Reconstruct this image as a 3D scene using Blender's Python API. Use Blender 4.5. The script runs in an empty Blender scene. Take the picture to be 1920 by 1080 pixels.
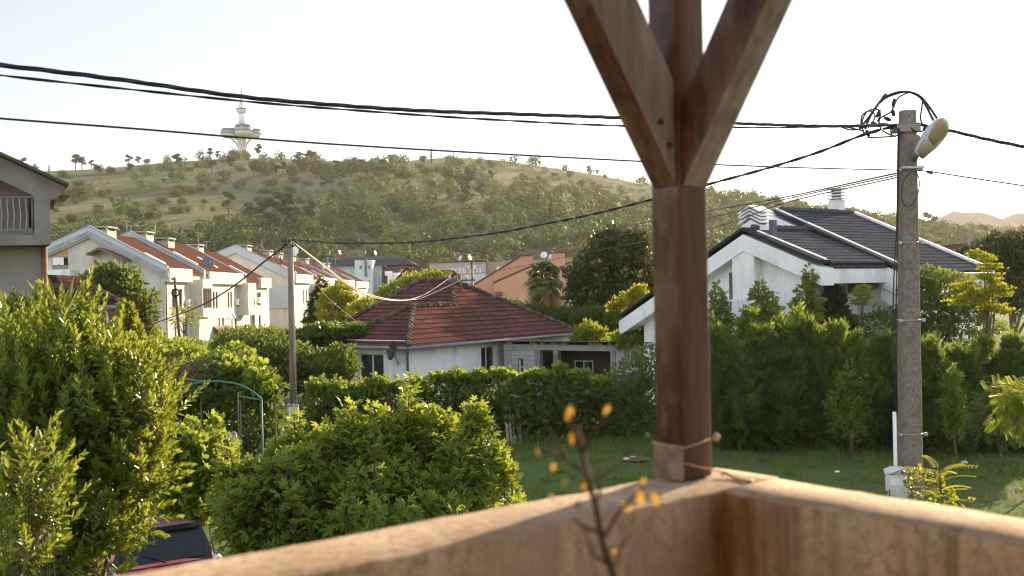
import bpy, math, random
import numpy as np
from mathutils import Vector

rng = np.random.default_rng(7)
random.seed(7)
scene = bpy.context.scene
COL = scene.collection
PI = math.pi

# ------------------------------------------------------------------ camera model
FPX = 1920.0
ROLL = math.radians(1.1)
HY = 545.0
EYE = 5.0
CR, SR = math.cos(ROLL), math.sin(ROLL)


def ray(px, py):
    u = (px - 960) / FPX
    v = (HY - py) / FPX
    return u * CR + v * SR, -u * SR + v * CR


def at(px, py, Y):
    x, d = ray(px, py)
    return np.array([x * Y, Y, EYE + d * Y])


def onz(px, py, z):
    x, d = ray(px, py)
    Y = (z - EYE) / d
    return np.array([x * Y, Y, z])


def hit(px, py, p0, n):
    x, d = ray(px, py)
    r = np.array([x, 1.0, d])
    c = np.array([0, 0, EYE])
    t = np.dot(np.array(p0) - c, n) / np.dot(r, n)
    return c + r * t


def mpp(Y):
    return Y / FPX


def unit(v):
    v = np.asarray(v, float)
    return v / np.linalg.norm(v)


UP = np.array([0, 0, 1.0])

# ------------------------------------------------------------------ materials
MATS = {}


def new_mat(name):
    m = bpy.data.materials.new(name)
    m.use_nodes = True
    nt = m.node_tree
    for n in list(nt.nodes):
        nt.nodes.remove(n)
    out = nt.nodes.new('ShaderNodeOutputMaterial')
    MATS[name] = m
    return m, nt, out


def ramp(nt, fac, stops):
    r = nt.nodes.new('ShaderNodeValToRGB')
    els = r.color_ramp.elements
    while len(els) < len(stops):
        els.new(0.5)
    for e, (p, c) in zip(els, stops):
        e.position = p
        e.color = (*c, 1)
    nt.links.new(fac, r.inputs[0])
    return r.outputs[0]


def noise(nt, scale, detail=4, rough=0.55, vec=None, kind='Object', stretch=None):
    n = nt.nodes.new('ShaderNodeTexNoise')
    n.inputs['Scale'].default_value = scale
    n.inputs['Detail'].default_value = detail
    n.inputs['Roughness'].default_value = rough
    if vec is None:
        tc = nt.nodes.new('ShaderNodeTexCoord')
        vec = tc.outputs[kind]
    if stretch:
        mp = nt.nodes.new('ShaderNodeMapping')
        mp.inputs['Scale'].default_value = stretch
        nt.links.new(vec, mp.inputs['Vector'])
        vec = mp.outputs[0]
    nt.links.new(vec, n.inputs['Vector'])
    return n.outputs['Fac']


def mixc(nt, fac, a, b, mode='MIX'):
    m = nt.nodes.new('ShaderNodeMix')
    m.data_type = 'RGBA'
    m.blend_type = mode
    if isinstance(fac, (int, float)):
        m.inputs[0].default_value = fac
    else:
        nt.links.new(fac, m.inputs[0])
    for s, v in ((6, a), (7, b)):
        if isinstance(v, tuple):
            m.inputs[s].default_value = (*v, 1)
        else:
            nt.links.new(v, m.inputs[s])
    return m.outputs[2]


def bump(nt, h, strength, dist=0.02):
    b = nt.nodes.new('ShaderNodeBump')
    b.inputs['Strength'].default_value = strength
    b.inputs['Distance'].default_value = dist
    nt.links.new(h, b.inputs['Height'])
    return b.outputs[0]


def surf(name, c1, c2=None, scale=3.0, rough=0.8, bmp=0.2, bscale=40, metal=0.0, spec=0.4, stretch=None, dist=0.01,
         c3=None, s3=1.0, coat=0.0, lo=0.35, hi=0.65):
    """a surface with noise colour variation, larger stains and a fine bump"""
    m, nt, out = new_mat(name)
    p = nt.nodes.new('ShaderNodeBsdfPrincipled')
    p.inputs['Roughness'].default_value = rough
    p.inputs['Metallic'].default_value = metal
    p.inputs['Specular IOR Level'].default_value = spec
    p.inputs['Coat Weight'].default_value = coat
    if c2 is None:
        c2 = tuple(x * 0.75 for x in c1)
    c = ramp(nt, noise(nt, scale, 6, 0.6, stretch=stretch), [(lo, c2), (hi, c1)])
    if c3:
        c = mixc(nt, ramp(nt, noise(nt, s3, 5, 0.65, stretch=stretch), [(0.5, (0, 0, 0)), (0.72, (1, 1, 1))]), c, c3)
    nt.links.new(c, p.inputs['Base Color'])
    if bmp:
        nt.links.new(bump(nt, noise(nt, bscale, 5, 0.6, stretch=stretch), bmp, dist), p.inputs['Normal'])
    nt.links.new(p.outputs[0], out.inputs[0])
    return m


def leaf_mat(name, dark, light, trans, tfac=0.4, rough=0.45, spec=0.4, scale=0.6, odd=None, gain=1.2):
    dark, light = (tuple(x * gain * w for x, w in zip(c_, (1.10, 1.0, .82))) for c_ in (dark, light))
    m, nt, out = new_mat(name)
    geo = nt.nodes.new('ShaderNodeNewGeometry')
    c = ramp(nt, geo.outputs['Random Per Island'], [(0.0, dark), (1.0, light)])
    c = mixc(nt, ramp(nt, noise(nt, scale, 3, 0.5), [(0.3, (0.55, 0.6, 0.55)), (0.7, (1, 1, 1))]), mixc(nt, 1.0, c, (0.8, 0.85, 0.8), 'MULTIPLY'), c)
    if odd:
        c = mixc(nt, ramp(nt, geo.outputs['Random Per Island'], [(odd[1], (0, 0, 0)), (odd[1] + 0.01, (1, 1, 1))]), c, odd[0])
    p = nt.nodes.new('ShaderNodeBsdfPrincipled')
    p.inputs['Roughness'].default_value = rough
    p.inputs['Specular IOR Level'].default_value = spec
    nt.links.new(c, p.inputs['Base Color'])
    t = nt.nodes.new('ShaderNodeBsdfTranslucent')
    tc = mixc(nt, 0.35, trans, c)
    nt.links.new(tc, t.inputs['Color'])
    mx = nt.nodes.new('ShaderNodeMixShader')
    mx.inputs[0].default_value = tfac
    nt.links.new(p.outputs[0], mx.inputs[1])
    nt.links.new(t.outputs[0], mx.inputs[2])
    nt.links.new(mx.outputs[0], out.inputs[0])
    return m


def tile_mat(name, c1, c2, dark, row=0.33, colw=0.22, rough=0.8, spec=0.0, moss=None, bstr=0.9):
    """roof tiles from UV in metres: u along the eave, v up the slope"""
    m, nt, out = new_mat(name)
    uv = nt.nodes.new('ShaderNodeTexCoord').outputs['UV']
    sep = nt.nodes.new('ShaderNodeSeparateXYZ')
    nt.links.new(uv, sep.inputs[0])

    def math_(op, a, b=None):
        n = nt.nodes.new('ShaderNodeMath')
        n.operation = op
        for i, v in enumerate((a, b)):
            if v is None:
                continue
            if isinstance(v, (int, float)):
                n.inputs[i].default_value = v
            else:
                nt.links.new(v, n.inputs[i])
        return n.outputs[0]
    wob = math_('MULTIPLY', math_('SUBTRACT', noise(nt, 1.3, 3, vec=uv), 0.5), 0.10)
    v = math_('DIVIDE', math_('ADD', sep.outputs[1], wob), row)
    u = math_('DIVIDE', sep.outputs[0], colw)
    fv = math_('FRACT', v)
    hu = math_('ABSOLUTE', math_('SINE', math_('MULTIPLY', u, PI)))
    height = math_('ADD', math_('MULTIPLY', math_('SUBTRACT', 1.0, fv), 0.7), math_('MULTIPLY', hu, 0.5))
    # per-tile tint
    wn = nt.nodes.new('ShaderNodeTexWhiteNoise')
    wn.noise_dimensions = '2D'
    cmb = nt.nodes.new('ShaderNodeCombineXYZ')
    nt.links.new(math_('FLOOR', u), cmb.inputs[0])
    nt.links.new(math_('FLOOR', v), cmb.inputs[1])
    nt.links.new(cmb.outputs[0], wn.inputs['Vector'])
    c = ramp(nt, wn.outputs[0], [(0.0, c2), (1.0, c1)])
    c = mixc(nt, ramp(nt, noise(nt, 0.9, 6, 0.65, vec=uv), [(0.38, (1, 1, 1)), (0.62, (0, 0, 0))]), c, moss or dark)
    lap = ramp(nt, fv, [(0.0, (0, 0, 0)), (0.62, (0, 0, 0)), (0.86, (1, 1, 1))])
    c = mixc(nt, math_('MULTIPLY', lap, 0.95), c, dark)
    p = nt.nodes.new('ShaderNodeBsdfPrincipled')
    p.inputs['Roughness'].default_value = rough
    p.inputs['Specular IOR Level'].default_value = spec
    nt.links.new(c, p.inputs['Base Color'])
    nt.links.new(bump(nt, height, bstr, 0.045), p.inputs['Normal'])
    nt.links.new(p.outputs[0], out.inputs[0])
    return m


# ------------------------------------------------------------------ mesh builder
def link(o, parent=None):
    COL.objects.link(o)
    if parent is not None:
        o.parent = parent
    return o


def world_loc(o):
    p = np.zeros(3)
    while o is not None:
        p = p + np.array(o.location)
        o = o.parent
    return p


def thing(name, label, cat, loc=(0, 0, 0), group=None):
    o = bpy.data.objects.new(name, None)
    o.empty_display_size = 0.2
    o.location = tuple(float(x) for x in loc)
    link(o)
    o['label'] = label
    o['category'] = cat
    if group:
        o['group'] = group
    return o


def tag(o, label=None, cat=None, group=None, kind=None):
    for k, v in (('label', label), ('category', cat), ('group', group), ('kind', kind)):
        if v:
            o[k] = v
    return o


class MB:
    def __init__(self):
        self.v = []
        self.n = 0
        self.loops = []
        self.sizes = []
        self.uvs = []
        self.mi = []
        self.cur = 0

    def raw(self, V, faces, uvs=None):
        V = np.asarray(V, float).reshape(-1, 3)
        b = self.n
        self.v.append(V)
        self.n += len(V)
        for k, f in enumerate(faces):
            f = np.asarray(f, np.int64)
            if f.ndim == 1:
                f = f[None]
            self.loops.append((f + b).ravel())
            self.sizes.append(np.full(len(f), f.shape[1]))
            self.mi.append(np.full(len(f), self.cur))
            if uvs is not None and uvs[k] is not None:
                self.uvs.append(np.asarray(uvs[k], float).reshape(-1, 2))
            else:
                self.uvs.append(np.zeros((f.size, 2)))
        return self

    def poly(self, pts, uv=True):
        pts = [np.asarray(p, float) for p in pts]
        u = None
        if uv:
            n = np.zeros(3)
            for i in range(len(pts)):
                n += np.cross(pts[i] - pts[0], pts[(i + 1) % len(pts)] - pts[0])
            n = unit(n)
            ex = np.cross(UP, n)
            ex = unit(ex) if np.linalg.norm(ex) > 1e-4 else np.array([1.0, 0, 0])
            ey = np.cross(n, ex)
            u = [[(np.dot(p, ex), np.dot(p, ey)) for p in pts]]
        return self.raw(pts, [list(range(len(pts)))], u)

    def box(self, o, a, b, c):
        """corner o and three edge vectors"""
        o, a, b, c = (np.asarray(x, float) for x in (o, a, b, c))
        if np.dot(np.cross(a, b), c) < 0:
            a, b = b, a
        P = [o, o + a, o + a + b, o + b, o + c, o + a + c, o + a + b + c, o + b + c]
        for f in ((0, 3, 2, 1), (4, 5, 6, 7), (0, 1, 5, 4), (1, 2, 6, 5), (2, 3, 7, 6), (3, 0, 4, 7)):
            self.poly([P[i] for i in f])
        return self

    def cbox(self, c, ex, ey, ez, sx, sy, sz):
        ex, ey, ez = (np.asarray(x, float) for x in (ex, ey, ez))
        o = np.asarray(c, float) - ex * sx / 2 - ey * sy / 2 - ez * sz / 2
        return self.box(o, ex * sx, ey * sy, ez * sz)

    def abox(self, lo, hi):
        lo, hi = np.asarray(lo, float), np.asarray(hi, float)
        d = hi - lo
        return self.box(lo, (d[0], 0, 0), (0, d[1], 0), (0, 0, d[2]))

    def prism(self, pts, ext):
        """closed polygon extruded by the vector ext"""
        pts = [np.asarray(p, float) for p in pts]
        ext = np.asarray(ext, float)
        n = np.zeros(3)
        for i in range(1, len(pts) - 1):
            n += np.cross(pts[i] - pts[0], pts[i + 1] - pts[0])
        if np.dot(n, ext) > 0:
            pts = pts[::-1]
        q = [p + ext for p in pts]
        self.poly(pts)
        self.poly(q[::-1])
        m = len(pts)
        for i in range(m):
            j = (i + 1) % m
            self.poly([pts[j], pts[i], q[i], q[j]])
        return self

    def tube(self, pts, r, n=8, cap=True):
        pts = np.asarray(pts, float)
        m = len(pts)
        r = np.full(m, r, float) if np.isscalar(r) else np.asarray(r, float)
        t = np.gradient(pts, axis=0)
        t /= np.linalg.norm(t, axis=1)[:, None] + 1e-12
        ref = np.array([0, 0, 1.0]) if abs(t[0][2]) < 0.9 else np.array([1.0, 0, 0])
        rings = []
        x = unit(np.cross(ref, t[0]))
        for i in range(m):
            x = x - t[i] * np.dot(x, t[i])
            x = unit(x)
            y = np.cross(t[i], x)
            a = np.arange(n) * 2 * PI / n
            rings.append(pts[i] + r[i] * (np.cos(a)[:, None] * x + np.sin(a)[:, None] * y))
        V = np.concatenate(rings)
        i, k = np.meshgrid(np.arange(m - 1), np.arange(n), indexing='ij')
        k2 = (k + 1) % n
        f = np.stack([i * n + k, i * n + k2, (i + 1) * n + k2, (i + 1) * n + k], -1).reshape(-1, 4)
        fs = [f]
        if cap:
            fs += [np.arange(n)[::-1], (m - 1) * n + np.arange(n)]
        return self.raw(V, fs)

    def lathe(self, c, axis, prof, n=16):
        """profile [(height along axis, radius)]"""
        axis = unit(axis)
        c = np.asarray(c, float)
        ref = np.array([0, 0, 1.0]) if abs(axis[2]) < 0.9 else np.array([1.0, 0, 0])
        x = unit(np.cross(ref, axis))
        y = np.cross(axis, x)
        a = np.arange(n) * 2 * PI / n
        circ = np.cos(a)[:, None] * x + np.sin(a)[:, None] * y
        V = np.concatenate([c + axis * h + circ * r for h, r in prof])
        m = len(prof)
        i, k = np.meshgrid(np.arange(m - 1), np.arange(n), indexing='ij')
        k2 = (k + 1) % n
        f = np.stack([i * n + k, i * n + k2, (i + 1) * n + k2, (i + 1) * n + k], -1).reshape(-1, 4)
        return self.raw(V, [f, np.arange(n)[::-1], (m - 1) * n + np.arange(n)])

    def scatter(self, tpl, pos, ax, nrm, sc, wid=None):
        T, F = tpl
        pos = np.asarray(pos, float)
        N = len(pos)
        if N == 0:
            return self
        y = ax / (np.linalg.norm(ax, axis=1)[:, None] + 1e-9)
        x = np.cross(y, nrm)
        x /= np.linalg.norm(x, axis=1)[:, None] + 1e-9
        z = np.cross(x, y)
        sc = np.broadcast_to(np.asarray(sc, float), (N,))
        wd = sc if wid is None else sc * wid
        V = pos[:, None, :] + (T[None, :, 0, None] * x[:, None, :]) * wd[:, None, None] \
            + (T[None, :, 1, None] * y[:, None, :]) * sc[:, None, None] + (T[None, :, 2, None] * z[:, None, :]) * wd[:, None, None]
        k = len(T)
        off = (np.arange(N) * k)[:, None, None]
        return self.raw(V.reshape(-1, 3), [(np.asarray(f)[None] + off).reshape(-1, np.asarray(f).shape[1]) for f in F])

    def build(self, name, mat, parent=None, smooth=False, bevel=0.0):
        me = bpy.data.meshes.new(name)
        V = np.concatenate(self.v)
        loc = world_loc(parent) if parent is not None else None
        if loc is None:
            loc = np.array([V[:, 0].mean(), V[:, 1].mean(), V[:, 2].min()])
        V = V - loc
        L = np.concatenate(self.loops)
        S = np.concatenate(self.sizes)
        me.vertices.add(len(V))
        me.vertices.foreach_set('co', V.astype(np.float32).ravel())
        me.loops.add(len(L))
        me.loops.foreach_set('vertex_index', L.astype(np.int32))
        me.polygons.add(len(S))
        st = np.concatenate([[0], np.cumsum(S)[:-1]])
        me.polygons.foreach_set('loop_start', st.astype(np.int32))
        U = np.concatenate(self.uvs)
        if np.any(U):
            uvl = me.uv_layers.new(name='UVMap')
            uvl.data.foreach_set('uv', U.astype(np.float32).ravel())
        mats = mat if isinstance(mat, (list, tuple)) else [mat]
        for m in mats:
            me.materials.append(m)
        if len(mats) > 1:
            me.polygons.foreach_set('material_index', np.concatenate(self.mi).astype(np.int32))
        if smooth:
            me.polygons.foreach_set('use_smooth', np.ones(len(S), bool))
        me.update(calc_edges=True)
        o = bpy.data.objects.new(name, me)
        if parent is None:
            o.location = tuple(loc)
        link(o, parent)
        if bevel:
            b = o.modifiers.new('edge', 'BEVEL')
            b.width = bevel
            b.segments = 2
            b.limit_method = 'ANGLE'
            w = o.modifiers.new('weld', 'WELD')
            w.merge_threshold = 0.0005
            o.modifiers.move(1, 0)
        return o


# ------------------------------------------------------------------ leaf templates (unit length along +y)
def tpl_diamond(w=0.3, fold=0.12):
    return np.array([[0, 0, 0], [w, .45, fold], [0, 1, -.05], [-w, .45, fold]]), [np.array([[0, 1, 2], [0, 2, 3]])]


def tpl_lance(w=0.16, fold=0.06, curl=-0.12):
    return np.array([[0, 0, 0], [w, .35, fold], [w * .85, .68, fold + curl * .4], [0, 1, curl],
                     [-w * .85, .68, fold + curl * .4], [-w, .35, fold]]), [np.array([[0, 1, 2, 3], [0, 3, 4, 5]])]


def tpl_fig():
    pts = [[0, .12, 0]]
    ar = [(-140, .24)]
    for k, (a, L) in enumerate(((-98, .60), (-46, .86), (0, 1.0), (46, .86), (98, .60))):
        w = 13 if k in (1, 2, 3) else 15
        ar += [(a - w, .74 * L), (a - w * .55, .97 * L), (a + w * .55, .97 * L), (a + w, .74 * L)]
        if k < 4:
            ar.append(((-72, -23, 23, 72)[k], .36))
    ar.append((140, .24))
    for a, r in ar:
        a = math.radians(a)
        pts.append([math.sin(a) * r * .8, .34 + math.cos(a) * r * .72, -.18 * r * r + (.05 if r < .4 else 0)])
    pts.append([0, .34, 0.03])
    c = len(pts) - 1
    fs = [[c, i + 1, i] for i in range(1, c - 1)] + [[c, 0, c - 1], [c, 1, 0]]
    return np.array(pts), [np.array(fs)]


def tpl_vine():
    ang = [-160, -110, -70, -48, -22, 0, 22, 48, 70, 110, 160]
    rad = [.35, .62, .50, .72, .52, .80, .52, .72, .50, .62, .35]
    pts = []
    for a, r in zip(ang, rad):
        a = math.radians(a)
        pts.append([math.sin(a) * r * .8, .3 + math.cos(a) * r * .85, -.2 * r * r])
    pts.append([0, .3, 0])
    c = len(pts) - 1
    fs = [[c, i + 1, i] for i in range(c - 1)] + [[c, 0, c - 1]]
    return np.array(pts), [np.array(fs)]


def tpl_spray(n=6, w=0.05, spread=0.26):
    V, F = [], []
    r = np.random.default_rng(3)
    for i in range(n):
        y0 = 0.05 + 0.6 * i / n
        s = 1 if i % 2 else -1
        l = 0.42 * (1 - 0.5 * i / n)
        tip = [s * spread * (1 - .6 * i / n), y0 + l, r.uniform(-.15, .15)]
        b = len(V)
        V += [[0, y0, 0], [s * .02 + w, y0 + l * .5, 0.05], tip, [s * spread * .5 - w, y0 + l * .6, -.03]]
        F += [[b, b + 1, b + 2], [b, b + 2, b + 3]]
    b = len(V)
    V += [[-w, 0, 0], [w, 0, 0.02], [0, 1.05, 0]]
    F += [[b, b + 1, b + 2]]
    return np.array(V, float), [np.array(F)]


def tpl_pinnate(n=9, ll=0.2, w=0.045):
    """compound leaf: paired leaflets along an arching stalk"""
    V, F = [], []
    for i in range(n):
        y = 0.15 + 0.8 * i / (n - 1)
        z = -0.35 * y * y
        for s in (-1, 1):
            b = len(V)
            l = ll * (1 - .45 * abs(i / (n - 1) - .35))
            V += [[0, y, z], [s * l * .5, y + l * .28 + w, z - .01], [s * l, y + l * .45, z - .06], [s * l * .5, y + l * .12 - w, z - .02]]
            F += [[b, b + 1, b + 2, b + 3]] if s > 0 else [[b, b + 3, b + 2, b + 1]]
    b = len(V)
    V += [[-.008, 0, 0], [.008, 0, 0], [.006, .5, -.0875], [-.006, .5, -.0875], [.003, 1, -.35], [-.003, 1, -.35]]
    F += [[b, b + 1, b + 2, b + 3], [b + 3, b + 2, b + 4, b + 5]]
    return np.array(V, float), [np.array(F)]


def tpl_shard():
    return np.array([[-.28, 0, 0], [.22, .1, .1], [.42, .55, -.08], [.05, 1, .06], [-.38, .6, -.1]]), [np.array([[0, 1, 2, 3, 4]])]


DIAMOND, LANCE, FIG, VINE, SPRAY, PINN, SHARD = tpl_diamond(), tpl_lance(), tpl_fig(), tpl_vine(), tpl_spray(), tpl_pinnate(), tpl_shard()
ROUND = tpl_diamond(0.42, 0.1)


def rand_unit(n, g):
    v = g.normal(size=(n, 3))
    return v / np.linalg.norm(v, axis=1)[:, None]


def sample_blobs(blobs, n, g, shell=0.55, lump=0.18):
    """points and outward directions in ellipsoids [(centre, radii)] - denser near the shell, lumpy outline"""
    vol = np.array([b[1][0] * b[1][1] + b[1][1] * b[1][2] + b[1][0] * b[1][2] for b in blobs])
    idx = g.choice(len(blobs), n, p=vol / vol.sum())
    C = np.array([b[0] for b in blobs])[idx]
    R = np.array([b[1] for b in blobs])[idx]
    d = rand_unit(n, g)
    ph = (idx * 1.7)
    l = 1 + lump * (np.sin(d[:, 0] * 5 + ph) * np.sin(d[:, 1] * 6 + ph * 2) + np.sin(d[:, 2] * 7 + ph) * .7)
    r = (shell + (1 - shell) * g.random(n) ** 0.6) * l
    P = C + d * R * r[:, None]
    out = d / R
    out /= np.linalg.norm(out, axis=1)[:, None]
    return P, out


def pblob(px, py, Y, rx, ry=None, rd=None):
    """an ellipsoid seen at pixel px,py, at distance Y, radii in pixels (rd: depth radius in metres)"""
    k = mpp(Y)
    ry = ry or rx
    return (at(px, py, Y), np.array([rx * k, (rd if rd else rx * k), ry * k]))


def foliage(mb, blobs, n, size, tpl, g, up=0.3, shell=0.5, droop=0.0, jit=0.7, lump=0.18, svar=0.35, floor=0.05):
    P, out = sample_blobs(blobs, n, g, shell, lump)
    k = P[:, 2] > floor
    P, out = P[k], out[k]
    m = len(P)
    ax = out + rand_unit(m, g) * jit + np.array([0, 0, up - droop])
    nr = out * 0.6 + rand_unit(m, g) * 0.8 + np.array([0, 0, 0.5])
    mb.scatter(tpl, P, ax, nr, size * (1 + svar * g.uniform(-1, 1, m)))
    return mb


def limbs(mb, base, blobs, r0, g, n=7, trunk_h=0.5):
    """a tapered trunk from base and limbs that reach into the crown"""
    C = np.array([b[0] for b in blobs])
    w = np.array([np.prod(b[1]) for b in blobs])
    c = (C * w[:, None]).sum(0) / w.sum()
    base = np.asarray(base, float)
    top = base + (c - base) * 0.95
    mid = base + (c - base) * 0.5 + np.array([g.uniform(-.1, .1), g.uniform(-.1, .1), 0]) * np.linalg.norm(c - base) * .3
    ts = np.linspace(0, 1, 7)
    trunk = np.array([(1 - t) ** 2 * base + 2 * t * (1 - t) * mid + t * t * top for t in ts])
    mb.tube(trunk, r0 * (1 - 0.7 * ts), 8)
    P, _ = sample_blobs(blobs, n, g, 0.55)
    for p in P:
        t = g.uniform(trunk_h * .7, 0.95)
        k = min(int(t * 6), 5)
        s = trunk[k]
        m = (s + p) / 2 + np.array([0, 0, 0.08 * np.linalg.norm(p - s)])
        q = np.array([(1 - a) ** 2 * s + 2 * a * (1 - a) * m + a * a * p for a in np.linspace(0, 1, 5)])
        mb.tube(q, r0 * 0.45 * np.linspace(1, .15, 5), 5, cap=False)
    return mb


def plant(name, label, cat, base, blobs, n, size, tpl, mat, bark, seed=0, r0=0.08, group=None, nl=7, crown='crown', stem='trunk', **kw):
    g = np.random.default_rng(seed + 100)
    t = thing(name, label, cat, base, group)
    mb = MB()
    limbs(mb, base, blobs, r0, g, nl)
    mb.build(stem, bark, t, smooth=True)
    fb = MB()
    foliage(fb, blobs, n, size, tpl, g, **kw)
    fb.build(crown, mat, t)
    return t


# ------------------------------------------------------------------ walls with openings
def wall_face(mb, o, u, L, z0, z1, ops, nrm, depth=0.15):
    """outer wall face from o along u (horizontal unit), height z0..z1 (relative to o), with rectangular openings (u0,z0,u1,z1) and reveals"""
    o, u, nrm = (np.asarray(x, float) for x in (o, u, nrm))
    us = sorted({0.0, L, *[a for q in ops for a in (q[0], q[2])]})
    zs = sorted({z0, z1, *[a for q in ops for a in (q[1], q[3])]})

    def P(a, b, d=0.0):
        return o + u * a + UP * b - nrm * d
    flip = np.dot(np.cross(u, UP), nrm) < 0

    def add(pts):
        mb.poly(pts[::-1] if flip else pts)
    for i in range(len(us) - 1):
        for j in range(len(zs) - 1):
            a, b, c, d = us[i], us[i + 1], zs[j], zs[j + 1]
            cu, cz = (a + b) / 2, (c + d) / 2
            if any(q[0] < cu < q[2] and q[1] < cz < q[3] for q in ops):
                continue
            add([P(a, c), P(b, c), P(b, d), P(a, d)])
    for (a, c, b, d) in ops:
        add([P(a, c, depth), P(a, c), P(a, d), P(a, d, depth)][::-1])
        add([P(b, c), P(b, c, depth), P(b, d, depth), P(b, d)][::-1])
        add([P(a, c, depth), P(b, c, depth), P(b, c), P(a, c)])
        add([P(a, d), P(b, d), P(b, d, depth), P(a, d, depth)])
    return mb


def window(parent, o, u, q, nrm, depth, fmat, gmat, bars=1, fw=0.06, name='window', sill=None, rail=None):
    """frame (part) with pane (sub-part) set in the opening q of a wall face"""
    o, u, nrm = (np.asarray(x, float) for x in (o, u, nrm))
    a, c, b, d = q
    e = 0.004
    p0 = o + u * (a + e) + UP * (c + e) - nrm * (depth - 0.002)
    W, H = b - a - 2 * e, d - c - 2 * e
    mb = MB()
    t = min(0.05, depth * 0.5)
    mb.box(p0, u * fw, UP * H, nrm * t)
    mb.box(p0 + u * (W - fw), u * fw, UP * H, nrm * t)
    mb.box(p0 + u * fw, u * (W - 2 * fw), UP * fw, nrm * t)
    mb.box(p0 + u * fw + UP * (H - fw), u * (W - 2 * fw), UP * fw, nrm * t)
    for k in range(bars):
        x = W * (k + 1) / (bars + 1) - fw / 2
        mb.box(p0 + u * x + UP * fw, u * fw, UP * (H - 2 * fw), nrm * (t * .96))
    if rail:
        mb.box(p0 + u * fw + UP * (H * rail), u * (W - 2 * fw), UP * fw * .8, nrm * (t * .9))
    f = mb.build(name, fmat, parent)
    pb = MB()
    pb.box(p0 + u * fw * .5 + UP * fw * .5 + nrm * (t * .25), u * (W - fw), UP * (H - fw), nrm * (t * .2))
    pb.build('pane', gmat, f)
    if sill:
        sb = MB()
        sb.box(o + u * (a - .06) + UP * (c - .05) + nrm * 0.003, u * (b - a + .12), UP * .045, nrm * .07)
        sb.build('sill', sill, f)
    return f
# ------------------------------------------------------------------ camera, sky, sun, air
SUN_AZ, SUN_EL = math.radians(37), math.radians(18)
cam = bpy.data.cameras.new('camera')
cam.sensor_width = 36
cam.lens = 36 * FPX / 1920
cam.clip_start = 0.1
cam.clip_end = 40000
cam.shift_y = (HY - 540) / 1920
cam.dof.use_dof = True
cam.dof.focus_distance = 24
cam.dof.aperture_fstop = 3.0
co = bpy.data.objects.new('camera', cam)
from mathutils import Matrix
right, up, back = Vector((CR, 0, -SR)), Vector((SR, 0, CR)), Vector((0, -1, 0))
co.matrix_world = Matrix(((right.x, up.x, back.x, 0), (right.y, up.y, back.y, 0), (right.z, up.z, back.z, EYE), (0, 0, 0, 1)))
COL.objects.link(co)
scene.camera = co

w = bpy.data.worlds.new('World')
scene.world = w
w.use_nodes = True
nt = w.node_tree
for n in list(nt.nodes):
    nt.nodes.remove(n)
sky = nt.nodes.new('ShaderNodeTexSky')
sky.sky_type = 'NISHITA'
sky.sun_disc = False
sky.sun_elevation = SUN_EL
sky.sun_rotation = SUN_AZ
sky.air_density = 1.0
sky.dust_density = 0.35
sky.ozone_density = 1.0
sky.altitude = 50
bg = nt.nodes.new('ShaderNodeBackground')
bg.inputs['Strength'].default_value = 0.15
wo = nt.nodes.new('ShaderNodeOutputWorld')
hs = nt.nodes.new('ShaderNodeHueSaturation')
hs.inputs['Saturation'].default_value = .55
nt.links.new(sky.outputs[0], hs.inputs['Color'])
# unseen sky overhead and behind brightened as added fill, low front sky dimmed
gtc = nt.nodes.new('ShaderNodeTexCoord')
gsp = nt.nodes.new('ShaderNodeSeparateXYZ')
nt.links.new(gtc.outputs['Generated'], gsp.inputs[0])
hi_ = ramp(nt, gsp.outputs[2], [(.0, (.50, .50, .50)), (.30, (.60, .60, .60)), (.62, (1.0, 1.0, 1.0))])
mpy = nt.nodes.new('ShaderNodeMapRange')
mpy.inputs['From Min'].default_value = -.6
mpy.inputs['From Max'].default_value = .6
mpy.inputs['To Min'].default_value = 1.75
mpy.inputs['To Max'].default_value = 1.0
nt.links.new(gsp.outputs[1], mpy.inputs['Value'])
skc = mixc(nt, 1.0, hs.outputs[0], (1.02, .98, .95), 'MULTIPLY')
skc = mixc(nt, 1.0, skc, hi_, 'MULTIPLY')
skc = mixc(nt, 1.0, skc, mpy.outputs[0], 'MULTIPLY')
nt.links.new(skc, bg.inputs[0])
nt.links.new(bg.outputs[0], wo.inputs[0])

sl = bpy.data.lights.new('sun', 'SUN')
sl.energy = 5.0
sl.angle = math.radians(0.6)
sl.color = (1.0, 0.78, 0.52)
so = bpy.data.objects.new('sun', sl)
sd = Vector((math.sin(SUN_AZ) * math.cos(SUN_EL), math.cos(SUN_AZ) * math.cos(SUN_EL), math.sin(SUN_EL)))
so.rotation_euler = sd.to_track_quat('Z', 'Y').to_euler()
so.location = (60, 60, 60)
COL.objects.link(so)

scene.view_settings.view_transform = 'Standard'
scene.view_settings.look = 'None'
scene.view_settings.gamma = 1
scene.view_settings.exposure = 1.3
cy = scene.cycles
cy.use_denoising = True
cy.pixel_filter_type = 'BLACKMAN_HARRIS'
cy.filter_width = 1.15
cy.max_bounces = 6
cy.diffuse_bounces = 3
cy.glossy_bounces = 2
cy.transmission_bounces = 4
cy.transparent_max_bounces = 8
cy.volume_bounces = 0
cy.sample_clamp_indirect = 4
cy.caustics_reflective = False
cy.caustics_refractive = False

hm, nt, out = new_mat('haze')
pv = nt.nodes.new('ShaderNodeVolumePrincipled')
pv.inputs['Color'].default_value = (1.0, 0.97, 0.92, 1)
pv.inputs['Density'].default_value = 0.00009
pv.inputs['Anisotropy'].default_value = 0.42
nt.links.new(pv.outputs[0], out.inputs['Volume'])
hz_ = MB().abox((-1800, -40, -30), (2200, 2900, 225)).build('haze', hm)
tag(hz_, 'thin golden evening haze over the valley', kind='stuff')

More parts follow.
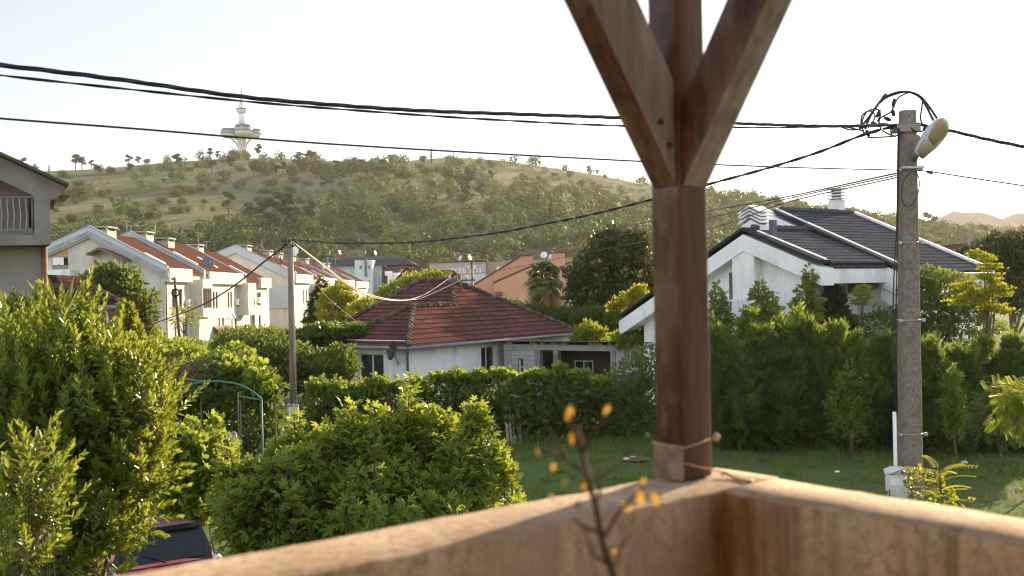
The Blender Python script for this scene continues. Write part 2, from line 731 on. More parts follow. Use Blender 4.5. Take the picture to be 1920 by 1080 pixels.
# ------------------------------------------------------------------ shared materials
BARK = surf('bark', (.16, .11, .075), (.07, .05, .035), 6, .9, .6, 30, stretch=(1, 1, .25))
WHITEWALL = surf('white_render', (.85, .84, .82), (.79, .78, .76), 1.2, .85, .12, 60, c3=(.58, .55, .51), s3=.8, stretch=(1, 1, .35))
CREAM = surf('cream_render', (.66, .60, .52), (.56, .51, .43), .8, .88, .15, 40, c3=(.42, .37, .31), s3=.9, stretch=(1, 1, .25))
CREAM2 = surf('grey_cream_render', (.60, .58, .54), (.52, .50, .47), .8, .88, .15, 40)
GREYWALL = surf('grey_render', (.50, .52, .55), (.44, .46, .49), .6, .85, .1, 30)
LGREYWALL = surf('pale_grey_render', (.62, .64, .64), (.55, .57, .57), .6, .85, .1, 30)
DARKMETAL = surf('dark_roof_metal', (.11, .115, .13), (.08, .085, .10), 1.2, .5, .1, 20)
ORANGE = surf('orange_render', (.64, .33, .20), (.57, .28, .165), .5, .9, .12, 20, c3=(.50, .25, .15), s3=.25)
BROWNWALL = surf('brown_cladding', (.36, .25, .20), (.30, .21, .165), .5, .8, .1, 14)
PINKGREY = surf('pinkish_render', (.46, .39, .36), (.40, .335, .31), .5, .85, .1, 14)
GLASS = surf('window_glass', (.03, .034, .04), (.02, .022, .026), .3, .06, 0, spec=.8)
PALEGLASS = surf('pale_blind', (.55, .55, .53), (.46, .46, .45), .5, .35, 0, spec=.5)
FRAMEW = surf('white_plastic', (.78, .78, .76), (.70, .70, .68), 3, .4, 0)
FRAMEG = surf('grey_plastic', (.30, .31, .33), (.26, .27, .29), 3, .4, 0)
FRAMEB = surf('brown_wood', (.22, .11, .06), (.15, .075, .04), 5, .6, .2, 30)
ORANGEWOOD = surf('varnished_boards', (.62, .30, .07), (.50, .22, .05), 2, .5, .2, 25, stretch=(1, 1, 6))
CONC = surf('weathered_concrete', (.30, .275, .25), (.20, .185, .17), 2.5, .92, .5, 45, c3=(.13, .12, .105), s3=1.1)
CONCL = surf('pale_concrete', (.42, .40, .375), (.32, .30, .28), 2.5, .9, .35, 45, c3=(.25, .235, .21), s3=.9)
ZINC = surf('zinc_flashing', (.24, .25, .27), (.18, .19, .21), 2, .7, .1, 20, spec=.2)
STEEL = surf('grey_steel', (.40, .41, .42), (.32, .33, .34), 8, .4, .1, 60, metal=.7)
VERGE = surf('verge_metal', (.04, .04, .045), (.028, .028, .032), 2, .8, .1, spec=.1)
BLACKCABLE = surf('black_cable', (.018, .018, .022), (.012, .012, .015), 20, .5, .1, 120)
PALECABLE = surf('pale_cable', (.55, .50, .44), (.45, .41, .36), 20, .6, 0)
RUST = surf('rusty_steel', (.17, .065, .035), (.10, .04, .025), 9, .85, .5, 60)
TILE_RED = tile_mat('old_red_tiles', (.185, .072, .054), (.12, .053, .042), (.035, .021, .019), .36, .24, moss=(.095, .05, .042))
TILE_ORANGE = tile_mat('orange_tiles', (.165, .068, .045), (.10, .045, .032), (.042, .024, .02), .40, .26, moss=(.11, .06, .045))
TILE_BROWN = tile_mat('brown_tiles', (.13, .06, .05), (.09, .042, .036), (.035, .02, .018), .36, .26)
TILE_DARK = tile_mat('dark_grey_tiles', (.10, .10, .112), (.066, .066, .076), (.02, .02, .025), .36, .30, rough=.75, spec=.0, moss=(.075, .075, .084), bstr=1.0)

# ------------------------------------------------------------------ ground and hill
CREST = [(-700, 345), (-400, 330), (-200, 322), (0, 322), (90, 320), (200, 314), (300, 305), (400, 298), (500, 296), (600, 299), (740, 301), (800, 296), (850, 294),
         (950, 301), (1050, 318), (1160, 337), (1220, 346), (1340, 370), (1400, 385), (1480, 404), (1560, 420), (1650, 436), (1760, 450), (1920, 466), (2150, 485), (2500, 505)]
YC, YF = 850.0, 330.0
_cx = np.array([at(a, b, YC)[0] for a, b in CREST])
_ch = np.array([at(a, b, YC)[2] for a, b in CREST])


def hill_z(X, Y):
    X, Y = np.asarray(X, float), np.asarray(Y, float)
    # profile is read along the line of sight so that the skyline keeps its shape
    H = np.interp(X, _cx, _ch)
    t = (Y - YF) / (YC - YF)
    s = np.where(t < 1, np.clip(t, 0, 1) * (1.28 - .28 * np.clip(t, 0, 1)), 1.0)
    fall = np.clip((Y - YC) / 500, 0, 1)
    b = 1.6 * np.sin(X / 37 + Y / 61) + 1.3 * np.sin(X / 71 - Y / 43 + 1) + .8 * np.sin(X / 19 + 2 * np.sin(Y / 47)) + .5 * np.sin(Y / 13 + X / 29)
    edge = np.clip(t * 4, 0, 1) * np.clip((1.0 - t) * 4 + .25, 0.12, 1)
    return H * s * (1 - .8 * fall * fall) + b * edge - .6


def hill_hit(px, py):
    x, d = ray(px, py)
    Ys = np.arange(YF + 3, YC + 6, 1.5)
    below = EYE + d * Ys <= hill_z(x * Ys, Ys)
    k = int(np.argmax(below)) if below.any() else int(np.argmin(np.abs(Ys - 846)))
    Y = Ys[k]
    return np.array([x * Y, Y, float(hill_z(x * Y, Y)) - .15])


gm, nt, out = new_mat('ground_soil_and_grass')
p = nt.nodes.new('ShaderNodeBsdfPrincipled')
p.inputs['Roughness'].default_value = .95
p.inputs['Specular IOR Level'].default_value = .1
c = ramp(nt, noise(nt, .35, 8, .65), [(.32, (.05, .10, .032)), (.5, (.075, .14, .04)), (.66, (.105, .15, .05))])
c = mixc(nt, ramp(nt, noise(nt, 2.2, 7, .7), [(.42, (0, 0, 0)), (.66, (1, 1, 1))]), c, (.125, .15, .055))
c = mixc(nt, ramp(nt, noise(nt, .2, 7, .65), [(.54, (0, 0, 0)), (.68, (1, 1, 1))]), c, (.15, .12, .07))
nt.links.new(c, p.inputs['Base Color'])
nt.links.new(bump(nt, noise(nt, 6, 8, .7), .9, .12), p.inputs['Normal'])
nt.links.new(p.outputs[0], out.inputs[0])
mb = MB()
gx = np.unique(np.concatenate([np.linspace(-9000, -200, 12), np.linspace(-200, 200, 41), np.linspace(200, 14000, 14)]))
gy = np.unique(np.concatenate([np.linspace(-400, 0, 3), np.linspace(0, 340, 35), np.linspace(340, 16000, 12)]))
GX, GY = np.meshgrid(gx, gy, indexing='ij')
GZ = 0.05 * np.sin(GX / 5 + 1) * np.sin(GY / 6) * (np.abs(GX) < 150) * (GY < 60) * (GY > 8)
n0, n1 = GX.shape
i, j = np.meshgrid(np.arange(n0 - 1), np.arange(n1 - 1), indexing='ij')
q = np.stack([i * n1 + j, (i + 1) * n1 + j, (i + 1) * n1 + j + 1, i * n1 + j + 1], -1).reshape(-1, 4)
mb.raw(np.stack([GX, GY, GZ], -1).reshape(-1, 3), [q])
tag(mb.build('ground', gm, smooth=True), 'grassy ground of the gardens and fields below the balcony', kind='structure')

hmat, nt, out = new_mat('dry_hill_grass')
p = nt.nodes.new('ShaderNodeBsdfPrincipled')
p.inputs['Roughness'].default_value = .95
p.inputs['Specular IOR Level'].default_value = .05
c = ramp(nt, noise(nt, .05, 9, .68), [(.30, (.10, .11, .05)), (.48, (.175, .162, .085)), (.70, (.26, .225, .125))])
c = mixc(nt, ramp(nt, noise(nt, .014, 7, .66), [(.45, (0, 0, 0)), (.62, (1, 1, 1))]), c, (.085, .105, .04))
c = mixc(nt, ramp(nt, noise(nt, .5, 6, .7), [(.52, (0, 0, 0)), (.75, (1, 1, 1))]), c, (.12, .11, .055))
nt.links.new(c, p.inputs['Base Color'])
nt.links.new(bump(nt, noise(nt, .8, 8, .7), 1.0, 1.2), p.inputs['Normal'])
nt.links.new(p.outputs[0], out.inputs[0])
mb = MB()
hx = np.linspace(-900, 1400, 220)
hy = np.concatenate([np.linspace(YF - 6, YC, 110), np.linspace(YC + 12, YC + 900, 24)])
HX, HYg = np.meshgrid(hx, hy, indexing='ij')
HZ = hill_z(HX, HYg)
n0, n1 = HX.shape
i, j = np.meshgrid(np.arange(n0 - 1), np.arange(n1 - 1), indexing='ij')
q = np.stack([i * n1 + j, (i + 1) * n1 + j, (i + 1) * n1 + j + 1, i * n1 + j + 1], -1).reshape(-1, 4)
mb.raw(np.stack([HX, HYg, HZ], -1).reshape(-1, 3), [q])
tag(mb.build('hill', hmat, smooth=True), 'dry grassy hill dotted with scrub behind the houses', kind='structure')

# distant mountains (a real ridge with depth, several kilometres off)
mm = surf('mountain_rock', (.075, .075, .065), (.05, .055, .045), .004, .95, 0, spec=.0)
mb = MB()
YM = 2000.0
prof = [(1560, 500), (1640, 470), (1690, 440), (1718, 424), (1745, 412), (1770, 406), (1790, 397), (1812, 399), (1840, 400), (1862, 408), (1880, 410), (1905, 402), (1925, 399),
        (1960, 407), (2000, 398), (2080, 408), (2200, 392), (2400, 415), (2700, 450)]
mx_ = np.array([at(a, b, YM)[0] for a, b in prof])
mh_ = np.array([at(a, b - 5, YM)[2] for a, b in prof])
X = np.linspace(mx_[0], mx_[-1], 260)
T = np.linspace(-1, 1, 25)
XX, TT = np.meshgrid(X, T, indexing='ij')
jag = 3.5 * np.sin(XX / 60) * np.sin(XX / 23 + 1) + 3 * np.sin(XX / 11)
ZZ = (np.interp(XX, mx_, mh_) + jag * .5) * np.clip(1 - np.abs(TT) ** 1.3, 0, 1) + 3 * np.sin(XX / 50 + TT * 6) * (1 - np.abs(TT)) * np.abs(TT) * 3 - 5
YY = YM + TT * 420
n0, n1 = XX.shape
i, j = np.meshgrid(np.arange(n0 - 1), np.arange(n1 - 1), indexing='ij')
q = np.stack([i * n1 + j, (i + 1) * n1 + j, (i + 1) * n1 + j + 1, i * n1 + j + 1], -1).reshape(-1, 4)
mb.raw(np.stack([XX, YY, ZZ], -1).reshape(-1, 3), [q])
tag(mb.build('mountains', mm, smooth=True), 'hazy mountain ridge far beyond the hill', kind='structure')
# ------------------------------------------------------------------ hill vegetation
PINE_L = leaf_mat('pine_needles', (.024, .042, .015), (.055, .08, .026), (.16, .19, .04), .14, .7, .1, .2)
CYP_L = leaf_mat('cypress_needles', (.022, .04, .016), (.045, .065, .025), (.10, .12, .03), .15, .7, .1, .2)
SCRUB_L = leaf_mat('scrub_leaves', (.045, .074, .021), (.10, .135, .035), (.26, .30, .05), .16, .7, .1, .05)
WOOD_L = leaf_mat('wood_leaves', (.04, .07, .02), (.095, .135, .034), (.26, .30, .05), .16, .7, .1, .03)


def far_pine(seed, H=10.0, kind='pine'):
    g = np.random.default_rng(seed)
    t = thing(kind + '_tree', 'x x x x', 'tree', (0, 0, 0))
    z = np.zeros(3)
    if kind == 'pine':
        blobs = []
        lean = g.uniform(-.08, .08) * H
        for k in range(g.integers(6, 10)):
            h = g.uniform(.42, .95)
            r = .27 * H * (1.08 - abs(h - .62) * .9)
            a = g.uniform(0, 2 * PI)
            off = r * g.uniform(.1, .9)
            blobs.append((np.array([math.cos(a) * off + lean, math.sin(a) * off, h * H]), np.array([r * .55, r * .55, r * .33]) * g.uniform(.7, 1.2)))
        n, sz = 800, .06 * H
        tr = MB().tube([(0, 0, -.3), (lean * .4 + .02 * H, 0, .3 * H), (lean, 0, .62 * H), (lean, 0, .88 * H)], [.03 * H, .024 * H, .018 * H, .006 * H], 6)
        for b in blobs:
            s = np.array([lean * .7, 0, b[0][2] - .14 * H])
            tr.tube([s, (s + b[0]) / 2 + (0, 0, -.01 * H), b[0]], [.012 * H, .009 * H, .004 * H], 4, False)
        mat = PINE_L
    elif kind == 'cypress':
        blobs = [(np.array([g.uniform(-.02, .02) * H, 0, h * H]), np.array([r * H, r * H, .13 * H])) for h, r in ((.12, .06), (.25, .085), (.4, .09), (.55, .08), (.7, .065), (.84, .045), (.95, .02))]
        n, sz = 600, .036 * H
        tr = MB().tube([(0, 0, -.3), (0, 0, .5 * H), (0, 0, .9 * H)], [.025 * H, .02 * H, .008 * H], 6)
        mat = CYP_L
    else:
        blobs = []
        for k in range(g.integers(4, 8)):
            a = g.uniform(0, 2 * PI)
            r = .42 * H
            blobs.append((np.array([math.cos(a) * r * g.uniform(0, .9), math.sin(a) * r * g.uniform(0, .9), H * g.uniform(.28, .68)]), np.array([.36 * H, .36 * H, .30 * H]) * g.uniform(.6, 1.1)))
        n, sz = 650, .09 * H
        tr = MB().tube([(0, 0, -.3), (.03 * H, 0, .3 * H), (0, .02 * H, .6 * H)], [.035 * H, .028 * H, .01 * H], 6)
        mat = SCRUB_L
    tr.build('trunk', BARK, t, smooth=True)
    fb = MB()
    P, out = sample_blobs(blobs, n, g, .45, .2)
    fb.scatter(SHARD, P, np.cross(out, rand_unit(n, g)) + rand_unit(n, g) * .3, out + rand_unit(n, g) * .4, sz * g.uniform(.6, 1.4, n))
    fb.build('crown', mat, t)
    return t


PROTO = {k: [[far_pine(s0 + q, 10.0, k), False] for q in range(m)] for k, m, s0 in (('pine', 5, 10), ('cypress', 3, 30), ('bush', 5, 50))}


def place_far(px, py, hpx, kind, label, group=None, k=None, wide=1.0, pos=None):
    P = hill_hit(px, py) if pos is None else pos
    H = hpx * P[1] / FPX
    rec = PROTO[kind][k if k is not None else random.randrange(len(PROTO[kind]))]
    src = rec[0]
    if not rec[1]:
        t = src
        rec[1] = True
    else:
        t = src.copy()
        COL.objects.link(t)
        for ch in list(src.children):
            c = ch.copy()
            COL.objects.link(c)
            c.parent = t
    t.name = {'pine': 'pine_tree', 'cypress': 'cypress_tree', 'bush': 'bush'}[kind]
    t.location = P
    s = H / 10
    t.scale = (s * wide, s * wide, s)
    t.rotation_euler = (0, 0, random.uniform(0, 6.28))
    t['label'] = label
    t['category'] = {'pine': 'tree', 'cypress': 'tree', 'bush': 'bush'}[kind]
    if 'group' in t.keys():
        del t['group']
    if group:
        t['group'] = group
    return t


far_list = [
    (20, 315, 24, 'pine', 'scraggy pine peeping over the grey house roof on the skyline'),
    (45, 316, 26, 'pine', 'small pine just beyond the roof slope of the grey house'),
    (92, 326, 18, 'cypress', 'tiny lone cypress on the skyline beside the grey house roof'),
    (117, 334, 20, 'bush', 'round dark bush below the tiny skyline cypress'),
    (141, 314, 32, 'pine', 'tall bare-stemmed pine, first of the pair on the west skyline'),
    (154, 313, 30, 'pine', 'broad pine, second of the pair on the west skyline'),
    (172, 312, 18, 'pine', 'small spreading pine close after the skyline pair'),
    (186, 333, 28, 'pine', 'leaning dark pine below the skyline pair'),
    (240, 309, 22, 'pine', 'sparse pine on the bare crest halfway to the tower'),
    (258, 313, 20, 'pine', 'low leaning pine beside the sparse crest pine'),
    (276, 307, 14, 'bush', 'wispy bush on the bare crest before the tower'),
    (244, 332, 26, 'pine', 'pale pine on the slope under the sparse crest pine'),
    (334, 320, 32, 'pine', 'broad flat-topped pine where the dark terrace begins'),
    (392, 299, 24, 'pine', 'small crest pine next to the tower on its west side'),
    (410, 300, 18, 'pine', 'thin crest pine nearest the tower foot'),
    (370, 322, 20, 'pine', 'small round pine on the terrace below the tower'),
    (396, 325, 30, 'pine', 'dark pine on the terrace below the small crest pine'),
    (432, 326, 34, 'pine', 'twin-stemmed pine on the terrace under the tower'),
    (440, 305, 30, 'bush', 'leafy tree crown hiding the tower foot'),
    (462, 300, 22, 'bush', 'smaller leafy crown beside the tower foot'),
    (486, 296, 28, 'pine', 'tall airy pine on the crest just past the tower'),
    (484, 330, 22, 'pine', 'sunlit pine on the slope just past the tower'),
    (516, 336, 28, 'pine', 'pale sunlit pine standing alone below the terrace trees'),
    (793, 306, 18, 'bush', 'round tree on the summit beside the black cypress'),
    (809, 306, 29, 'cypress', 'slim black cypress on the summit skyline'),
    (850, 306, 22, 'cypress', 'stubby cypress on the summit, second past the round tree'),
    (800, 330, 22, 'bush', 'round bush below the summit cypress'),
    (845, 358, 48, 'pine', 'tall dark pine on the bare upper slope'),
    (866, 352, 34, 'bush', 'bushy tree touching the tall dark upper-slope pine'),
    (880, 356, 42, 'pine', 'dense pine, second tall one on the upper slope'),
    (898, 310, 16, 'bush', 'small round tree past the summit cypresses'),
    (922, 314, 20, 'bush', 'taller round tree past the summit cypresses'),
    (920, 345, 26, 'pine', 'pale pine on the slope beneath the taller round tree'),
    (876, 378, 36, 'pine', 'sunlit pine below the two tall upper-slope pines'),
    (904, 374, 30, 'pine', 'small pine next to the sunlit one on the bare slope'),
    (1104, 328, 18, 'pine', 'largest of three small trees on the falling skyline'),
    (1120, 332, 14, 'pine', 'middle one of three small trees on the falling skyline'),
    (1134, 335, 10, 'bush', 'smallest of three small trees on the falling skyline'),
    (1022, 426, 34, 'cypress', 'shorter of two close black cypresses on the lower slope'),
    (1034, 430, 62, 'cypress', 'taller of two close black cypresses on the lower slope'),
    (991, 402, 22, 'cypress', 'short cypress on the slope west of the close pair'),
    (1052, 376, 34, 'cypress', 'needle-thin cypress above the close pair'),
    (744, 372, 24, 'cypress', 'small thin cypress amid the mid-slope scrub'),
    (740, 415, 46, 'pine', 'tall sunlit pine on the mid slope over the grey flats'),
    (770, 418, 42, 'bush', 'bushy tree next to the tall sunlit mid-slope pine'),
    (428, 404, 46, 'pine', 'yellowish pine standing alone on the mid slope'),
    (470, 430, 52, 'pine', 'first big pine of the mid-slope clump above the red roofs'),
    (500, 445, 74, 'pine', 'darkest big pine of the mid-slope clump above the red roofs'),
    (528, 440, 80, 'pine', 'tallest pine of the mid-slope clump above the red roofs'),
    (548, 448, 66, 'pine', 'leaning pine of the mid-slope clump above the red roofs'),
    (585, 425, 54, 'pine', 'spreading pine at the edge of the mid-slope clump'),
    (618, 405, 34, 'pine', 'slanting thin pine past the mid-slope clump'),
    (606, 360, 30, 'pine', 'airy pine above the slanting thin pine'),
    (640, 345, 30, 'pine', 'small pine at the lower fringe of the terrace trees'),
    (254, 415, 34, 'bush', 'yellow-green small tree above the first red roof'),
    (150, 378, 36, 'bush', 'tall yellowish bush close to the grey house eave'),
    (1500, 414, 26, 'bush', 'rounded tree behind the white louvred chimney'),
    (1653, 434, 26, 'pine', 'small pine on the ridge over the dark tiled roof'),
    (1740, 440, 42, 'pine', 'umbrella pine on the hazy low ridge'),
    (1728, 444, 18, 'bush', 'bush under the hazy umbrella pine'),
    (1768, 448, 22, 'bush', 'lone round bush on the hazy low ridge'),
    (1848, 454, 38, 'pine', 'two-tiered pine above the dark trees on the low ridge'),
    (1700, 440, 18, 'bush', 'small bush on the low ridge beside the concrete pole'),
]
for px, py, h, kind, lab in far_list:
    place_far(px, py, h, kind, lab, wide=1.0 if kind == 'cypress' else 1.05)
# the terrace row of trees along the upper slope
for k, (px, py, h) in enumerate([(476, 330, 30), (492, 331, 40), (510, 326, 34), (530, 328, 30), (548, 330, 26), (566, 324, 44), (584, 322, 40), (598, 328, 38), (615, 330, 30), (630, 328, 30), (645, 330, 34),
                                 (660, 328, 42), (676, 332, 36), (690, 330, 34), (702, 334, 46), (716, 334, 36), (728, 336, 40), (737, 300, 20), (742, 334, 28), (664, 300, 12), (560, 298, 18), (590, 297, 14)]):
    place_far(px, py, h, 'bush' if k % 3 else 'pine', 'tree of the dense dark row along the upper terrace', 'trees in the row along the hill terrace')
g = np.random.default_rng(5)
for k in range(150):
    px = g.uniform(60, 1215)
    top = np.interp(px, [c[0] for c in CREST], [c[1] for c in CREST])
    py = top + 10 + g.random() ** .8 * (95 if px < 420 else 75)
    place_far(px, py, g.uniform(8, 22), 'bush', 'low scattered bush on the dry upper slope', 'scattered bushes on the dry slope', wide=g.uniform(1.0, 1.6))

# woods and scrub that read as one mass
g = np.random.default_rng(21)


def mass(name, label, pts, hs, mat, per, wide=1.0, sz=.16):
    mb = MB()
    C, R = [], []
    P = np.repeat(pts, per, 0)
    H = np.repeat(hs, per)
    m = len(P)
    d = rand_unit(m, g)
    r = (.45 + .55 * g.random(m) ** .5)
    sub = np.repeat(g.normal(size=(len(pts), 3)) * .12, per, 0)
    lobe = 1 + .35 * np.sin(d[:, 0] * 4 + np.repeat(g.uniform(0, 6, len(pts)), per)) * np.cos(d[:, 1] * 4 + np.repeat(g.uniform(0, 6, len(pts)), per))
    pos = P + (d * (r * lobe)[:, None] + sub) * np.stack([H * .5 * wide, H * .5 * wide, H * .5], 1) + np.stack([0 * H, 0 * H, H * .48], 1)
    ax = np.cross(d, rand_unit(m, g)) + rand_unit(m, g) * .25
    mb.scatter(SHARD, pos, ax, d + rand_unit(m, g) * .35 + (0, 0, .25), H * sz * g.uniform(.6, 1.4, m))
    o = mb.build(name, mat)
    return tag(o, label, kind='stuff')


def hill_pts(n, f):
    out = []
    while len(out) < n:
        X = g.uniform(-560, 900)
        Y = YF + 4 + g.random() ** 1.2 * (YC - YF - 6)
        if abs(X / Y) > .62:
            continue
        u = X / Y
        t = (Y - YF) / (YC - YF)
        if g.random() < f(960 + u * FPX, t, X, Y):
            out.append((X, Y))
    a = np.array(out)
    return np.column_stack([a, hill_z(a[:, 0], a[:, 1]) - .3])


def clumpy(X, Y):
    return .5 + .5 * (np.sin(X / 31 + 2 * np.sin(Y / 53)) * np.sin(Y / 37 + 1.5 * np.sin(X / 67)))


# dense wood on the foot of the hill, thinning upward; the line climbs to the right
pts = hill_pts(1900, lambda px, t, X, Y: 1.0 if t < np.interp(px, [0, 300, 560, 900, 1250, 1500, 1900], [.20, .22, .32, .36, .42, .75, 1.0]) else (.10 * clumpy(X, Y)))
mass('hillside_wood', 'wood covering the lower slope behind the rooftops', pts, g.uniform(5.5, 11, len(pts)) * np.where(pts[:, 0] / pts[:, 1] > .2, .8, 1.0), WOOD_L, 150, sz=.145)
pts = hill_pts(1350, lambda px, t, X, Y: (np.interp(t, [0, .25, .5, .75, .9, 1], [1, .9, .65, .30, .12, .05]) * (clumpy(X, Y) ** 1.3) * (.35 + .65 * np.clip((px - 150) / 500, 0, 1))))
mass('hillside_scrub', 'low scrub patches spreading over the slope', pts, g.uniform(1.4, 4.6, len(pts)), SCRUB_L, 80, 1.5, .17)

# ------------------------------------------------------------------ the tower on the crest
TW = surf('tower_concrete', (.74, .70, .63), (.66, .62, .56), .1, .8, 0)
TG = surf('tower_glass', (.10, .15, .21), (.07, .11, .16), .2, .15, 0, spec=.8, metal=.3)
TGB = surf('tower_glass_band', (.28, .31, .33), (.22, .25, .27), .2, .3, 0, spec=.6)
YT = 850.0
k = mpp(YT)
b = at(455, 296, YT)
b[2] = float(hill_z(b[0], YT)) - .4


def tz(py):
    return at(452, py, YT)[2]


tx, ty = b[0], b[1]
t = thing('telecom_tower', 'pale concrete tower with glass pods and a lattice mast on the hill crest', 'tower', b)
zb = tz(256)
MB().lathe((tx, ty, b[2]), UP, [(0, 3.4), (6, 3.2), (zb - b[2] - 2, 4.2), (zb - b[2], 5.0)], 16).build('core', TW, t, smooth=True)
for a in (200, 340, 270, 60, 120):
    a = math.radians(a)
    d = np.array([math.cos(a), math.sin(a), 0])
    q = []
    for s in np.linspace(0, 1, 9):
        q.append(np.array([tx, ty, b[2] + 1.5 + s * (zb - b[2] - 1.7)]) + d * (2.2 + 9.5 * s ** 3.2))
    MB().tube(q, np.linspace(1.5, .8, 9), 6).build('buttress', TW, t, smooth=True)
for a, rr, hh, dz in ((200, 7.6, 8.4, 0), (290, 8.4, 10.0, .5), (345, 7.4, 7.8, -.3), (110, 7.6, 8.0, 0)):
    ar = math.radians(a)
    c = np.array([tx + math.cos(ar) * 10.6, ty + math.sin(ar) * 10.6, zb - 1.4 + dz])
    prof = [(0, rr * .58), (hh * .22, rr * .86), (hh * .34, rr * .88)]
    m1 = MB().lathe(c, UP, prof, 8)
    pod = m1.build('pod', TW, t)
    MB().lathe(c + (0, 0, hh * .34 + .02), UP, [(0, rr * .93), (hh * .30, rr * .93)], 8).build('window_band', TGB, pod)
    MB().lathe(c + (0, 0, hh * .64 + .04), UP, [(0, rr * .93), (hh * .24, rr * .78), (hh * .27, .2)], 8).build('glass_roof', TG, pod)
MB().lathe((tx, ty, zb), UP, [(0, 5.6), (6.4, 5.2), (6.6, 3.9)], 12).build('drum', TGB, t)
z2 = tz(211)
MB().lathe((tx, ty, zb + 8), UP, [(0, 3.1), (z2 - zb - 8, 2.5)], 14).build('shaft', TW, t, smooth=True)
MB().lathe((tx, ty, z2 - 1), UP, [(0, 2.6), (1.4, 3.9), (2.6, 4.4), (3.2, 4.4), (3.3, 2)], 18).build('platform', TW, t)
MB().lathe((tx, ty, z2 + 2.35), UP, [(0, 4.5), (.9, 4.5)], 18).build('platform_rail', TG, t)
z3, z4 = tz(200), tz(166)
MB().lathe((tx, ty, z2 + 2), UP, [(0, 2.0), (z3 - z2 - 2, 1.8)], 10).build('mast_base', TW, t)
mb = MB()
for lv in range(9):
    za, zc = z3 + (z4 - z3) * lv / 12, z3 + (z4 - z3) * (lv + 1) / 12
    ra, rc = 2.0 - lv * .17, 2.0 - (lv + 1) * .17
    for s in range(4):
        a0, a1 = s * PI / 2 + .6, (s + 1) * PI / 2 + .6
        A = (tx + ra * math.cos(a0), ty + ra * math.sin(a0), za)
        B = (tx + rc * math.cos(a0), ty + rc * math.sin(a0), zc)
        C = (tx + rc * math.cos(a1), ty + rc * math.sin(a1), zc)
        mb.tube([A, B], .24, 4)
        mb.tube([A, C], .15, 4)
        mb.tube([B, C], .15, 4)
mb.build('lattice_mast', surf('mast_paint', (.55, .46, .43), (.70, .68, .66), .3, .6, 0), t)
MB().tube([(tx, ty, z3 + (z4 - z3) * .7), (tx, ty, z4 + 7)], [.35, .12], 6).build('antenna', STEEL, t)
# ------------------------------------------------------------------ terraced rows of houses
def ground_z(*a):
    return 0.0


XF = -28.0
SEGW = dict(fmat=FRAMEW, gmat=GLASS)


def chimney(parent, c, sx, sy, h, mat=CONCL):
    """block with an open slot under a flat cap"""
    mb = MB()
    c = np.asarray(c, float)
    mb.abox(c - (sx / 2, sy / 2, 0), c + (sx / 2, sy / 2, h))
    for dx in (-1, 1):
        for dy in (-1, 1):
            p = c + (dx * (sx / 2 - .09), dy * (sy / 2 - .09), h + .001)
            mb.abox(p - (.08, .08, 0), p + (.08, .08, .22))
    mb.abox(c + (-sx / 2 - .1, -sy / 2 - .1, h + .222), c + (sx / 2 + .1, sy / 2 + .1, h + .34))
    return mb.build('chimney', mat, parent)


def antenna(parent, c, h, g):
    mb = MB()
    c = np.asarray(c, float)
    mb.tube([c, c + (0, 0, h)], .025, 5)
    d = unit([g.uniform(-1, 1), g.uniform(-1, 1), 0])
    mb.tube([c + (0, 0, h - .1) - d * .5, c + (0, 0, h - .1) + d * .7], .015, 4)
    e = np.array([-d[1], d[0], 0])
    for s in np.linspace(-.45, .65, 5):
        p = c + (0, 0, h - .1) + d * s
        mb.tube([p - e * .3, p + e * .3], .012, 4)
    return mb.build('antenna', STEEL, parent)


def aircon(name, label, c, u, nrm, w=.85, h=.6, d=.32, group=None, mat=None):
    """split unit: case, fan grille, bracket"""
    c, u, nrm = (np.asarray(x, float) for x in (c, u, nrm))
    t = thing(name, label, 'air conditioner', c, group)
    MB().box(c - u * w / 2 - UP * h / 2, u * w, UP * h, nrm * d).build('case', mat or FRAMEW, t)
    f = c + nrm * (d + .004) - u * w * .14
    mb = MB().lathe(f, nrm, [(0, h * .38), (.012, h * .38), (.013, h * .05)], 18)
    gr = mb.build('fan_grille', DARKMETAL, t)
    m2 = MB()
    for r in (.14, .24, .34):
        a = np.linspace(0, 2 * PI, 19)
        m2.tube(f + nrm * .02 + (np.cos(a)[:, None] * u + np.sin(a)[:, None] * UP) * h * r, .008, 4, False)
    m2.build('guard', FRAMEW, gr)
    mb = MB()
    for s in (-.35, .35):
        mb.box(c + u * w * s - UP * (h / 2 + .05) - nrm * .1, u * .03, UP * .045, nrm * (d + .08))
    mb.build('bracket', STEEL, t)
    return t


def dish(name, label, c, facing, r, mat, foot, post=0.0, cat='satellite dish', group=None):
    """reflector, feed arm and mount"""
    c, foot = np.asarray(c, float), np.asarray(foot, float)
    n = unit(facing)
    t = thing(name, label, cat, foot, group)
    prof = [(-.16 * r, .02 * r), (-.155 * r, .3 * r), (-.11 * r, .6 * r), (-.04 * r, .85 * r), (.02 * r, r), (.035 * r, r), (-.02 * r, .84 * r), (-.09 * r, .6 * r), (-.13 * r, .3 * r), (-.135 * r, .02 * r)]
    MB().lathe(c, n, prof, 22).build('reflector', mat, t, smooth=True)
    low = c - UP * r * .9 + n * .02
    tip = c + n * r * .95 - UP * r * .25
    mb = MB().tube([low, tip], .022 * max(r, .5) / .5, 5)
    mb.lathe(tip - unit(n) * .02, unit(c - tip), [(0, .05 * r / .5), (.12 * r / .5, .04 * r / .5)], 8)
    mb.build('feed_arm', STEEL, t)
    MB().tube([foot, (foot + c) / 2 - n * .05 * r, c - n * .15 * r], .035 * max(r, .5) / .5, 6).build('mount', STEEL, t)
    return t


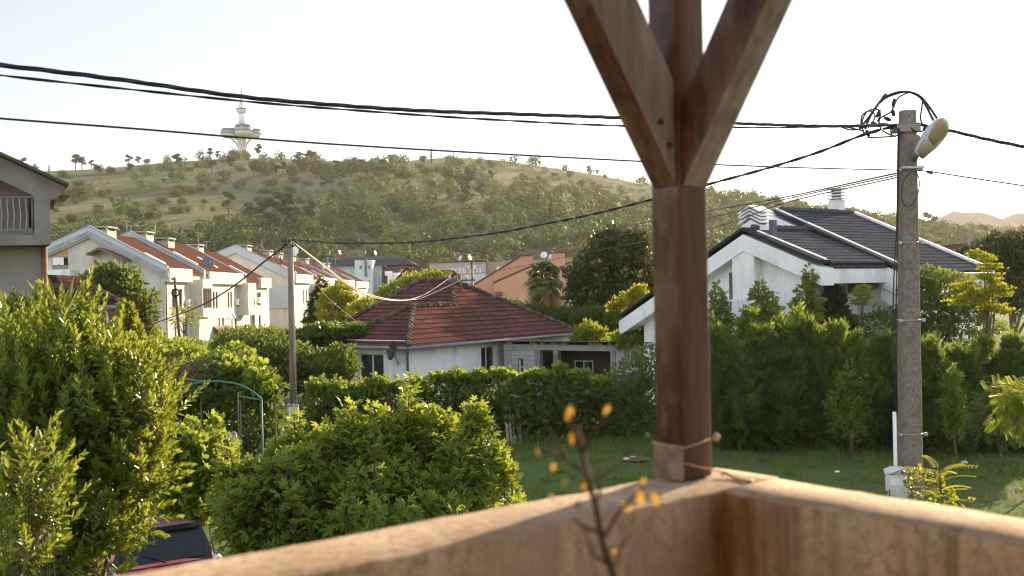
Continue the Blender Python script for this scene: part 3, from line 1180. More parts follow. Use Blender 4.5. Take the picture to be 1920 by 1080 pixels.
def rowhouse(label, Y0, Y1, xf, zb, ze, xr, zr, xl, zl, upper, lower, bays=(), box=None, party=True, gable_ops=(), wall=CREAM, skylights=(), chims=(), seed=0):
    g = np.random.default_rng(seed)
    t = thing('terraced_house', label, 'house', (xf - 5, (Y0 + Y1) / 2, zb), 'terraced houses in the two rows')
    L = Y1 - Y0
    mb = MB()
    ops = [(a, c, b, d) for (a, c, b, d, *_) in list(upper) + list(lower)]
    wall_face(mb, (xf, Y0, zb), (0, 1, 0), L, 0, ze - zb, ops, (1, 0, 0), .14)
    # gable ends (polygons with the sloping top)
    for Y, nn in ((Y0, -1), (Y1, 1)):
        P = [(xf, Y, zb), (xf, Y, ze), (xr, Y, zr), (xl, Y, zl), (xl, Y, zb)]
        mb.poly(P[::-1] if nn < 0 else P)
    mb.poly([(xl, Y0, zb), (xl, Y0, zl), (xl, Y1, zl), (xl, Y1, zb)])
    mb.build('wall', wall, t)
    # roof slab, both slopes
    th = .16
    ov = .02
    sl = (ze - zr) / (xf - xr)
    rb = MB()
    A, B = (xf + .25, ze + sl * .25 + .05), (xr, zr + .05)
    Cc = (xl - .3, zl + .05 - .3 * (zr - zl) / (xr - xl))
    for (p, q) in ((B, A), (B, Cc)):
        pts = [np.array([p[0], Y0 - ov, p[1]]), np.array([q[0], Y0 - ov, q[1]]), np.array([q[0], Y1, q[1]]), np.array([p[0], Y1, p[1]])]
        top = [x + (0, 0, th) for x in pts]
        if q is A:
            rb.poly(top)
        else:
            rb.poly(top[::-1])
        for i in range(4):
            j = (i + 1) % 4
            rb.poly([pts[i], pts[j], top[j], top[i]] if q is A else [pts[j], pts[i], top[i], top[j]])
    roof = rb.build('roof', TILE_ORANGE, t)
    for (f, yy, ln) in skylights:
        m2 = MB()
        for dd in (0,):
            x0 = xr + (xf - xr) * f
            x1 = x0 + ln
            z0, z1 = zr + sl * (x0 - xr) + .22, zr + sl * (x1 - xr) + .22
            m2.prism([(x0, yy, z0), (x1, yy, z1), (x1, yy, z1 + .1), (x0, yy, z0 + .1)], (0, .75, 0))
        m2.build('skylight', PALEGLASS, roof)
    for (f, yy, sx, sy, h) in chims:
        x0 = xr + (xf - xr) * f
        chimney(roof, (x0, yy, zr + sl * (x0 - xr) - .1), sx, sy, h)
    for k in range(1 + (seed % 2)):
        x0 = xr + (xf - xr) * g.uniform(.0, .2)
        antenna(roof, (x0, Y0 + g.uniform(.2, .8) * L, zr + sl * (x0 - xr)), g.uniform(1.4, 2.4), g)
    # party wall upstand and its flashing
    if party:
        pw = MB()
        w_, h_ = .34, .85
        for (p, q) in (((xr, zr), (xf + .3, ze + sl * .3)), ((xl - .3, zl - .15), (xr, zr))):
            pw.prism([(p[0], Y0 - .3, p[1] - .35), (q[0], Y0 - .3, q[1] - .35), (q[0], Y0 - .3, q[1] + h_ * .75), (p[0], Y0 - .3, p[1] + h_ * .75)], (0, w_, 0))
        up_ = pw.build('party_wall', GREYWALL, t)
        m2 = MB()
        for (p, q) in (((xr, zr), (xf + .3, ze + sl * .3)), ((xl - .3, zl - .15), (xr, zr))):
            m2.prism([(p[0], Y0 - .36, p[1] + h_ * .755), (q[0], Y0 - .36, q[1] + h_ * .755), (q[0], Y0 - .36, q[1] + h_ * .755 + .05), (p[0], Y0 - .36, p[1] + h_ * .755 + .05)], (0, w_ + .14, 0))
        m2.build('flashing', ZINC, up_)
    # eave box
    if box:
        m2 = MB().abox((xf + .004, Y0 + box[0], ze - .75), (xf + .45, Y0 + box[1], ze + .38))
        m2.build('eave_box', CREAM, t)
    for q in list(upper) + list(lower):
        a, c, b, d = q[:4]
        fm, gm_, br = (q[4:] + (FRAMEW, GLASS, 1))[:3] if len(q) > 4 else (FRAMEW, GLASS, 1)
        window(t, (xf, Y0, zb), (0, 1, 0), (a, c, b, d), (1, 0, 0), .14, fm, gm_, br, .07, sill=CONCL)
    for (a, b, c, d, out, fm, gm_) in bays:
        o = np.array([xf + .004, Y0 + a, zb + c])
        m2 = MB()
        m2.box(o, (out, 0, 0), (0, b - a, 0), (0, 0, .75))
        m2.box(o + (0, 0, d - c - .75), (out, 0, 0), (0, b - a, 0), (0, 0, .75))
        m2.box(o + (0, 0, .752), (out - .05, 0, 0), (0, .12, 0), (0, 0, d - c - 1.504))
        m2.box(o + (0, b - a - .12, .752), (out - .05, 0, 0), (0, .12, 0), (0, 0, d - c - 1.504))
        bay = m2.build('bay', CREAM, t)
        window(bay, o + np.array([out - .02, 0.13, .752]), (0, 1, 0), (0, 0, b - a - .26, d - c - 1.506), (1, 0, 0), .08, fm, gm_, 3, .07)
        window(bay, o + np.array([.05, -.001, .752]), (1, 0, 0), (0, 0, out - .12, d - c - 1.506), (0, -1, 0), .08, fm, gm_, 0, .07)
    return t


zb = 0.0
# window tuples: (y0, z0, y1, z1) from the unit's near end and base
W2 = lambda y, z, w=.62, h=1.55, gap=.95, m=GLASS: [(y, z, y + w, z + h, FRAMEB, m, 0), (y + gap, z, y + gap + w, z + h, FRAMEB, m, 0)]
h1 = rowhouse('end house of the near terrace, gable with laundry on its loggia', 82.7, 92.2, XF, zb, 7.0, -34.0, 10.25, -38.6, 8.3,
              [(1.6, 4.1, 2.5, 5.7, FRAMEB, GLASS, 1), (3.4, 4.1, 4.2, 5.7, FRAMEB, GLASS, 0)], [(1.6, 1.4, 2.6, 3.0, FRAMEB, PALEGLASS, 0), (4.4, 1.5, 5.6, 2.9, FRAMEG, GLASS, 1)],
              bays=[(6.3, 9.1, 3.2, 6.5, 1.15, FRAMEB, GLASS), (6.3, 9.1, .6, 3.15, .8, FRAMEW, PALEGLASS)], box=(-.2, 5.7), party=True, skylights=[(.55, 85.5, 1.6)],
              chims=[(.06, 84.6, 1.35, 2.0, .62)], seed=1)
rowhouse('second house of the near terrace, bowl dish on its roof edge', 92.6, 107.3, XF, zb, 6.9, -34.4, 10.4, -38.6, 8.6,
         W2(3.2, 3.9) + W2(8.2, 3.9) + [], W2(4.6, .8, .9, 2.1, 1.3, PALEGLASS) + [(7.9, .7, 9.9, 2.9, FRAMEW, PALEGLASS, 2), (10.6, 1.2, 11.4, 2.8, FRAMEB, GLASS, 0)],
         bays=[(11.9, 14.3, 3.0, 6.3, 1.1, FRAMEW, PALEGLASS)], box=(.9, 12.6), skylights=[(.4, 96.2, 2.2), (.5, 101.5, 1.9)], chims=[(.04, 95.0, 1.35, 1.9, .62), (.16, 98.6, 1.35, 1.9, .62)], seed=2)
rowhouse('third house of the near terrace, set back at its far end', 107.8, 119.0, XF - .25, zb, 6.6, -34.2, 9.9, -38.6, 8.4,
         [(5.4, 3.8, 7.4, 5.4, FRAMEW, GLASS, 1)], [(2.5, .9, 4.6, 3.0, FRAMEW, GLASS, 1), (6.2, 1.2, 7.1, 2.8, FRAMEG, GLASS, 0)], box=(5.8, 10.6), skylights=[(.55, 112, 1.8)], chims=[(.05, 109.8, 1.35, 1.9, .62)], seed=3)
rowhouse('first house of the far terrace, white gable with a grey panel', 125.0, 140.4, -26.8, zb, 7.2, -33.6, 10.6, -38.5, 8.8,
         [(6.2, 3.9, 7.0, 5.6), (8.0, 3.9, 8.9, 5.6)], [(6.0, .9, 7.6, 2.7)], box=(.1, 11.0), skylights=[(.6, 131, 1.9)], chims=[(.05, 127.5, 1.35, 2.2, .62), (.12, 137, 1.35, 2, .62)],
         bays=[(11.4, 14.9, 3.2, 6.4, 1.3, FRAMEW, PALEGLASS)], seed=4)
rowhouse('second house of the far terrace behind the yellow-green tree', 141.0, 158.6, -27.2, zb, 7.0, -33.6, 10.3, -38.5, 8.8,
         W2(2.6, 3.9) + W2(9.0, 3.9), W2(2.6, .9), box=(1.2, 15.5), skylights=[(.5, 147, 2.3), (.6, 152, 2.3)], chims=[(.05, 145, 1.35, 2.2, .62), (.05, 154, 1.35, 2.2, .62)], seed=5)
rowhouse('third house of the far terrace with a small roof dormer', 159.2, 177.4, -27.4, zb, 6.9, -33.6, 10.1, -38.5, 8.8,
         W2(3.0, 3.9) + W2(10, 3.9), W2(3.0, .9), box=(1.2, 16.5), skylights=[(.45, 166, 2.3)], chims=[(.05, 164, 1.35, 2.2, .62), (.2, 173, 1.35, 2.2, .62)], seed=6)
rowhouse('last house of the far terrace next to the grey flats', 178.0, 196.0, -27.6, zb, 6.8, -33.6, 9.9, -38.5, 8.7,
         W2(3.0, 3.9) + W2(11, 3.9), W2(3.0, .9), box=(1.2, 16.5), skylights=[(.5, 184, 2.3)], chims=[(.05, 183, 1.35, 2.2, .62)], seed=7)
# details of the first gable: bargeboards, loggia, hooded balcony, downpipe
Y0 = 82.7
gx_ = lambda px, py: at(px, py, Y0)
mb = MB()
for p, q in (((-34.0, 10.45), (-27.6, 7.0)), ((-38.9, 8.35), (-34.0, 10.45))):
    mb.prism([(p[0], Y0 - .42, p[1] - .42), (q[0], Y0 - .42, q[1] - .42), (q[0], Y0 - .42, q[1]), (p[0], Y0 - .42, p[1])], (0, .1, 0))
mb.build('bargeboard', CONCL, h1)
a, b = gx_(98, 505), gx_(127, 470)
mb = MB().abox((a[0], Y0 - .05, a[2]), (b[0], Y0 - .02, b[2] - .45))
lg = mb.build('loggia', GLASS, h1)
mb = MB().prism([(a[0], Y0 - .055, b[2] - .45), (b[0], Y0 - .055, b[2] - .45), (b[0], Y0 - .055, b[2] + .55), (a[0], Y0 - .055, b[2] - .1)], (0, .03, 0))
mb.build('soffit_boards', ORANGEWOOD, lg)
mb = MB().abox((a[0] - .5, Y0 - .9, a[2] - 1.3), (b[0] + .5, Y0 - .02, a[2] - .05))
mb.build('loggia_parapet', WHITEWALL, lg)
# laundry on the loggia line
for k, xx in enumerate(np.linspace(a[0] + .25, b[0] - .55, 3)):
    t = thing('laundry_cloth', ['white cloth drying on the loggia line, outermost by the post', 'white cloth drying in the middle of the loggia line', 'white cloth drying on the loggia line by the wall'][k], 'laundry', (xx, Y0 - .45, a[2] + .5))
    xs = np.linspace(0, .42, 6)
    V = []
    for x in xs:
        for z in (b[2] - .55, b[2] - .75, b[2] - 1.15 + .08 * (k % 2)):
            V.append((xx + x, Y0 - .45 + .04 * math.sin(x * 25), z))
    F = [[i * 3 + j, (i + 1) * 3 + j, (i + 1) * 3 + j + 1, i * 3 + j + 1] for i in range(5) for j in range(2)]
    m2 = MB().raw(V, [np.array(F)])
    m2.raw(np.array(V) + (0, .008, 0), [np.array(F)[:, ::-1]])
    m2.build('cloth', WHITEWALL, t)
pk, lo, ri = gx_(195, 466), gx_(173, 477), gx_(245, 488)
mb = MB()
for p, q in ((lo, pk), (pk, ri)):
    mb.prism([(p[0], Y0 - 1.2, p[2] - .12), (q[0], Y0 - 1.2, q[2] - .12), (q[0], Y0 - 1.2, q[2] + .05), (p[0], Y0 - 1.2, p[2] + .05)], (0, 1.19, 0))
hood = mb.build('balcony_hood', FRAMEB, h1)
q0, q1 = gx_(183, 512), gx_(240, 490)
MB().abox((q0[0], Y0 - 1.1, q0[2] - .3), (q1[0] + .4, Y0 - .02, q0[2] + .12)).build('balcony_slab', CREAM, hood)
for xx in (gx_(240, 500)[0], gx_(186, 500)[0]):
    MB().abox((xx, Y0 - 1.05, q0[2] + .121), (xx + .16, Y0 - .9, pk[2] - .95)).build('balcony_post', FRAMEB, hood)
window(h1, (gx_(214, 0)[0], Y0 - .15, q0[2]), (1, 0, 0), (0, .2, 1.0, 1.45), (0, -1, 0), .14, FRAMEG, GLASS, 1)
MB().tube([(XF + .12, Y0 - .12, .2), (XF + .12, Y0 - .12, 6.8)], .06, 8).build('downpipe', RUST, h1)
MB().abox((-33.5, Y0 - .1, 3.9), (XF - .2, Y0 - .02, 4.1)).build('string_course', CREAM2, h1)
MB().abox((-33.5, Y0 - .1, 1.1), (XF - .2, Y0 - .02, 1.3)).build('plinth_course', CREAM2, h1)
# blue sign plate by the corner
c = at(296, 633, Y0 - .1)
t = thing('house_sign', 'small blue plate on the gable corner of the near terrace', 'sign', c)
MB().abox(c - (.45, 0, .28), c + (.45, .04, .28)).build('plate', surf('blue_enamel', (.05, .13, .33), None, 3, .4, 0), t, bevel=.01)
MB().abox(c - (.34, .006, .02), c + (.34, -.002, .04)).build('white_stripe', FRAMEW, t)
# grey infill panel on the far terrace gable
far = [o for o in COL.objects if o.get('label', '').startswith('first house of the far')][0]
MB().abox((-32.5, 124.86, 3.4), (-27.2, 124.97, 6.2)).build('grey_panel', GREYWALL, far)

# air conditioners on the facades
for lab, Yy, z in (('white air conditioner under the open bay of the end terrace house', 88.2, 4.5), ('white air conditioner low on the end terrace house wall', 90.9, 1.8),
                   ('white air conditioner high on the second terrace house', 103.9, 4.4), ('white air conditioner low on the second terrace house', 103.6, 1.5), ('white air conditioner on the third terrace house', 112.4, 4.5)):
    aircon('air_conditioner', lab, (XF + .02, Yy, z), (0, 1, 0), (1, 0, 0))
dish('satellite_dish', 'grey bowl dish on the roof edge of the second terrace house', at(390, 492, 99) + (0, 0, 0), (.5, -.6, .35), .6, surf('grey_dish', (.14, .14, .145), None, 3, .5, 0), at(391, 505, 99))
dish('satellite_dish', 'dark dish on the ridge of the end terrace house', at(166, 428, 83.5), (-.4, -.7, .3), .55, DARKMETAL, at(168, 437, 83.5))
dish('satellite_dish', 'small pale dish low on the second terrace house wall', (XF + .6, 100.2, 3.0), (.8, -.5, .3), .36, FRAMEW, (XF, 100.2, 2.7))
dish('satellite_dish', 'pale dish on the ridge of the first far terrace house', at(551, 470, 128) , (.3, -.8, .3), .6, FRAMEW, at(551, 479, 128))

# porch roof on the terrace
t = thing('porch_awning', 'small brown sheet awning against the second terrace house', 'awning', (XF, 98, 2))
MB().prism([(XF + .01, 95.6, 2.1), (XF + 1.5, 95.6, 1.2), (XF + 1.5, 95.6, 1.28), (XF + .01, 95.6, 2.2)], (0, 5, 0)).build('sheet', surf('brown_sheet', (.22, .14, .11), None, 2, .6, 0), t)
for yy in (95.8, 100.3):
    MB().tube([(XF + 1.4, yy, 0), (XF + 1.4, yy, 1.22)], .04, 6).build('post', STEEL, t)

# ------------------------------------------------------------------ grey flats, brown block, small gabled houses, orange house
t = thing('apartment_block', 'grey flats with a pale stair tower and dark mansard roof', 'building', (-30, 235, 0))
Yb = 235.0
u_ = unit([1, .12, 0])
n_ = np.array([u_[1], -u_[0], 0])


def xat(px, Y=Yb):
    return (px - 960) / FPX * Y


def flat_block(parent, name, mat, px0, px1, ytop, Yn, depth, ops=(), zb=0.0, dz=0.12):
    o = at(px0, 545, Yn)
    o[2] = zb
    e = at(px1, 545, Yn)
    L = e[0] - o[0]
    zt = at((px0 + px1) / 2, ytop, Yn)[2]
    mb = MB()
    wall_face(mb, o, (1, 0, 0), L, 0, zt - zb, ops, (0, -1, 0), dz)
    p = [o + (L, 0, 0), o + (L, depth, 0), o + (0, depth, 0), o]
    for i in range(3):
        a, b = p[i], p[i + 1]
        mb.poly([a, b, b + (0, 0, zt - zb), a + (0, 0, zt - zb)])
    mb.poly([o + (0, 0, zt - zb), o + (L, 0, zt - zb), o + (L, depth, zt - zb), o + (0, depth, zt - zb)])
    return mb.build(name, mat, parent), o, L, zt - zb


def pxops(o, Yn, rects, zb=0.0):
    """pixel rectangles -> openings of a frontal wall"""
    r = []
    for (x0, y0, x1, y1) in rects:
        a, b = at(x0, y1, Yn), at(x1, y0, Yn)
        r.append((a[0] - o[0], a[2] - zb, b[0] - o[0], b[2] - zb))
    return r


def block_with_windows(parent, name, mat, px0, px1, ytop, Yn, depth, rects, fm=FRAMEW, gm_=PALEGLASS, bars=1):
    o = at(px0, 545, Yn)
    o[2] = 0
    ops = pxops(o, Yn, rects)
    w_, o, L, H = flat_block(parent, name, mat, px0, px1, ytop, Yn, depth, ops)
    for q in ops:
        window(parent, o, (1, 0, 0), q, (0, -1, 0), .12, fm, gm_, bars, .09)
    return w_


block_with_windows(t, 'wall', GREYWALL, 590, 716, 498, 236, 14, [(612, 499, 630, 509), (646, 500, 655, 509), (700, 499, 709, 509), (700, 525, 709, 534), (612, 525, 630, 534), (700, 551, 709, 557)])
block_with_windows(t, 'stair_tower', LGREYWALL, 666, 699, 487.5, 232.5, 8, [(674, 498, 679, 505), (690, 498, 694, 505), (691, 525, 694, 529)], FRAMEG, GLASS, 0)
MB().abox(at(684, 518, 232) - (0, 0, 0), at(687, 484, 232.45) + (0, 0, 0)).build('dark_stripe', DARKMETAL, t)
block_with_windows(t, 'side_wing', BROWNWALL, 716, 765, 499, 240, 12, [(750, 505, 756, 513)], FRAMEW, PALEGLASS, 0)
MB().abox((at(714, 0, 236)[0], 233.6, at(714, 517, 235)[2]), (at(727, 0, 236)[0], 235.9, at(714, 509, 235)[2])).build('balcony', WHITEWALL, t)
MB().abox((at(714, 0, 236)[0], 233.6, at(714, 541, 235)[2]), (at(727, 0, 236)[0], 235.9, at(714, 533, 235)[2])).build('balcony', GREYWALL, t)
block_with_windows(t, 'pale_wing', WHITEWALL, 727, 748, 511.5, 233, 6, [(736, 515, 738, 519)], FRAMEG, GLASS, 0)
z0, z1 = at(680, 498, 235)[2], at(680, 481, 235)[2]
rb = MB()
xa, xb_ = at(588, 0, 235)[0], at(767, 0, 235)[0]
P = lambda x, y, z: (x, y, z)
rb.poly([P(xa, 235, z0), P(xb_, 235, z0), P(at(748, 0, 235)[0], 239, z1 - .5), P(xa, 239, z1 - .5)])
rb.poly([P(xb_, 235, z0), P(xb_, 252, z0), P(at(748, 0, 235)[0], 249, z1 - .5), P(at(748, 0, 235)[0], 239, z1 - .5)])
rb.poly([P(xa, 239, z1 - .5), P(at(748, 0, 235)[0], 239, z1 - .5), P(at(728, 0, 235)[0], 243, z1 + .3), P(xa, 243, z1 + .3)])
rb.poly([P(at(748, 0, 235)[0], 239, z1 - .5), P(at(748, 0, 235)[0], 249, z1 - .5), P(at(728, 0, 235)[0], 247, z1 + .3), P(at(728, 0, 235)[0], 243, z1 + .3)])
rb.poly([P(xa, 243, z1 + .3), P(at(728, 0, 235)[0], 243, z1 + .3), P(at(728, 0, 235)[0], 247, z1 + .3), P(xa, 247, z1 + .3)])
rb.poly([P(xa, 252, z0), P(xa, 235, z0), P(xa, 239, z1 - .5), P(xa, 243, z1 + .3), P(xa, 247, z1 + .3), P(xa, 249, z1 - .5)])
rb.poly([P(xa, 249, z1 - .5), P(at(748, 0, 235)[0], 249, z1 - .5), P(xb_, 252, z0), P(xa, 252, z0)][::-1])
rb.build('roof', TILE_DARK, t)
for k, (px, py, lab) in enumerate([(618, 478, 'pale roof dish on the grey flats, farthest from the mansard end'), (637, 477, 'pale roof dish on the grey flats, second along the roof'),
                                   (685, 477, 'pale roof dish above the stair tower of the grey flats'), (704, 478, 'pale roof dish on the grey flats nearest the mansard slope')]):
    dish('satellite_dish', lab, at(px, py - 4, 243), (-.9 + 1.8 * (k % 2), -.25, .3), .55, FRAMEW, at(px, py + 4.5, 243), cat='satellite dish')

t = thing('low_block', 'long low pinkish block with a brown clad end', 'building', (-5, 215, 0))
block_with_windows(t, 'wall', PINKGREY, 806, 912, 492, 210, 14, [(845, 503, 851, 510), (852.5, 504, 855, 512), (860, 503, 863, 512), (867, 503, 873, 512), (881, 503, 885, 512), (893, 502, 896, 510), (899, 502, 902, 510)])
o_, oL, oH, oZ = flat_block(t, 'clad_end', BROWNWALL, 912.6, 962, 491, 211, 12)
MB().abox(at(931, 507, 210.9), at(938, 501, 210.95)).build('window', FRAMEW, t)
MB().prism([at(803, 493, 209.4), at(913, 487.5, 209.4), at(913, 486.5, 209.4), at(803, 491.5, 209.4)], (0, 15, 0)).build('roof', FRAMEB, t)
for k, px in enumerate((863, 881)):
    dish('satellite_dish', ['pale dish on the low pinkish block nearer the grey flats', 'pale dish on the low pinkish block nearer its clad end'][k], at(px, 484 - k, 214), (-.8 + 1.7 * k, -.35, .3), .75, FRAMEW, at(px, 492, 214))
for k, (px, py) in enumerate([(876, 502), (888, 501)]):
    aircon('air_conditioner', ['air conditioner between windows of the low pinkish block', 'air conditioner nearest the clad end of the low pinkish block'][k], at(px, py, 209.95), (1, 0, 0), (0, -1, 0), .9, .7)

t = thing('gabled_house', 'small terracotta house with a red roof behind the bungalow', 'house', (-25, 150, 0))
Yg = 150.0
pk = at(764, 504, Yg)
l, r = at(741, 528, Yg), at(782, 524, Yg)
MB().prism([(l[0], Yg, 0), (r[0], Yg, 0), (r[0], Yg, r[2]), (pk[0], Yg, pk[2]), (l[0], Yg, l[2])], (0, 9, 0)).build('wall', ORANGE, t)
rb = MB()
for p, q in ((l + (-.4, 0, -.35), pk), (pk, r + (.4, 0, -.35))):
    rb.prism([p + (0, -.5, .06), q + (0, -.5, .06), q + (0, -.5, .3), p + (0, -.5, .3)], (0, 10, 0))
rb.build('roof', TILE_BROWN, t)
a, b = at(775, 503.5, Yg + 4), at(852, 507, Yg + 4)
e1, e0 = at(870, 527, Yg - 1.5), at(778, 527, Yg - 1.5)
m2 = MB()
m2.poly([e0, e1, b, a])
m2.poly([a, b, b + (0, 6, -3), a + (0, 6, -3)])
m2.poly([e1, b + (0, 6, -3), b])
m2.build('long_roof', TILE_RED, t)
MB().abox((e0[0] + .3, Yg - .8, 0), (e1[0] - .4, Yg + 8, e0[2] + .02)).build('long_wall', CREAM, t)
MB().cbox(at(764, 519, Yg - .03), (1, 0, 0), (0, 1, 0), UP, 1.4, .04, 1.0).build('window', GLASS, t)
t = thing('gabled_house', 'little house gable with red verges next to the brown post', 'house', (-10, 140, 0))
pk = at(853, 514, 140)
l, r = at(842, 527, 140), at(866, 530, 140)
MB().prism([(l[0], 140, 0), (r[0], 140, 0), (r[0], 140, r[2]), (pk[0], 140, pk[2]), (l[0], 140, l[2])], (0, 7, 0)).build('wall', CREAM, t)
rb = MB()
for p, q in ((l + (-.4, 0, -.3), pk), (pk, r + (.4, 0, -.3))):
    rb.prism([p + (0, -.5, .05), q + (0, -.5, .05), q + (0, -.5, .28), p + (0, -.5, .28)], (0, 8, 0))
rb.build('roof', TILE_BROWN, t)
MB().abox(at(850, 545, 139.9), at(857, 528, 139.95)).build('window', PALEGLASS, t)
t = thing('metal_shed', 'low shed with pale corrugated sheets below the pinkish block', 'shed', (-4, 120, 0))
a, b = at(872, 531, 120), at(905, 531, 120)
MB().abox((a[0], 120, 0), (b[0], 125, a[2] - .15)).build('wall', CONCL, t)
MB().prism([(a[0] - .3, 119.6, a[2] - .1), (b[0] + .3, 119.6, a[2] - .1), (b[0] + .3, 119.6, a[2]), (a[0] - .3, 119.6, a[2])], (0, 6, 1.1)).build('roof', ZINC, t)

t = thing('orange_house', 'orange rendered house with stepped lean-to roofs and square chimneys', 'house', (4, 96, 0))
Yo = 98.0
A = lambda px, py, Y=Yo: at(px, py, Y)
mb = MB()
pts = [A(878, 560), A(878, 541), A(974, 483.5), A(974, 480.5), A(999, 480), A(999, 560)]
pts[0][2] = pts[-1][2] = 0
mb.prism(pts, (0, 9, 0))
mb.build('rear_wall', ORANGE, t)
mb = MB()
pts = [A(926, 560, 94), A(926, 531, 94), A(1010, 494, 94), A(1010, 560, 94)]
pts[0][2] = pts[-1][2] = 0
mb.prism(pts, (0, 3.9, 0))
mb.build('front_wall', ORANGE, t)
mb = MB()
pts = [A(1010.5, 560, 95), A(1010.5, 498, 95), A(1033, 498, 95), A(1033, 475, 95), A(1059, 474.5, 95), A(1059, 497, 95), A(1110, 478, 95), A(1150, 470, 95), A(1150, 560, 95)]
pts[0][2] = pts[-1][2] = 0
mb.prism(pts, (0, 8, 0))
mb.build('chimney_wall', ORANGE, t)
CAPM = surf('verge_tile', (.17, .08, .06), None, 2, .8, .1)
for (p, q, Y, d) in (((876, 541), (974, 482.5), Yo, 9), ((924, 531), (1010, 493), 94, 3.9), ((1059, 496), (1112, 476), 95, 8), ((973, 480), (1000, 479.5), Yo, 9), ((1032, 474.5), (1060, 474), 95, 8)):
    a, b = A(*p, Y - .12), A(*q, Y - .12)
    MB().prism([a, b, b + (0, 0, .1), a + (0, 0, .1)], (0, d + .2, 0)).build('verge', CAPM, t)
MB().abox((A(918, 0, 93.8)[0], 93.7, 0), (A(931, 0, 93.8)[0], 93.95, A(920, 547, 94)[2])).build('brown_gate', FRAMEB, t)  # thin brown slab against the front wall
c = A(1060, 500, 94.9)
MB().abox(A(1064, 511, 94.9), A(1072, 497, 94.95)).build('window', GLASS, t)
dish('satellite_dish', 'round white dish on the orange house above the palm', A(1020, 478, 94.6), (-.3, -.9, .25), .32, FRAMEW, A(1021, 500, 94.9))
dish('satellite_dish', 'small white dish beside the taller orange chimney', A(1032, 481, 94.6), (.6, -.6, .25), .22, FRAMEW, A(1033, 486, 94.9))
t = thing('brown_house', 'brown flat wall of a house peeping over the orange house', 'house', (10, 150, 0))
pts = [A(953, 560, 150), A(953, 487.5, 150), A(1090, 481, 150), A(1090, 560, 150)]
pts[0][2] = pts[-1][2] = 0
MB().prism(pts, (0, 9, 0)).build('wall', BROWNWALL, t)
MB().prism([A(952, 487.5, 149.8), A(1091, 481, 149.8), A(1091, 480, 149.8), A(952, 486.5, 149.8)], (0, 9.4, 0)).build('roof_edge', FRAMEB, t)

t = thing('lamp_post', 'slim brown post with a dark square cap near the orange house', 'lamp post', onz(886, 660, 0) * 0 + (at(886, 545, 75)[0], 75, 0))
MB().tube([(at(886, 545, 75)[0], 75, 0), at(885, 495, 75)], .075, 8).build('post', FRAMEB, t)
c = at(884.5, 493, 75)
MB().cbox(c, (1, 0, 0), (0, 1, 0), UP, .26, .26, .2).build('neck', DARKMETAL, t)
MB().cbox(c + (0, 0, .16), (1, 0, 0), (0, 1, 0), UP, .38, .38, .12).build('cap', DARKMETAL, t)
# ------------------------------------------------------------------ the white bungalow
C0 = np.array([-4.5, 43.5, 0.0])
D1 = unit([.58, .814, 0])
N2 = np.array([-D1[1], D1[0], 0])
ZE = 2.98


def hb(t, n, z=0.0):
    return C0 + D1 * t + N2 * n + UP * z


bung = thing('bungalow', 'white bungalow with a worn red tiled hip roof', 'house', hb(6, 4))
KS = .65
L_, TM, TA, NA, NB, NW = 12.9, 3.6, 8.0, 4.0, 2.1, 8.5
ov = .38
zc = ZE + .02
pitch = KS
def rz(n): return zc + pitch * n
eo = -ov
zE = rz(-ov)
A1, A2 = hb(TA, NA, rz(NA)), hb(TA, NA + 2, rz(NA))
Bp = hb(2.9, NB, rz(NB))
kf = (rz(NA) - zE) / (TA - (TM - ov))
tB2 = TM - ov + (rz(NB) - zE) / kf
B2 = hb(tB2, NB, rz(NB))
C_ = hb(-ov, -ov, zE)
R_ = hb(L_ + ov, -ov, zE)
Ll = hb(-ov, 2 * NB + ov, zE)
V_ = hb(TM - ov, 2 * NB + ov, zE)
ML = hb(TM - ov, NW + ov, zE)
BL = hb(L_ + ov, NW + ov, zE)
rb = MB()
for f in ([C_, R_, A1, B2, Bp], [C_, Bp, Ll], [Ll, Bp, B2, V_], [V_, B2, A1, A2, ML], [ML, A2, BL], [BL, A2, A1], [BL, A1, R_]):
    n = np.cross(f[1] - f[0], f[2] - f[0])
    rb.poly(f if n[2] > 0 else f[::-1])
# underside
und = [C_, Ll, V_, ML, BL, R_]
rb.poly([p - UP * .12 for p in und])
for i in range(len(und)):
    a, b = und[i], und[(i + 1) % len(und)]
    rb.poly([a - UP * .12, a, b, b - UP * .12])
roof = rb.build('roof', TILE_RED, bung)
# ridge tiles: one run per hip and ridge, worn and mortar-stained
RIDGE = surf('ridge_tiles', (.125, .066, .052), (.065, .052, .046), 3.2, .95, .5, 22, c3=(.24, .215, .19), s3=2.0, spec=.05)
g = np.random.default_rng(4)
for a, b in ((C_, Bp), (Bp, B2), (B2, A1), (A1, R_), (A1, A2), (A2, ML), (Bp, Ll)):
    n = int(np.linalg.norm(b - a) / .36)
    mb = MB()
    for i in range(n):
        p, q = a + (b - a) * (i / n), a + (b - a) * ((i + 1.12) / n)
        jz = g.uniform(-.012, .02)
        mb.tube([p + UP * (.05 + jz), q + UP * (.03 + jz)], [.135, .105], 8)
    mb.build('ridge', RIDGE, roof)
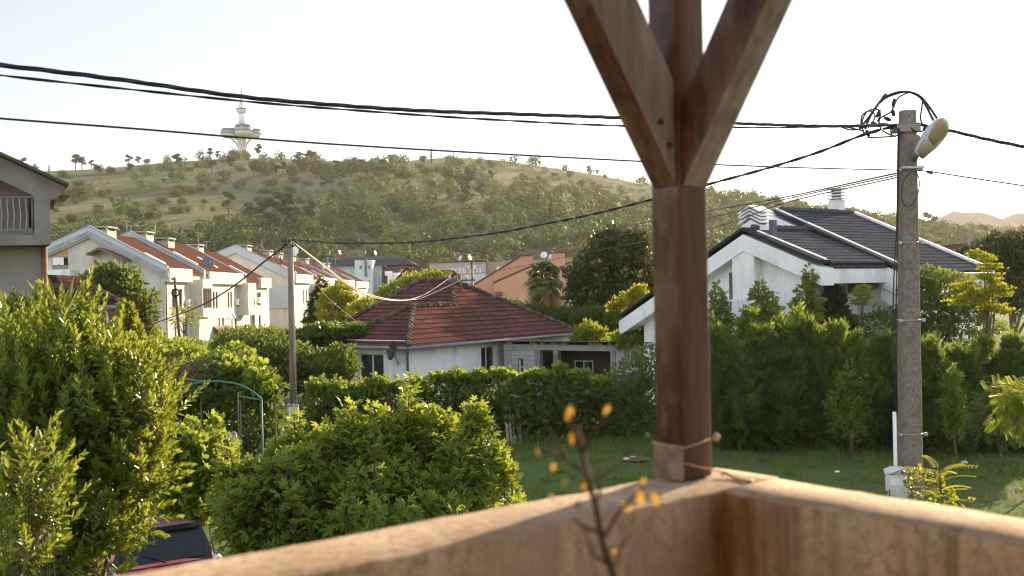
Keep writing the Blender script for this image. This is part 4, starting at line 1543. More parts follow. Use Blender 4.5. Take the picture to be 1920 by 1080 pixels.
# walls with openings
mb = MB()
opsR = [(8.05 - 0.0, 1.05, 9.35, 2.42)]
tw = 4.55
opsR = [(5.15, .95, 6.4, 2.42)]
opsL = [(1.35, .35, 2.95, 2.38)]
wall_face(mb, hb(0, 0), D1, L_, 0, ZE, opsR, -N2, .22)
wall_face(mb, hb(0, 2 * NB), -N2, 2 * NB, 0, ZE, [(2 * NB - b, c, 2 * NB - a, d) for (a, c, b, d) in opsL], -D1, .22)
wall_face(mb, hb(TM, 2 * NB), -D1, TM, 0, ZE, [], N2, .2)
wall_face(mb, hb(TM, NW), -N2, NW - 2 * NB, 0, ZE, [], -D1, .2)
wall_face(mb, hb(L_, NW), -D1, L_ - TM, 0, ZE, [], N2, .2)
wall_face(mb, hb(L_, 0), N2, NW, 0, ZE, [], D1, .2)
mb.build('wall', WHITEWALL, bung)
window(bung, hb(0, 0), D1, opsR[0], -N2, .22, FRAMEW, GLASS, 1, .07, sill=WHITEWALL)
q = opsL[0]
window(bung, hb(0, 2 * NB), -N2, (2 * NB - q[2], q[1], 2 * NB - q[0], q[3]), -D1, .22, FRAMEW, GLASS, 1, .07)
# white surrounds
for (o, u, q, n) in ((hb(0, 0), D1, opsR[0], -N2), (hb(0, 2 * NB), -N2, (2 * NB - 2.95, .35, 2 * NB - 1.35, 2.38), -D1)):
    mb = MB()
    a, c, b, d = q
    for (x0, z0, x1, z1) in ((a - .2, c, a, d + .18), (b, c, b + .2, d + .18), (a, d, b, d + .18)):
        mb.box(o + u * x0 + UP * z0 + n * .003, u * (x1 - x0), UP * (z1 - z0), n * .02)
    mb.build('surround', FRAMEW, bung)
# gutters: half pipes along the two visible eaves, and a corner downpipe
for a, b in ((C_, R_), (C_, Ll)):
    MB().tube([a + UP * -.09 + unit(np.cross(b - a, UP)) * (.07 if a is C_ and b is R_ else -.07), b + UP * -.09 + unit(np.cross(b - a, UP)) * (.07 if a is C_ and b is R_ else -.07)], .075, 8).build('gutter', ZINC, bung)
MB().tube([C_ + UP * -.12, hb(-.06, -.06, ZE - .55), hb(-.06, -.06, .1)], .055, 8).build('downpipe', ZINC, bung)
# lean-to canopy on the side
t = thing('canopy', 'small white flat canopy at the side of the bungalow', 'canopy', hb(1.5, 5.5))
MB().box(hb(-.4, 2 * NB + .5, ZE - .22), N2 * 1.6, D1 * 3.0, UP * .12).build('slab', FRAMEW, t)
MB().tube([hb(-.3, 2 * NB + 1.9, 0), hb(-.3, 2 * NB + 1.9, ZE - .22)], .05, 8).build('post', FRAMEB, t)
MB().box(hb(1.6, 2 * NB + .45, 0), N2 * 1.5, D1 * .08, UP * (ZE - .23)).build('brown_door', FRAMEB, t)

dc = at(735, 657, 43.1)
dish('satellite_dish', 'large black satellite dish on the bungalow corner', dc, unit([-.85, -.5, .2]), .42, surf('black_dish', (.03, .03, .034), (.022, .022, .025), 3, .45, 0), hb(-.02, .5, 1.95))
# service mast on the roof
mc = hb(TA - .35, NA - .9, rz(NA - .9))
t = thing('roof_mast', 'short steel service mast with insulators on the red roof', 'mast', mc)
top = at(841, 516, mc[1])
MB().tube([mc - UP * .1, (mc[0], mc[1], top[2] + .05)], .045, 8).build('pipe', FRAMEB, t)
for k, s in enumerate((-.55, -.2, .3, .6)):
    MB().tube([(mc[0] + s, mc[1], top[2] - .22), (mc[0] + s, mc[1], top[2] - .02)], [.06, .045], 8).build('insulator', FRAMEB if k % 2 else PALECABLE, t)
MB().box((mc[0] - .7, mc[1] - .04, top[2] - .32), (1.45, 0, 0), (0, .08, 0), (0, 0, .09)).build('crossarm', DARKMETAL, t)
ROOF_MAST = np.array([mc[0], mc[1], top[2] - .15])

# ------------------------------------------------------------------ unfinished block shed
BLOCK, nt, out = new_mat('concrete_blocks')
p = nt.nodes.new('ShaderNodeBsdfPrincipled')
p.inputs['Roughness'].default_value = .95
uvn = nt.nodes.new('ShaderNodeTexCoord').outputs['UV']
bt = nt.nodes.new('ShaderNodeTexBrick')
bt.inputs['Scale'].default_value = 1
bt.inputs['Brick Width'].default_value = .42
bt.inputs['Row Height'].default_value = .22
bt.inputs['Mortar Size'].default_value = .014
bt.inputs['Color1'].default_value = (.40, .395, .39, 1)
bt.inputs['Color2'].default_value = (.33, .325, .32, 1)
bt.inputs['Mortar'].default_value = (.24, .22, .20, 1)
nt.links.new(uvn, bt.inputs['Vector'])
cc = mixc(nt, ramp(nt, noise(nt, 1.6, 6, .65), [(.5, (0, 0, 0)), (.7, (1, 1, 1))]), bt.outputs[0], (.30, .27, .23))
nt.links.new(cc, p.inputs['Base Color'])
nt.links.new(bump(nt, bt.outputs['Fac'], -.6, .02), p.inputs['Normal'])
nt.links.new(p.outputs[0], out.inputs[0])
shed = thing('block_shed', 'unfinished grey block shed with open bays and a sheet roof', 'shed', (2.5, 47, 0))
S0 = np.array([-.45, 48.2, 0])
S1 = np.array([at(1262, 545, 43.6)[0], 43.6, 0])
su = unit(S1 - S0)
sn = np.array([su[1], -su[0], 0])
SL = np.linalg.norm(S1 - S0)


def sh(px):
    """distance along the shed front at image column px"""
    n = np.cross(su, UP)
    P = hit(px, 640, S0, n)
    return float(np.dot(P - S0, su))


zl, zr = 2.62, 2.62
xs = [sh(v) for v in (1003, 1012, 1037, 1046, 1144, 1154)]
mb = MB()
wall_face(mb, S0, su, xs[0], 0, zl - .38, [(sh(970), 1.15, sh(980), 1.85)], sn, .2)
wall_face(mb, S0 + su * xs[5], su, SL - xs[5], 0, zl - .38, [], sn, .2)
for (o, d) in ((S0, 1), (S1, 1)):
    mb.poly([o, o - sn * 6, o - sn * 6 + UP * 1.8, o + UP * (zl - .38)] if o is S1 else [o - sn * 6, o, o + UP * (zl - .38), o - sn * 6 + UP * 1.8])
mb.poly([S1 - sn * 6, S0 - sn * 6, S0 - sn * 6 + UP * 1.8, S1 - sn * 6 + UP * 1.8])
mb.build('block_wall', BLOCK, shed)
for a, b in ((xs[0], xs[1]), (xs[2], xs[3]), (xs[4], xs[5])):
    MB().box(S0 + su * (a + .003) + sn * .03 - sn * .3, su * (b - a - .006), sn * .3, UP * (zl - .385)).build('pillar', CONC, shed)
MB().box(S0 + su * .0 + sn * .02 + UP * (zl - .38), su * SL, -sn * .3, UP * .26).build('beam', CONCL, shed)
window(shed, S0, su, (sh(970), 1.15, sh(980), 1.85), sn, .2, FRAMEW, GLASS, 0, .05)
LB_ = surf('loose_brick', (.34, .20, .14), (.30, .27, .24), 2.5, .95, .4)
g = np.random.default_rng(9)
x = .1
while x < SL - .3:
    l = g.uniform(.2, .42)
    if g.random() < .8:
        MB().box(S0 + su * x + sn * .03 + UP * (zl - .117), su * l, -sn * .2, UP * g.uniform(.10, .15)).build('loose_brick', LB_, shed)
    x += l + g.uniform(.02, .35)
mb = MB()
n = 90
for i in range(n):
    a0, a1 = SL * i / n - .35, SL * (i + 1) / n - .35
    h0, h1 = .02 * math.sin(i * PI / 1.0), .03 * (i % 2)
    z = zl + .05
    p0 = S0 + su * a0 + sn * .45 + UP * (z + .03 * (i % 2))
    p1 = S0 + su * a1 + sn * .45 + UP * (z + .03 * ((i + 1) % 2))
    q0, q1 = p0 - sn * 7 - UP * .85, p1 - sn * 7 - UP * .85
    mb.poly([p0, p1, q1, q0])
    mb.poly([p1 - UP * .02, p0 - UP * .02, q0 - UP * .02, q1 - UP * .02])
    mb.poly([p0 - UP * .02, p1 - UP * .02, p1, p0])
mb.build('sheet_roof', surf('rusted_sheet', (.11, .075, .06), (.07, .05, .042), 2, .8, .2), shed)
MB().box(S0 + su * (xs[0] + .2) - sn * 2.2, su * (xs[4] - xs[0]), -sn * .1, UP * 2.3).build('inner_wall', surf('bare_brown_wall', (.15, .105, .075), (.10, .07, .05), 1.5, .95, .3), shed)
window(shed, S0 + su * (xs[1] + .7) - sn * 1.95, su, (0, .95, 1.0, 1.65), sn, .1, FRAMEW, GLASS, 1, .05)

# ------------------------------------------------------------------ old red-roofed house behind the laurel
t = thing('old_house', 'old house with a low brown hip roof and arched window', 'house', (-20, 45, 0))
YO = 46.0
e1, e0 = at(234, 570, YO), at(30, 571, YO)
e0[2] = e1[2]
r1, r0 = at(155, 529, YO + 3.4), at(60, 529, YO + 3.4)
r0[2] = r1[2]
eb1, eb0 = e1 + (-3.2, 7, 0), e0 + (-3.2, 7, 0)
rb = MB()
rb.poly([e0, e1, r1, r0])
rb.poly([e1, eb1, r1])
rb.poly([eb1, eb0, r0, r1])
rb.poly([eb0, e0, r0])
rb.poly([e1 - UP * .1, e0 - UP * .1, eb0 - UP * .1, eb1 - UP * .1])
for a, b in ((e0, e1), (e1, eb1)):
    rb.poly([a - UP * .1, b - UP * .1, b, a])
rb.build('roof', TILE_BROWN, t)
MB().tube([r1 + UP * .03, e1 + UP * .05], .1, 7).build('ridge', RIDGE, t)
o = np.array([e0[0] + .3, YO + .35, 0])
Lw = e1[0] - e0[0] - .6
wz = e1[2] - .1
mb = MB()
wall_face(mb, o, (1, 0, 0), Lw, 0, wz, [], (0, -1, 0))
wall_face(mb, o + (Lw, 0, 0), unit([-3.2, 7, 0]), 6.3, 0, wz, [], unit([7, 3.2, 0]))
mb.build('wall', CREAM, t)
MB().box(e0 + (0, -.06, -.17), e1 - e0, (0, .05, 0), (0, 0, .14)).build('gutter', ZINC, t)
for px in (183,):
    c = at(px, 594, YO + .33)
    a = np.linspace(0, PI, 13)
    arc = [c + (math.cos(x) * .42, 0, math.sin(x) * .42) for x in a]
    MB().prism([c + (.42, 0, -1.0)] + arc + [c + (-.42, 0, -1.0)], (0, -.03, 0)).build('arched_window', GLASS, t)
    MB().tube([p + np.array([0, -.02, 0]) for p in [c + (.46, 0, -1)] + [c + (math.cos(x) * .46, 0, math.sin(x) * .46) for x in a] + [c + (-.46, 0, -1)]], .05, 6).build('arch_surround', WHITEWALL, t)
c = at(217, 590, YO + .33)
MB().abox(c - (.35, .03, .6), c + (.35, 0, .25)).build('shutter', FRAMEB, t)
r2 = at(104, 516, YO + 6)
MB().prism([at(60, 530, YO + 6), at(111, 528, YO + 6), r2, at(60, 514, YO + 6)], (0, 3, 0)).build('rear_roof', TILE_BROWN, t)

# ------------------------------------------------------------------ grey house with balcony at the frame edge
GH = surf('rough_grey_render', (.25, .215, .185), (.19, .165, .145), 1.1, .95, .5, 30, c3=(.14, .12, .10), s3=.8)
GH2 = surf('stained_pale_render', (.30, .26, .22), (.235, .20, .17), .7, .95, .4, 25, c3=(.22, .20, .185), s3=.9)
t = thing('grey_house', 'rough grey house with a railed balcony under a gable roof', 'house', (-15, 27, 0))
YH = 27.0
G = lambda px, py, Y=YH: at(px, py, Y)
# lower wall (set back)
p = G(78, 455, YH + .9)
SHR = np.array([-.52, 1.0, 0])
mb = MB().box((p[0] - 7.5, YH + .9, 0), (7.5, 0, 0), SHR * 8, (0, 0, p[2] + .4))
mb.build('wall', GH2, t)
MB().tube([(p[0] + .1, YH + .82, .2), (p[0] + .1, YH + .82, p[2])], .09, 8).build('downpipe', FRAMEB, t)
# balcony: slab, pillar, side wall, railing
s0, s1 = G(-400, 503), G(95, 458)
zb_, zt_ = G(40, 458)[2] - .02, G(40, 441)[2]
MB().box((s0[0], YH, zb_), (s1[0] - s0[0], 0, 0), SHR * 2.2, UP * (zt_ - zb_)).build('balcony_slab', GH, t)
pl = G(65, 440)
zz0, zz1 = G(80, 441)[2] + .002, G(80, 368)[2]
MB().box((pl[0], YH + .004, zz0), (s1[0] - .003 - pl[0], 0, 0), SHR * 2.0, UP * (zz1 - zz0)).build('pillar', GH, t)
MB().abox((s0[0] - 1, YH + 1.6, zz0), (pl[0] - .9, YH + 1.8, G(40, 350)[2] + .1)).build('back_wall', surf('dim_red_render', (.22, .15, .125), (.17, .115, .095), 1, .9, .2), t)
MB().prism([G(-250, 175), G(122, 342), G(122, 362), G(95, 375), G(65, 368), G(-5, 334), G(-250, 240)], SHR * .35).build('gable_band', GH, t)
RS = surf('brown_roof_edge', (.10, .065, .05), (.07, .045, .035), 3, .8, .3)
MB().prism([G(-260, 165, YH - .5), G(129, 343, YH - .5), G(129, 348, YH - .5), G(-260, 171, YH - .5)], SHR * 10).build('roof', RS, t)
MB().prism([G(95, 374, YH + .4), G(120, 360, YH + .4), G(120, 352, YH + .4), G(95, 352, YH + .4)], SHR * 1.2).build('eave_soffit', ORANGEWOOD, t)
MB().prism([G(119, 366, YH - .3), G(132, 366, YH - .3), G(132, 358, YH - .3), G(119, 358, YH - .3)], SHR * 1.8).build('gutter', FRAMEB, t)
MB().prism([G(96, 392, YH + .5), G(101, 392, YH + .5), G(101, 372, YH + .5), G(96, 372, YH + .5)], SHR * .2).build('rafter_end', FRAMEB, t)
zr0, zr1 = G(40, 440)[2] + .05, G(40, 371)[2]
rl = MB()
for z in (zr0, zr1):
    rl.box((s0[0], YH + .02, z), (pl[0] - s0[0], 0, 0), (0, .05, 0), (0, 0, .05))
rl.tube([(pl[0] - .06, YH + .045, zr0), (pl[0] - .06, YH + .045, zr1 + .02)], .03, 6)
rail = rl.build('railing', DARKMETAL, t)
for k in range(34):
    x = pl[0] - .22 - k * .165
    if x < s0[0] + .2:
        break
    zz = np.linspace(zr0, zr1, 9)
    q = [(x + .02 * math.sin((z - zr0) * 5.5), YH + .045 - .07 * math.exp(-((z - zr0 - .22) / .18) ** 2), z) for z in zz]
    MB().tube(q, .017, 5).build('baluster', FRAMEG, rail)

# ------------------------------------------------------------------ white house with the dark tiled roofs
nG = np.array([-.82, -.57, 0])
nG = unit(nG)
gd = np.array([-nG[1], nG[0], 0])
gd = gd if gd[0] > 0 else -gd
ed = -nG
wh = thing('white_house', 'white gabled house with dark tiled roofs and a louvred chimney', 'house', (13, 42, 0))
PK = at(1411, 429, 39.0)
H1 = lambda px, py, off=0.0: hit(px, py, PK + ed * off, nG)
E1, LW = H1(1558, 490), H1(1178, 592)
LEN1 = 4.2
th = UP * .22
rb = MB()


def slab(mb, p, q, ext, th):
    """roof slab between the rake points p,q extruded along ext"""
    P = [p, q, q + ext, p + ext]
    n = np.cross(q - p, ext)
    if n[2] < 0:
        P = P[::-1]
    mb.poly(P)
    mb.poly([x - th for x in P[::-1]])
    for i in range(4):
        a, b = P[i], P[(i + 1) % 4]
        mb.poly([a - th, b - th, b, a])


slab(rb, PK, E1, ed * LEN1, th)
slab(rb, LW, PK, ed * 9, th)
roof1 = rb.build('front_roof', TILE_DARK, wh)


def board(p, q, h, off0, off1, name, mat, dz=0.0, parent=None):
    mb = MB()
    a, b = p + ed * off0 - UP * dz, q + ed * off0 - UP * dz
    mb.prism([a, b, b - UP * h, a - UP * h], ed * (off1 - off0))
    return mb.build(name, mat, parent or wh)


board(PK, E1, .62, -.55, .15, 'bargeboard', WHITEWALL, .225)
board(PK, LW, .62, -.55, .15, 'bargeboard', WHITEWALL, .225)
board(PK + UP * .05, E1 + UP * .05, .12, -.6, -.003, 'verge', VERGE, 0)
board(PK + UP * .05, LW + UP * .05, .12, -.6, -.003, 'verge', VERGE, 0)
board(PK * .86 + E1 * .14 + UP * .10, E1 + UP * .10, .045, -.32, -.21, 'verge_cap', WHITEWALL, 0)
# eave fascia of the front wing
mb = MB().box(E1 - UP * .78 - gd * .25, ed * LEN1, gd * .2, UP * .52)
mb.build('eave_fascia', WHITEWALL, wh)
# gable wall
wl, wr = LW + gd * 1.0, E1 - gd * 1.3
base = lambda P, z=0: np.array([P[0], P[1], z])
mb = MB()
zl_, zr_ = wl[2] - .8 + .6, wr[2] - .35
pkw = PK - UP * .5
mb.prism([base(wl), base(wr), np.array([*wr[:2], wr[2] + .1]), pkw, np.array([*wl[:2], wl[2] - .2])], ed * 8)
mb.build('wall', WHITEWALL, wh)
# side wall under the eave, with window opening modelled as frame and pane
q = H1(1590, 528, 1.6)
so_ = E1 - gd * 1.05
mb = MB().box(base(wr), gd * .25, ed * 9.0, UP * (E1[2] - .8))
sw = mb.build('side_wall', WHITEWALL, wh)
# projecting chimney breast with pointed head
b0, b1 = H1(1391, 560), H1(1432, 560)
pc = H1(1411, 449)
bz0, bz1 = H1(1391, 464)[2], H1(1432, 458)[2]
mb = MB().prism([base(b0), base(b1), base(b1, bz1), pc, base(b0, bz0)], -ed * .5)
mb.build('chimney_breast', WHITEWALL, wh)
# louvred chimney on the ridge
c0, c1 = H1(1389, 430, .3), H1(1426, 430, .3)
cw = np.linalg.norm(c1 - c0)
cmid = (c0 + c1) / 2
zt, zmid = H1(1412, 386, .3)[2], H1(1412, 410, .3)[2]
cb = MB()
cap_h = .42
half = gd * cw / 2
cb.prism([base(cmid - half, PK[2] - 1.5), base(cmid + half, PK[2] - 1.5), base(cmid + half, zmid - .28), base(cmid, zmid - .02), base(cmid - half, zmid - .28)], ed * .6)
ch = cb.build('chimney', WHITEWALL, wh)
for k in range(4):
    z = zmid - .17 + (zt - .26 - zmid + .17) * k / 3
    o = .08
    hh = half * 1.12
    A_, B_, C_2 = base(cmid - hh, z - .02), base(cmid, z + .24), base(cmid + hh, z - .02)
    MB().prism([A_ - ed * o, B_ - ed * o, C_2 - ed * o, C_2 - ed * o + UP * .055, B_ - ed * o + UP * .055, A_ - ed * o + UP * .055], ed * (.6 + 2 * o)).build('louvre', WHITEWALL, ch)
MB().prism([base(cmid - half * .8, zmid - .3) + ed * .12, base(cmid + half * .8, zmid - .3) + ed * .12, base(cmid + half * .8, zt - .2) + ed * .12, base(cmid, zt) + ed * .12, base(cmid - half * .8, zt - .2) + ed * .12], ed * .36).build('flue_core', DARKMETAL, ch)
vb = H1(1449, 420, .2)
MB().cbox(base(vb, vb[2] - .3), gd, ed, UP, .18, .24, .9).build('vent_box', DARKMETAL, wh)
# balcony opening in the gable recess
d0, d1 = H1(1368, 562), H1(1392, 508)
MB().prism([base(d0, d0[2] - .4) - ed * .012, base(d1, d0[2] - .4) - ed * .012, base(d1, d1[2]) - ed * .012, base(d0, d1[2] - .05) - ed * .012], ed * .02).build('balcony_door', DARKMETAL, wh)
br = MB()
r0, r1 = H1(1345, 566, -.9), H1(1402, 563, -.9)
br.box(r0, (r1 - r0), -ed * .06, UP * .06)
rl_ = br.build('balcony_rail', FRAMEW, wh)
for s in np.linspace(.05, .97, 7):
    pp = r0 + (r1 - r0) * s
    MB().box(pp - UP * .75, gd * .05, -ed * .05, UP * .75).build('baluster', FRAMEW, rl_)
# upper roof
O2 = 3.75
H2 = lambda px, py, off=0.0: hit(px, py, PK + ed * (O2 + off), nG)
P2 = H2(1464, 395)
E2 = H2(1722, 509)
# length of the ridge so that it ends under the far rake
best = min(np.linspace(3, 20, 300), key=lambda t: abs(((P2 + ed * t)[0] * CR - (P2 + ed * t)[2] * 0 + -SR * ((P2 + ed * t)[2] - EYE)) / (P2 + ed * t)[1] * FPX + 960 - 1602))
LEN2 = float(best)
rb = MB()
slab(rb, P2, E2, ed * LEN2, th)
L2 = P2 - gd * 4.5 - UP * 2.6
slab(rb, L2, P2, ed * LEN2, th)
roof2 = rb.build('main_roof', TILE_DARK, wh)
pr = P2 * 1


def board2(p, q, h, o0, o1, name, mat, dz=0.0):
    mb = MB()
    a, b = p + ed * o0 - UP * dz, q + ed * o0 - UP * dz
    mb.prism([a, b, b - UP * h, a - UP * h], ed * (o1 - o0))
    return mb.build(name, mat, wh)


board2(P2, E2, .75, -.5, .15, 'bargeboard', WHITEWALL, .225)
board2(P2, L2, .75, -.5, .15, 'bargeboard', WHITEWALL, .225)
board2(P2 + UP * .05, E2 + UP * .05, .13, -.56, -.003, 'verge', VERGE)
board2(P2 + UP * .09, E2 + UP * .09, .045, -.32, -.21, 'verge_cap', WHITEWALL)
board2(P2 + UP * .10, E2 + UP * .10, .16, LEN2 - .02, LEN2 + .2, 'verge_cap', WHITEWALL)
n = int(LEN2 / .36)
mb = MB()
for i in range(n):
    p = P2 + ed * (i * .36)
    mb.tube([p + UP * .06, p + ed * .4 + UP * .045], [.12, .10], 7)
mb.build('ridge', TILE_DARK, roof2)
mb = MB()
for i in range(int(LEN1 / .36)):
    p = PK + ed * (i * .36)
    mb.tube([p + UP * .06, p + ed * .4 + UP * .045], [.12, .10], 7)
mb.build('ridge', TILE_DARK, roof1)
MB().box(E2 - UP * .75 - gd * .3, ed * LEN2, gd * .25, UP * .5).build('eave_fascia', WHITEWALL, wh)
MB().tube([E2 + gd * .05 - UP * .12, E2 + ed * LEN2 + gd * .05 - UP * .12], .07, 7).build('gutter', ZINC, wh)
w0, w1 = P2 - gd * 4, E2 - gd * .9
MB().prism([base(w0), base(w1), base(w1, E2[2] - .1), base(P2, P2[2] - .5), base(w0, P2[2] - 2.8)], ed * LEN2).build('main_wall', WHITEWALL, wh)
# small louvred chimney on the main ridge
cc = P2 + ed * (LEN2 * .80) - gd * .2
k = P2[1] / FPX
cb = MB().cbox(cc + UP * .15, gd, ed, UP, .5, .5, .9)
ch2 = cb.build('chimney', WHITEWALL, wh)
for i in range(4):
    MB().cbox(cc + UP * (.66 + .135 * i), gd, ed, UP, .66, .66, .055).build('louvre', WHITEWALL, ch2)
MB().cbox(cc + UP * .86, gd, ed, UP, .3, .3, .52).build('flue_core', CONC, ch2)
# the low wall windows between the wings
wq = so_ + ed * 1.0
wz = H1(1590, 528, 1.6)[2]
o = base(wr) + gd * .25
window(wh, o, ed, (1.5, wz - .5, 2.7, wz + .5), gd, -.1, FRAMEW, GLASS, 1, .06)
aircon('air_conditioner', 'white air conditioner beside the window under the white eave', o + ed * 1.2 + gd * .02 + UP * (wz), ed, gd, .8, .58)
aircon('air_conditioner', 'larger dusty air conditioner near the concrete pole under the white eave', o + ed * 3.2 + gd * .02 + UP * (wz + .15), ed, gd, .95, .85, mat=CONCL)
# sloping white wall by the pole
a = H2(1650, 520, -.4)
b = H2(1696, 548, -.4)
MB().prism([H2(1652, 508, -.3), H2(1700, 520, -.3), H2(1700, 600, -.3), H2(1652, 560, -.3)], ed * .25).build('stair_wall', WHITEWALL, wh)
MB().prism([H2(1655, 534, -.5), H2(1702, 555, -.5), H2(1702, 560, -.5), H2(1655, 539, -.5)], ed * .3).build('stair_rail', FRAMEW, wh)

# small roofs beyond the white house
t = thing('far_house', 'distant house with an orange flat wall beyond the dark roof', 'house', (60, 120, 0))
pts = [at(1738, 520, 130), at(1738, 457, 130), at(1763, 455, 130), at(1763, 520, 130)]
pts[0][2] = pts[-1][2] = 0
MB().prism(pts, (0, 7, 0)).build('wall', ORANGE, t)
MB().prism([at(1736, 457, 129.8), at(1765, 455, 129.8), at(1765, 453.5, 129.8), at(1736, 455.5, 129.8)], (0, 7.4, 0)).build('roof_edge', TILE_BROWN, t)
MB().cbox(at(1729, 455, 131), (1, 0, 0), (0, 1, 0), UP, .9, .9, 1.4).build('chimney', DARKMETAL, t)
t = thing('far_house', 'distant house with a steep orange roof and brick chimney', 'house', (60, 100, 0))
pts = [at(1775, 520, 115), at(1775, 478, 115), at(1808, 461, 115), at(1835, 478, 115), at(1835, 520, 115)]
pts[0][2] = pts[-1][2] = 0
MB().prism(pts, (0, 8, 0)).build('wall', CREAM, t)
mb = MB()
for p, q in ((at(1772, 481, 114.6), at(1808, 461, 114.6)), (at(1808, 461, 114.6), at(1838, 481, 114.6))):
    mb.prism([p, q, q + UP * .3, p + UP * .3], (0, 9, 0))
mb.build('roof', TILE_ORANGE, t)
MB().cbox(at(1817, 459, 117), (1, 0, 0), (0, 1, 0), UP, .8, .8, 1.7).build('chimney', CONC, t)
# ------------------------------------------------------------------ balcony: L-shaped parapet, floor, post, braces, roof
HP = 4.45
OC = np.array([.606, 3.12, HP])
AV = unit([-.788, -.616, 0])
BV = np.array([-AV[1] * 1.0, AV[0], 0])
BV = np.array([.616, -.788, 0])
BV = unit(BV)
bq = lambda a, b, z=HP: np.array([OC[0] + AV[0] * a + BV[0] * b, OC[1] + AV[1] * a + BV[1] * b, z])

PAR, nt, out = new_mat('rough_ochre_render')
p = nt.nodes.new('ShaderNodeBsdfPrincipled')
p.inputs['Roughness'].default_value = .95
p.inputs['Specular IOR Level'].default_value = .15
c = ramp(nt, noise(nt, 5, 7, .62), [(.33, (.43, .305, .20)), (.52, (.54, .40, .275)), (.68, (.64, .50, .37))])
c = mixc(nt, ramp(nt, noise(nt, 34, 5, .75), [(.47, (0, 0, 0)), (.68, (1, 1, 1))]), c, (.30, .205, .13))
c = mixc(nt, ramp(nt, noise(nt, 2.3, 6, .7), [(.5, (0, 0, 0)), (.64, (1, 1, 1))]), c, (.44, .325, .23))
# rain streaks: noise stretched along the vertical
st = ramp(nt, noise(nt, 16, 4, .6, stretch=(1, 1, .05)), [(.46, (0, 0, 0)), (.62, (1, 1, 1))])
geo = nt.nodes.new('ShaderNodeNewGeometry')
sepn = nt.nodes.new('ShaderNodeSeparateXYZ')
nt.links.new(geo.outputs['Normal'], sepn.inputs[0])
vert = ramp(nt, sepn.outputs[2], [(.2, (1, 1, 1)), (.6, (0, 0, 0))])
mu = mixc(nt, 1.0, st, vert, 'MULTIPLY')
sidef = ramp(nt, sepn.outputs[0], [(.35, (1, 1, 1)), (.6, (.3, .3, .3))])
c = mixc(nt, mixc(nt, 1.0, mixc(nt, 1.0, mu, sidef, 'MULTIPLY'), (.6, .6, .6), 'MULTIPLY'), c, (.15, .08, .048))
# damp rust stain running down the inner corner of the two arms
tcp = nt.nodes.new('ShaderNodeTexCoord')
vsub = nt.nodes.new('ShaderNodeVectorMath')
vsub.operation = 'SUBTRACT'
nt.links.new(geo.outputs['Position'], vsub.inputs[0])
ic = bq(.24, .24, HP - .3)
vsub.inputs[1].default_value = tuple(ic)
vm = nt.nodes.new('ShaderNodeMapping')
vm.inputs['Scale'].default_value = (1, 1, .12)
nt.links.new(vsub.outputs[0], vm.inputs['Vector'])
vl = nt.nodes.new('ShaderNodeVectorMath')
vl.operation = 'LENGTH'
nt.links.new(vm.outputs[0], vl.inputs[0])
stn = ramp(nt, vl.outputs['Value'], [(.03, (1, 1, 1)), (.24, (0, 0, 0))])
stn = mixc(nt, 1.0, mixc(nt, 1.0, stn, vert, 'MULTIPLY'), ramp(nt, noise(nt, 7, 4, .6, stretch=(1, 1, .2)), [(.3, (.35, .35, .35)), (.6, (1, 1, 1))]), 'MULTIPLY')
c = mixc(nt, stn, c, (.17, .065, .012))
nt.links.new(c, p.inputs['Base Color'])
nt.links.new(bump(nt, noise(nt, 38, 7, .7), .6, .014), p.inputs['Normal'])
nt.links.new(p.outputs[0], out.inputs[0])

TH = .243
LA, LB = 3.6, 3.4
t = thing('balcony_parapet', 'rough ochre rendered parapet turning a right angle round the balcony corner', 'parapet', bq(0, 0, 3.4))


def rough_top(o, u, L, v, W, z0, z1, seed):
    """solid wall with a gently uneven top and worn arrises"""
    g = np.random.default_rng(seed)
    nu, nv = int(L / .05), 7
    prof = [(-0.0, 0), (0, .97), (.02, .997), (.5, 1.0), (.98, .997), (1, .97), (1, 0)]
    V = []
    for i in range(nu + 1):
        s = L * i / nu
        wob = .0008 * math.sin(s * 7 + seed) + .0006 * math.sin(s * 17 + seed * 2)
        for (a, h) in prof:
            top = h > .5
            z = z0 if not top else z1 - (1 - h) * .35 + wob + g.uniform(-.0015, .0015)
            V.append(np.array([*(o + u * s + v * (W * a + (g.uniform(-.0012, .0012) if top else 0)))[:2], z]))
    m = len(prof)
    i, k = np.meshgrid(np.arange(nu), np.arange(m - 1), indexing='ij')
    f = np.stack([i * m + k, (i + 1) * m + k, (i + 1) * m + k + 1, i * m + k + 1], -1).reshape(-1, 4)
    mb = MB().raw(V, [f, np.arange(m), (nu * m + np.arange(m))[::-1]])
    return mb


rough_top(bq(0, 0), AV, LA, BV, TH, 3.3, HP, 1).build('long_wall', PAR, t)
rough_top(bq(-.001, LB), -BV, LB - TH - .002 + .242, AV, TH, 3.3, HP - .002, 2).build('short_wall', PAR, t)
FL = surf('balcony_tiles', (.36, .30, .25), (.30, .25, .21), 2, .7, .2, 20)
mb = MB().prism([bq(.0, .0, 3.3), bq(LA, .0, 3.3), bq(LA, LB, 3.3), bq(0, LB, 3.3)], (0, 0, -.25))
tag(mb.build('balcony_floor', FL), 'tiled balcony floor behind the parapet', kind='structure')

hw = thing('house_wall', 'pale house wall enclosing the balcony behind the viewer', 'wall', bq(3.7, 3.5, 3.3))
MB().box(bq(-.6, 3.42, 3.05), AV * 4.5, BV * .25, UP * 3.4).build('long_wall', CREAM2, hw)
MB().box(bq(3.62, -.3, 3.05), BV * 3.7, AV * .25, UP * 3.4).build('short_wall', CREAM2, hw)

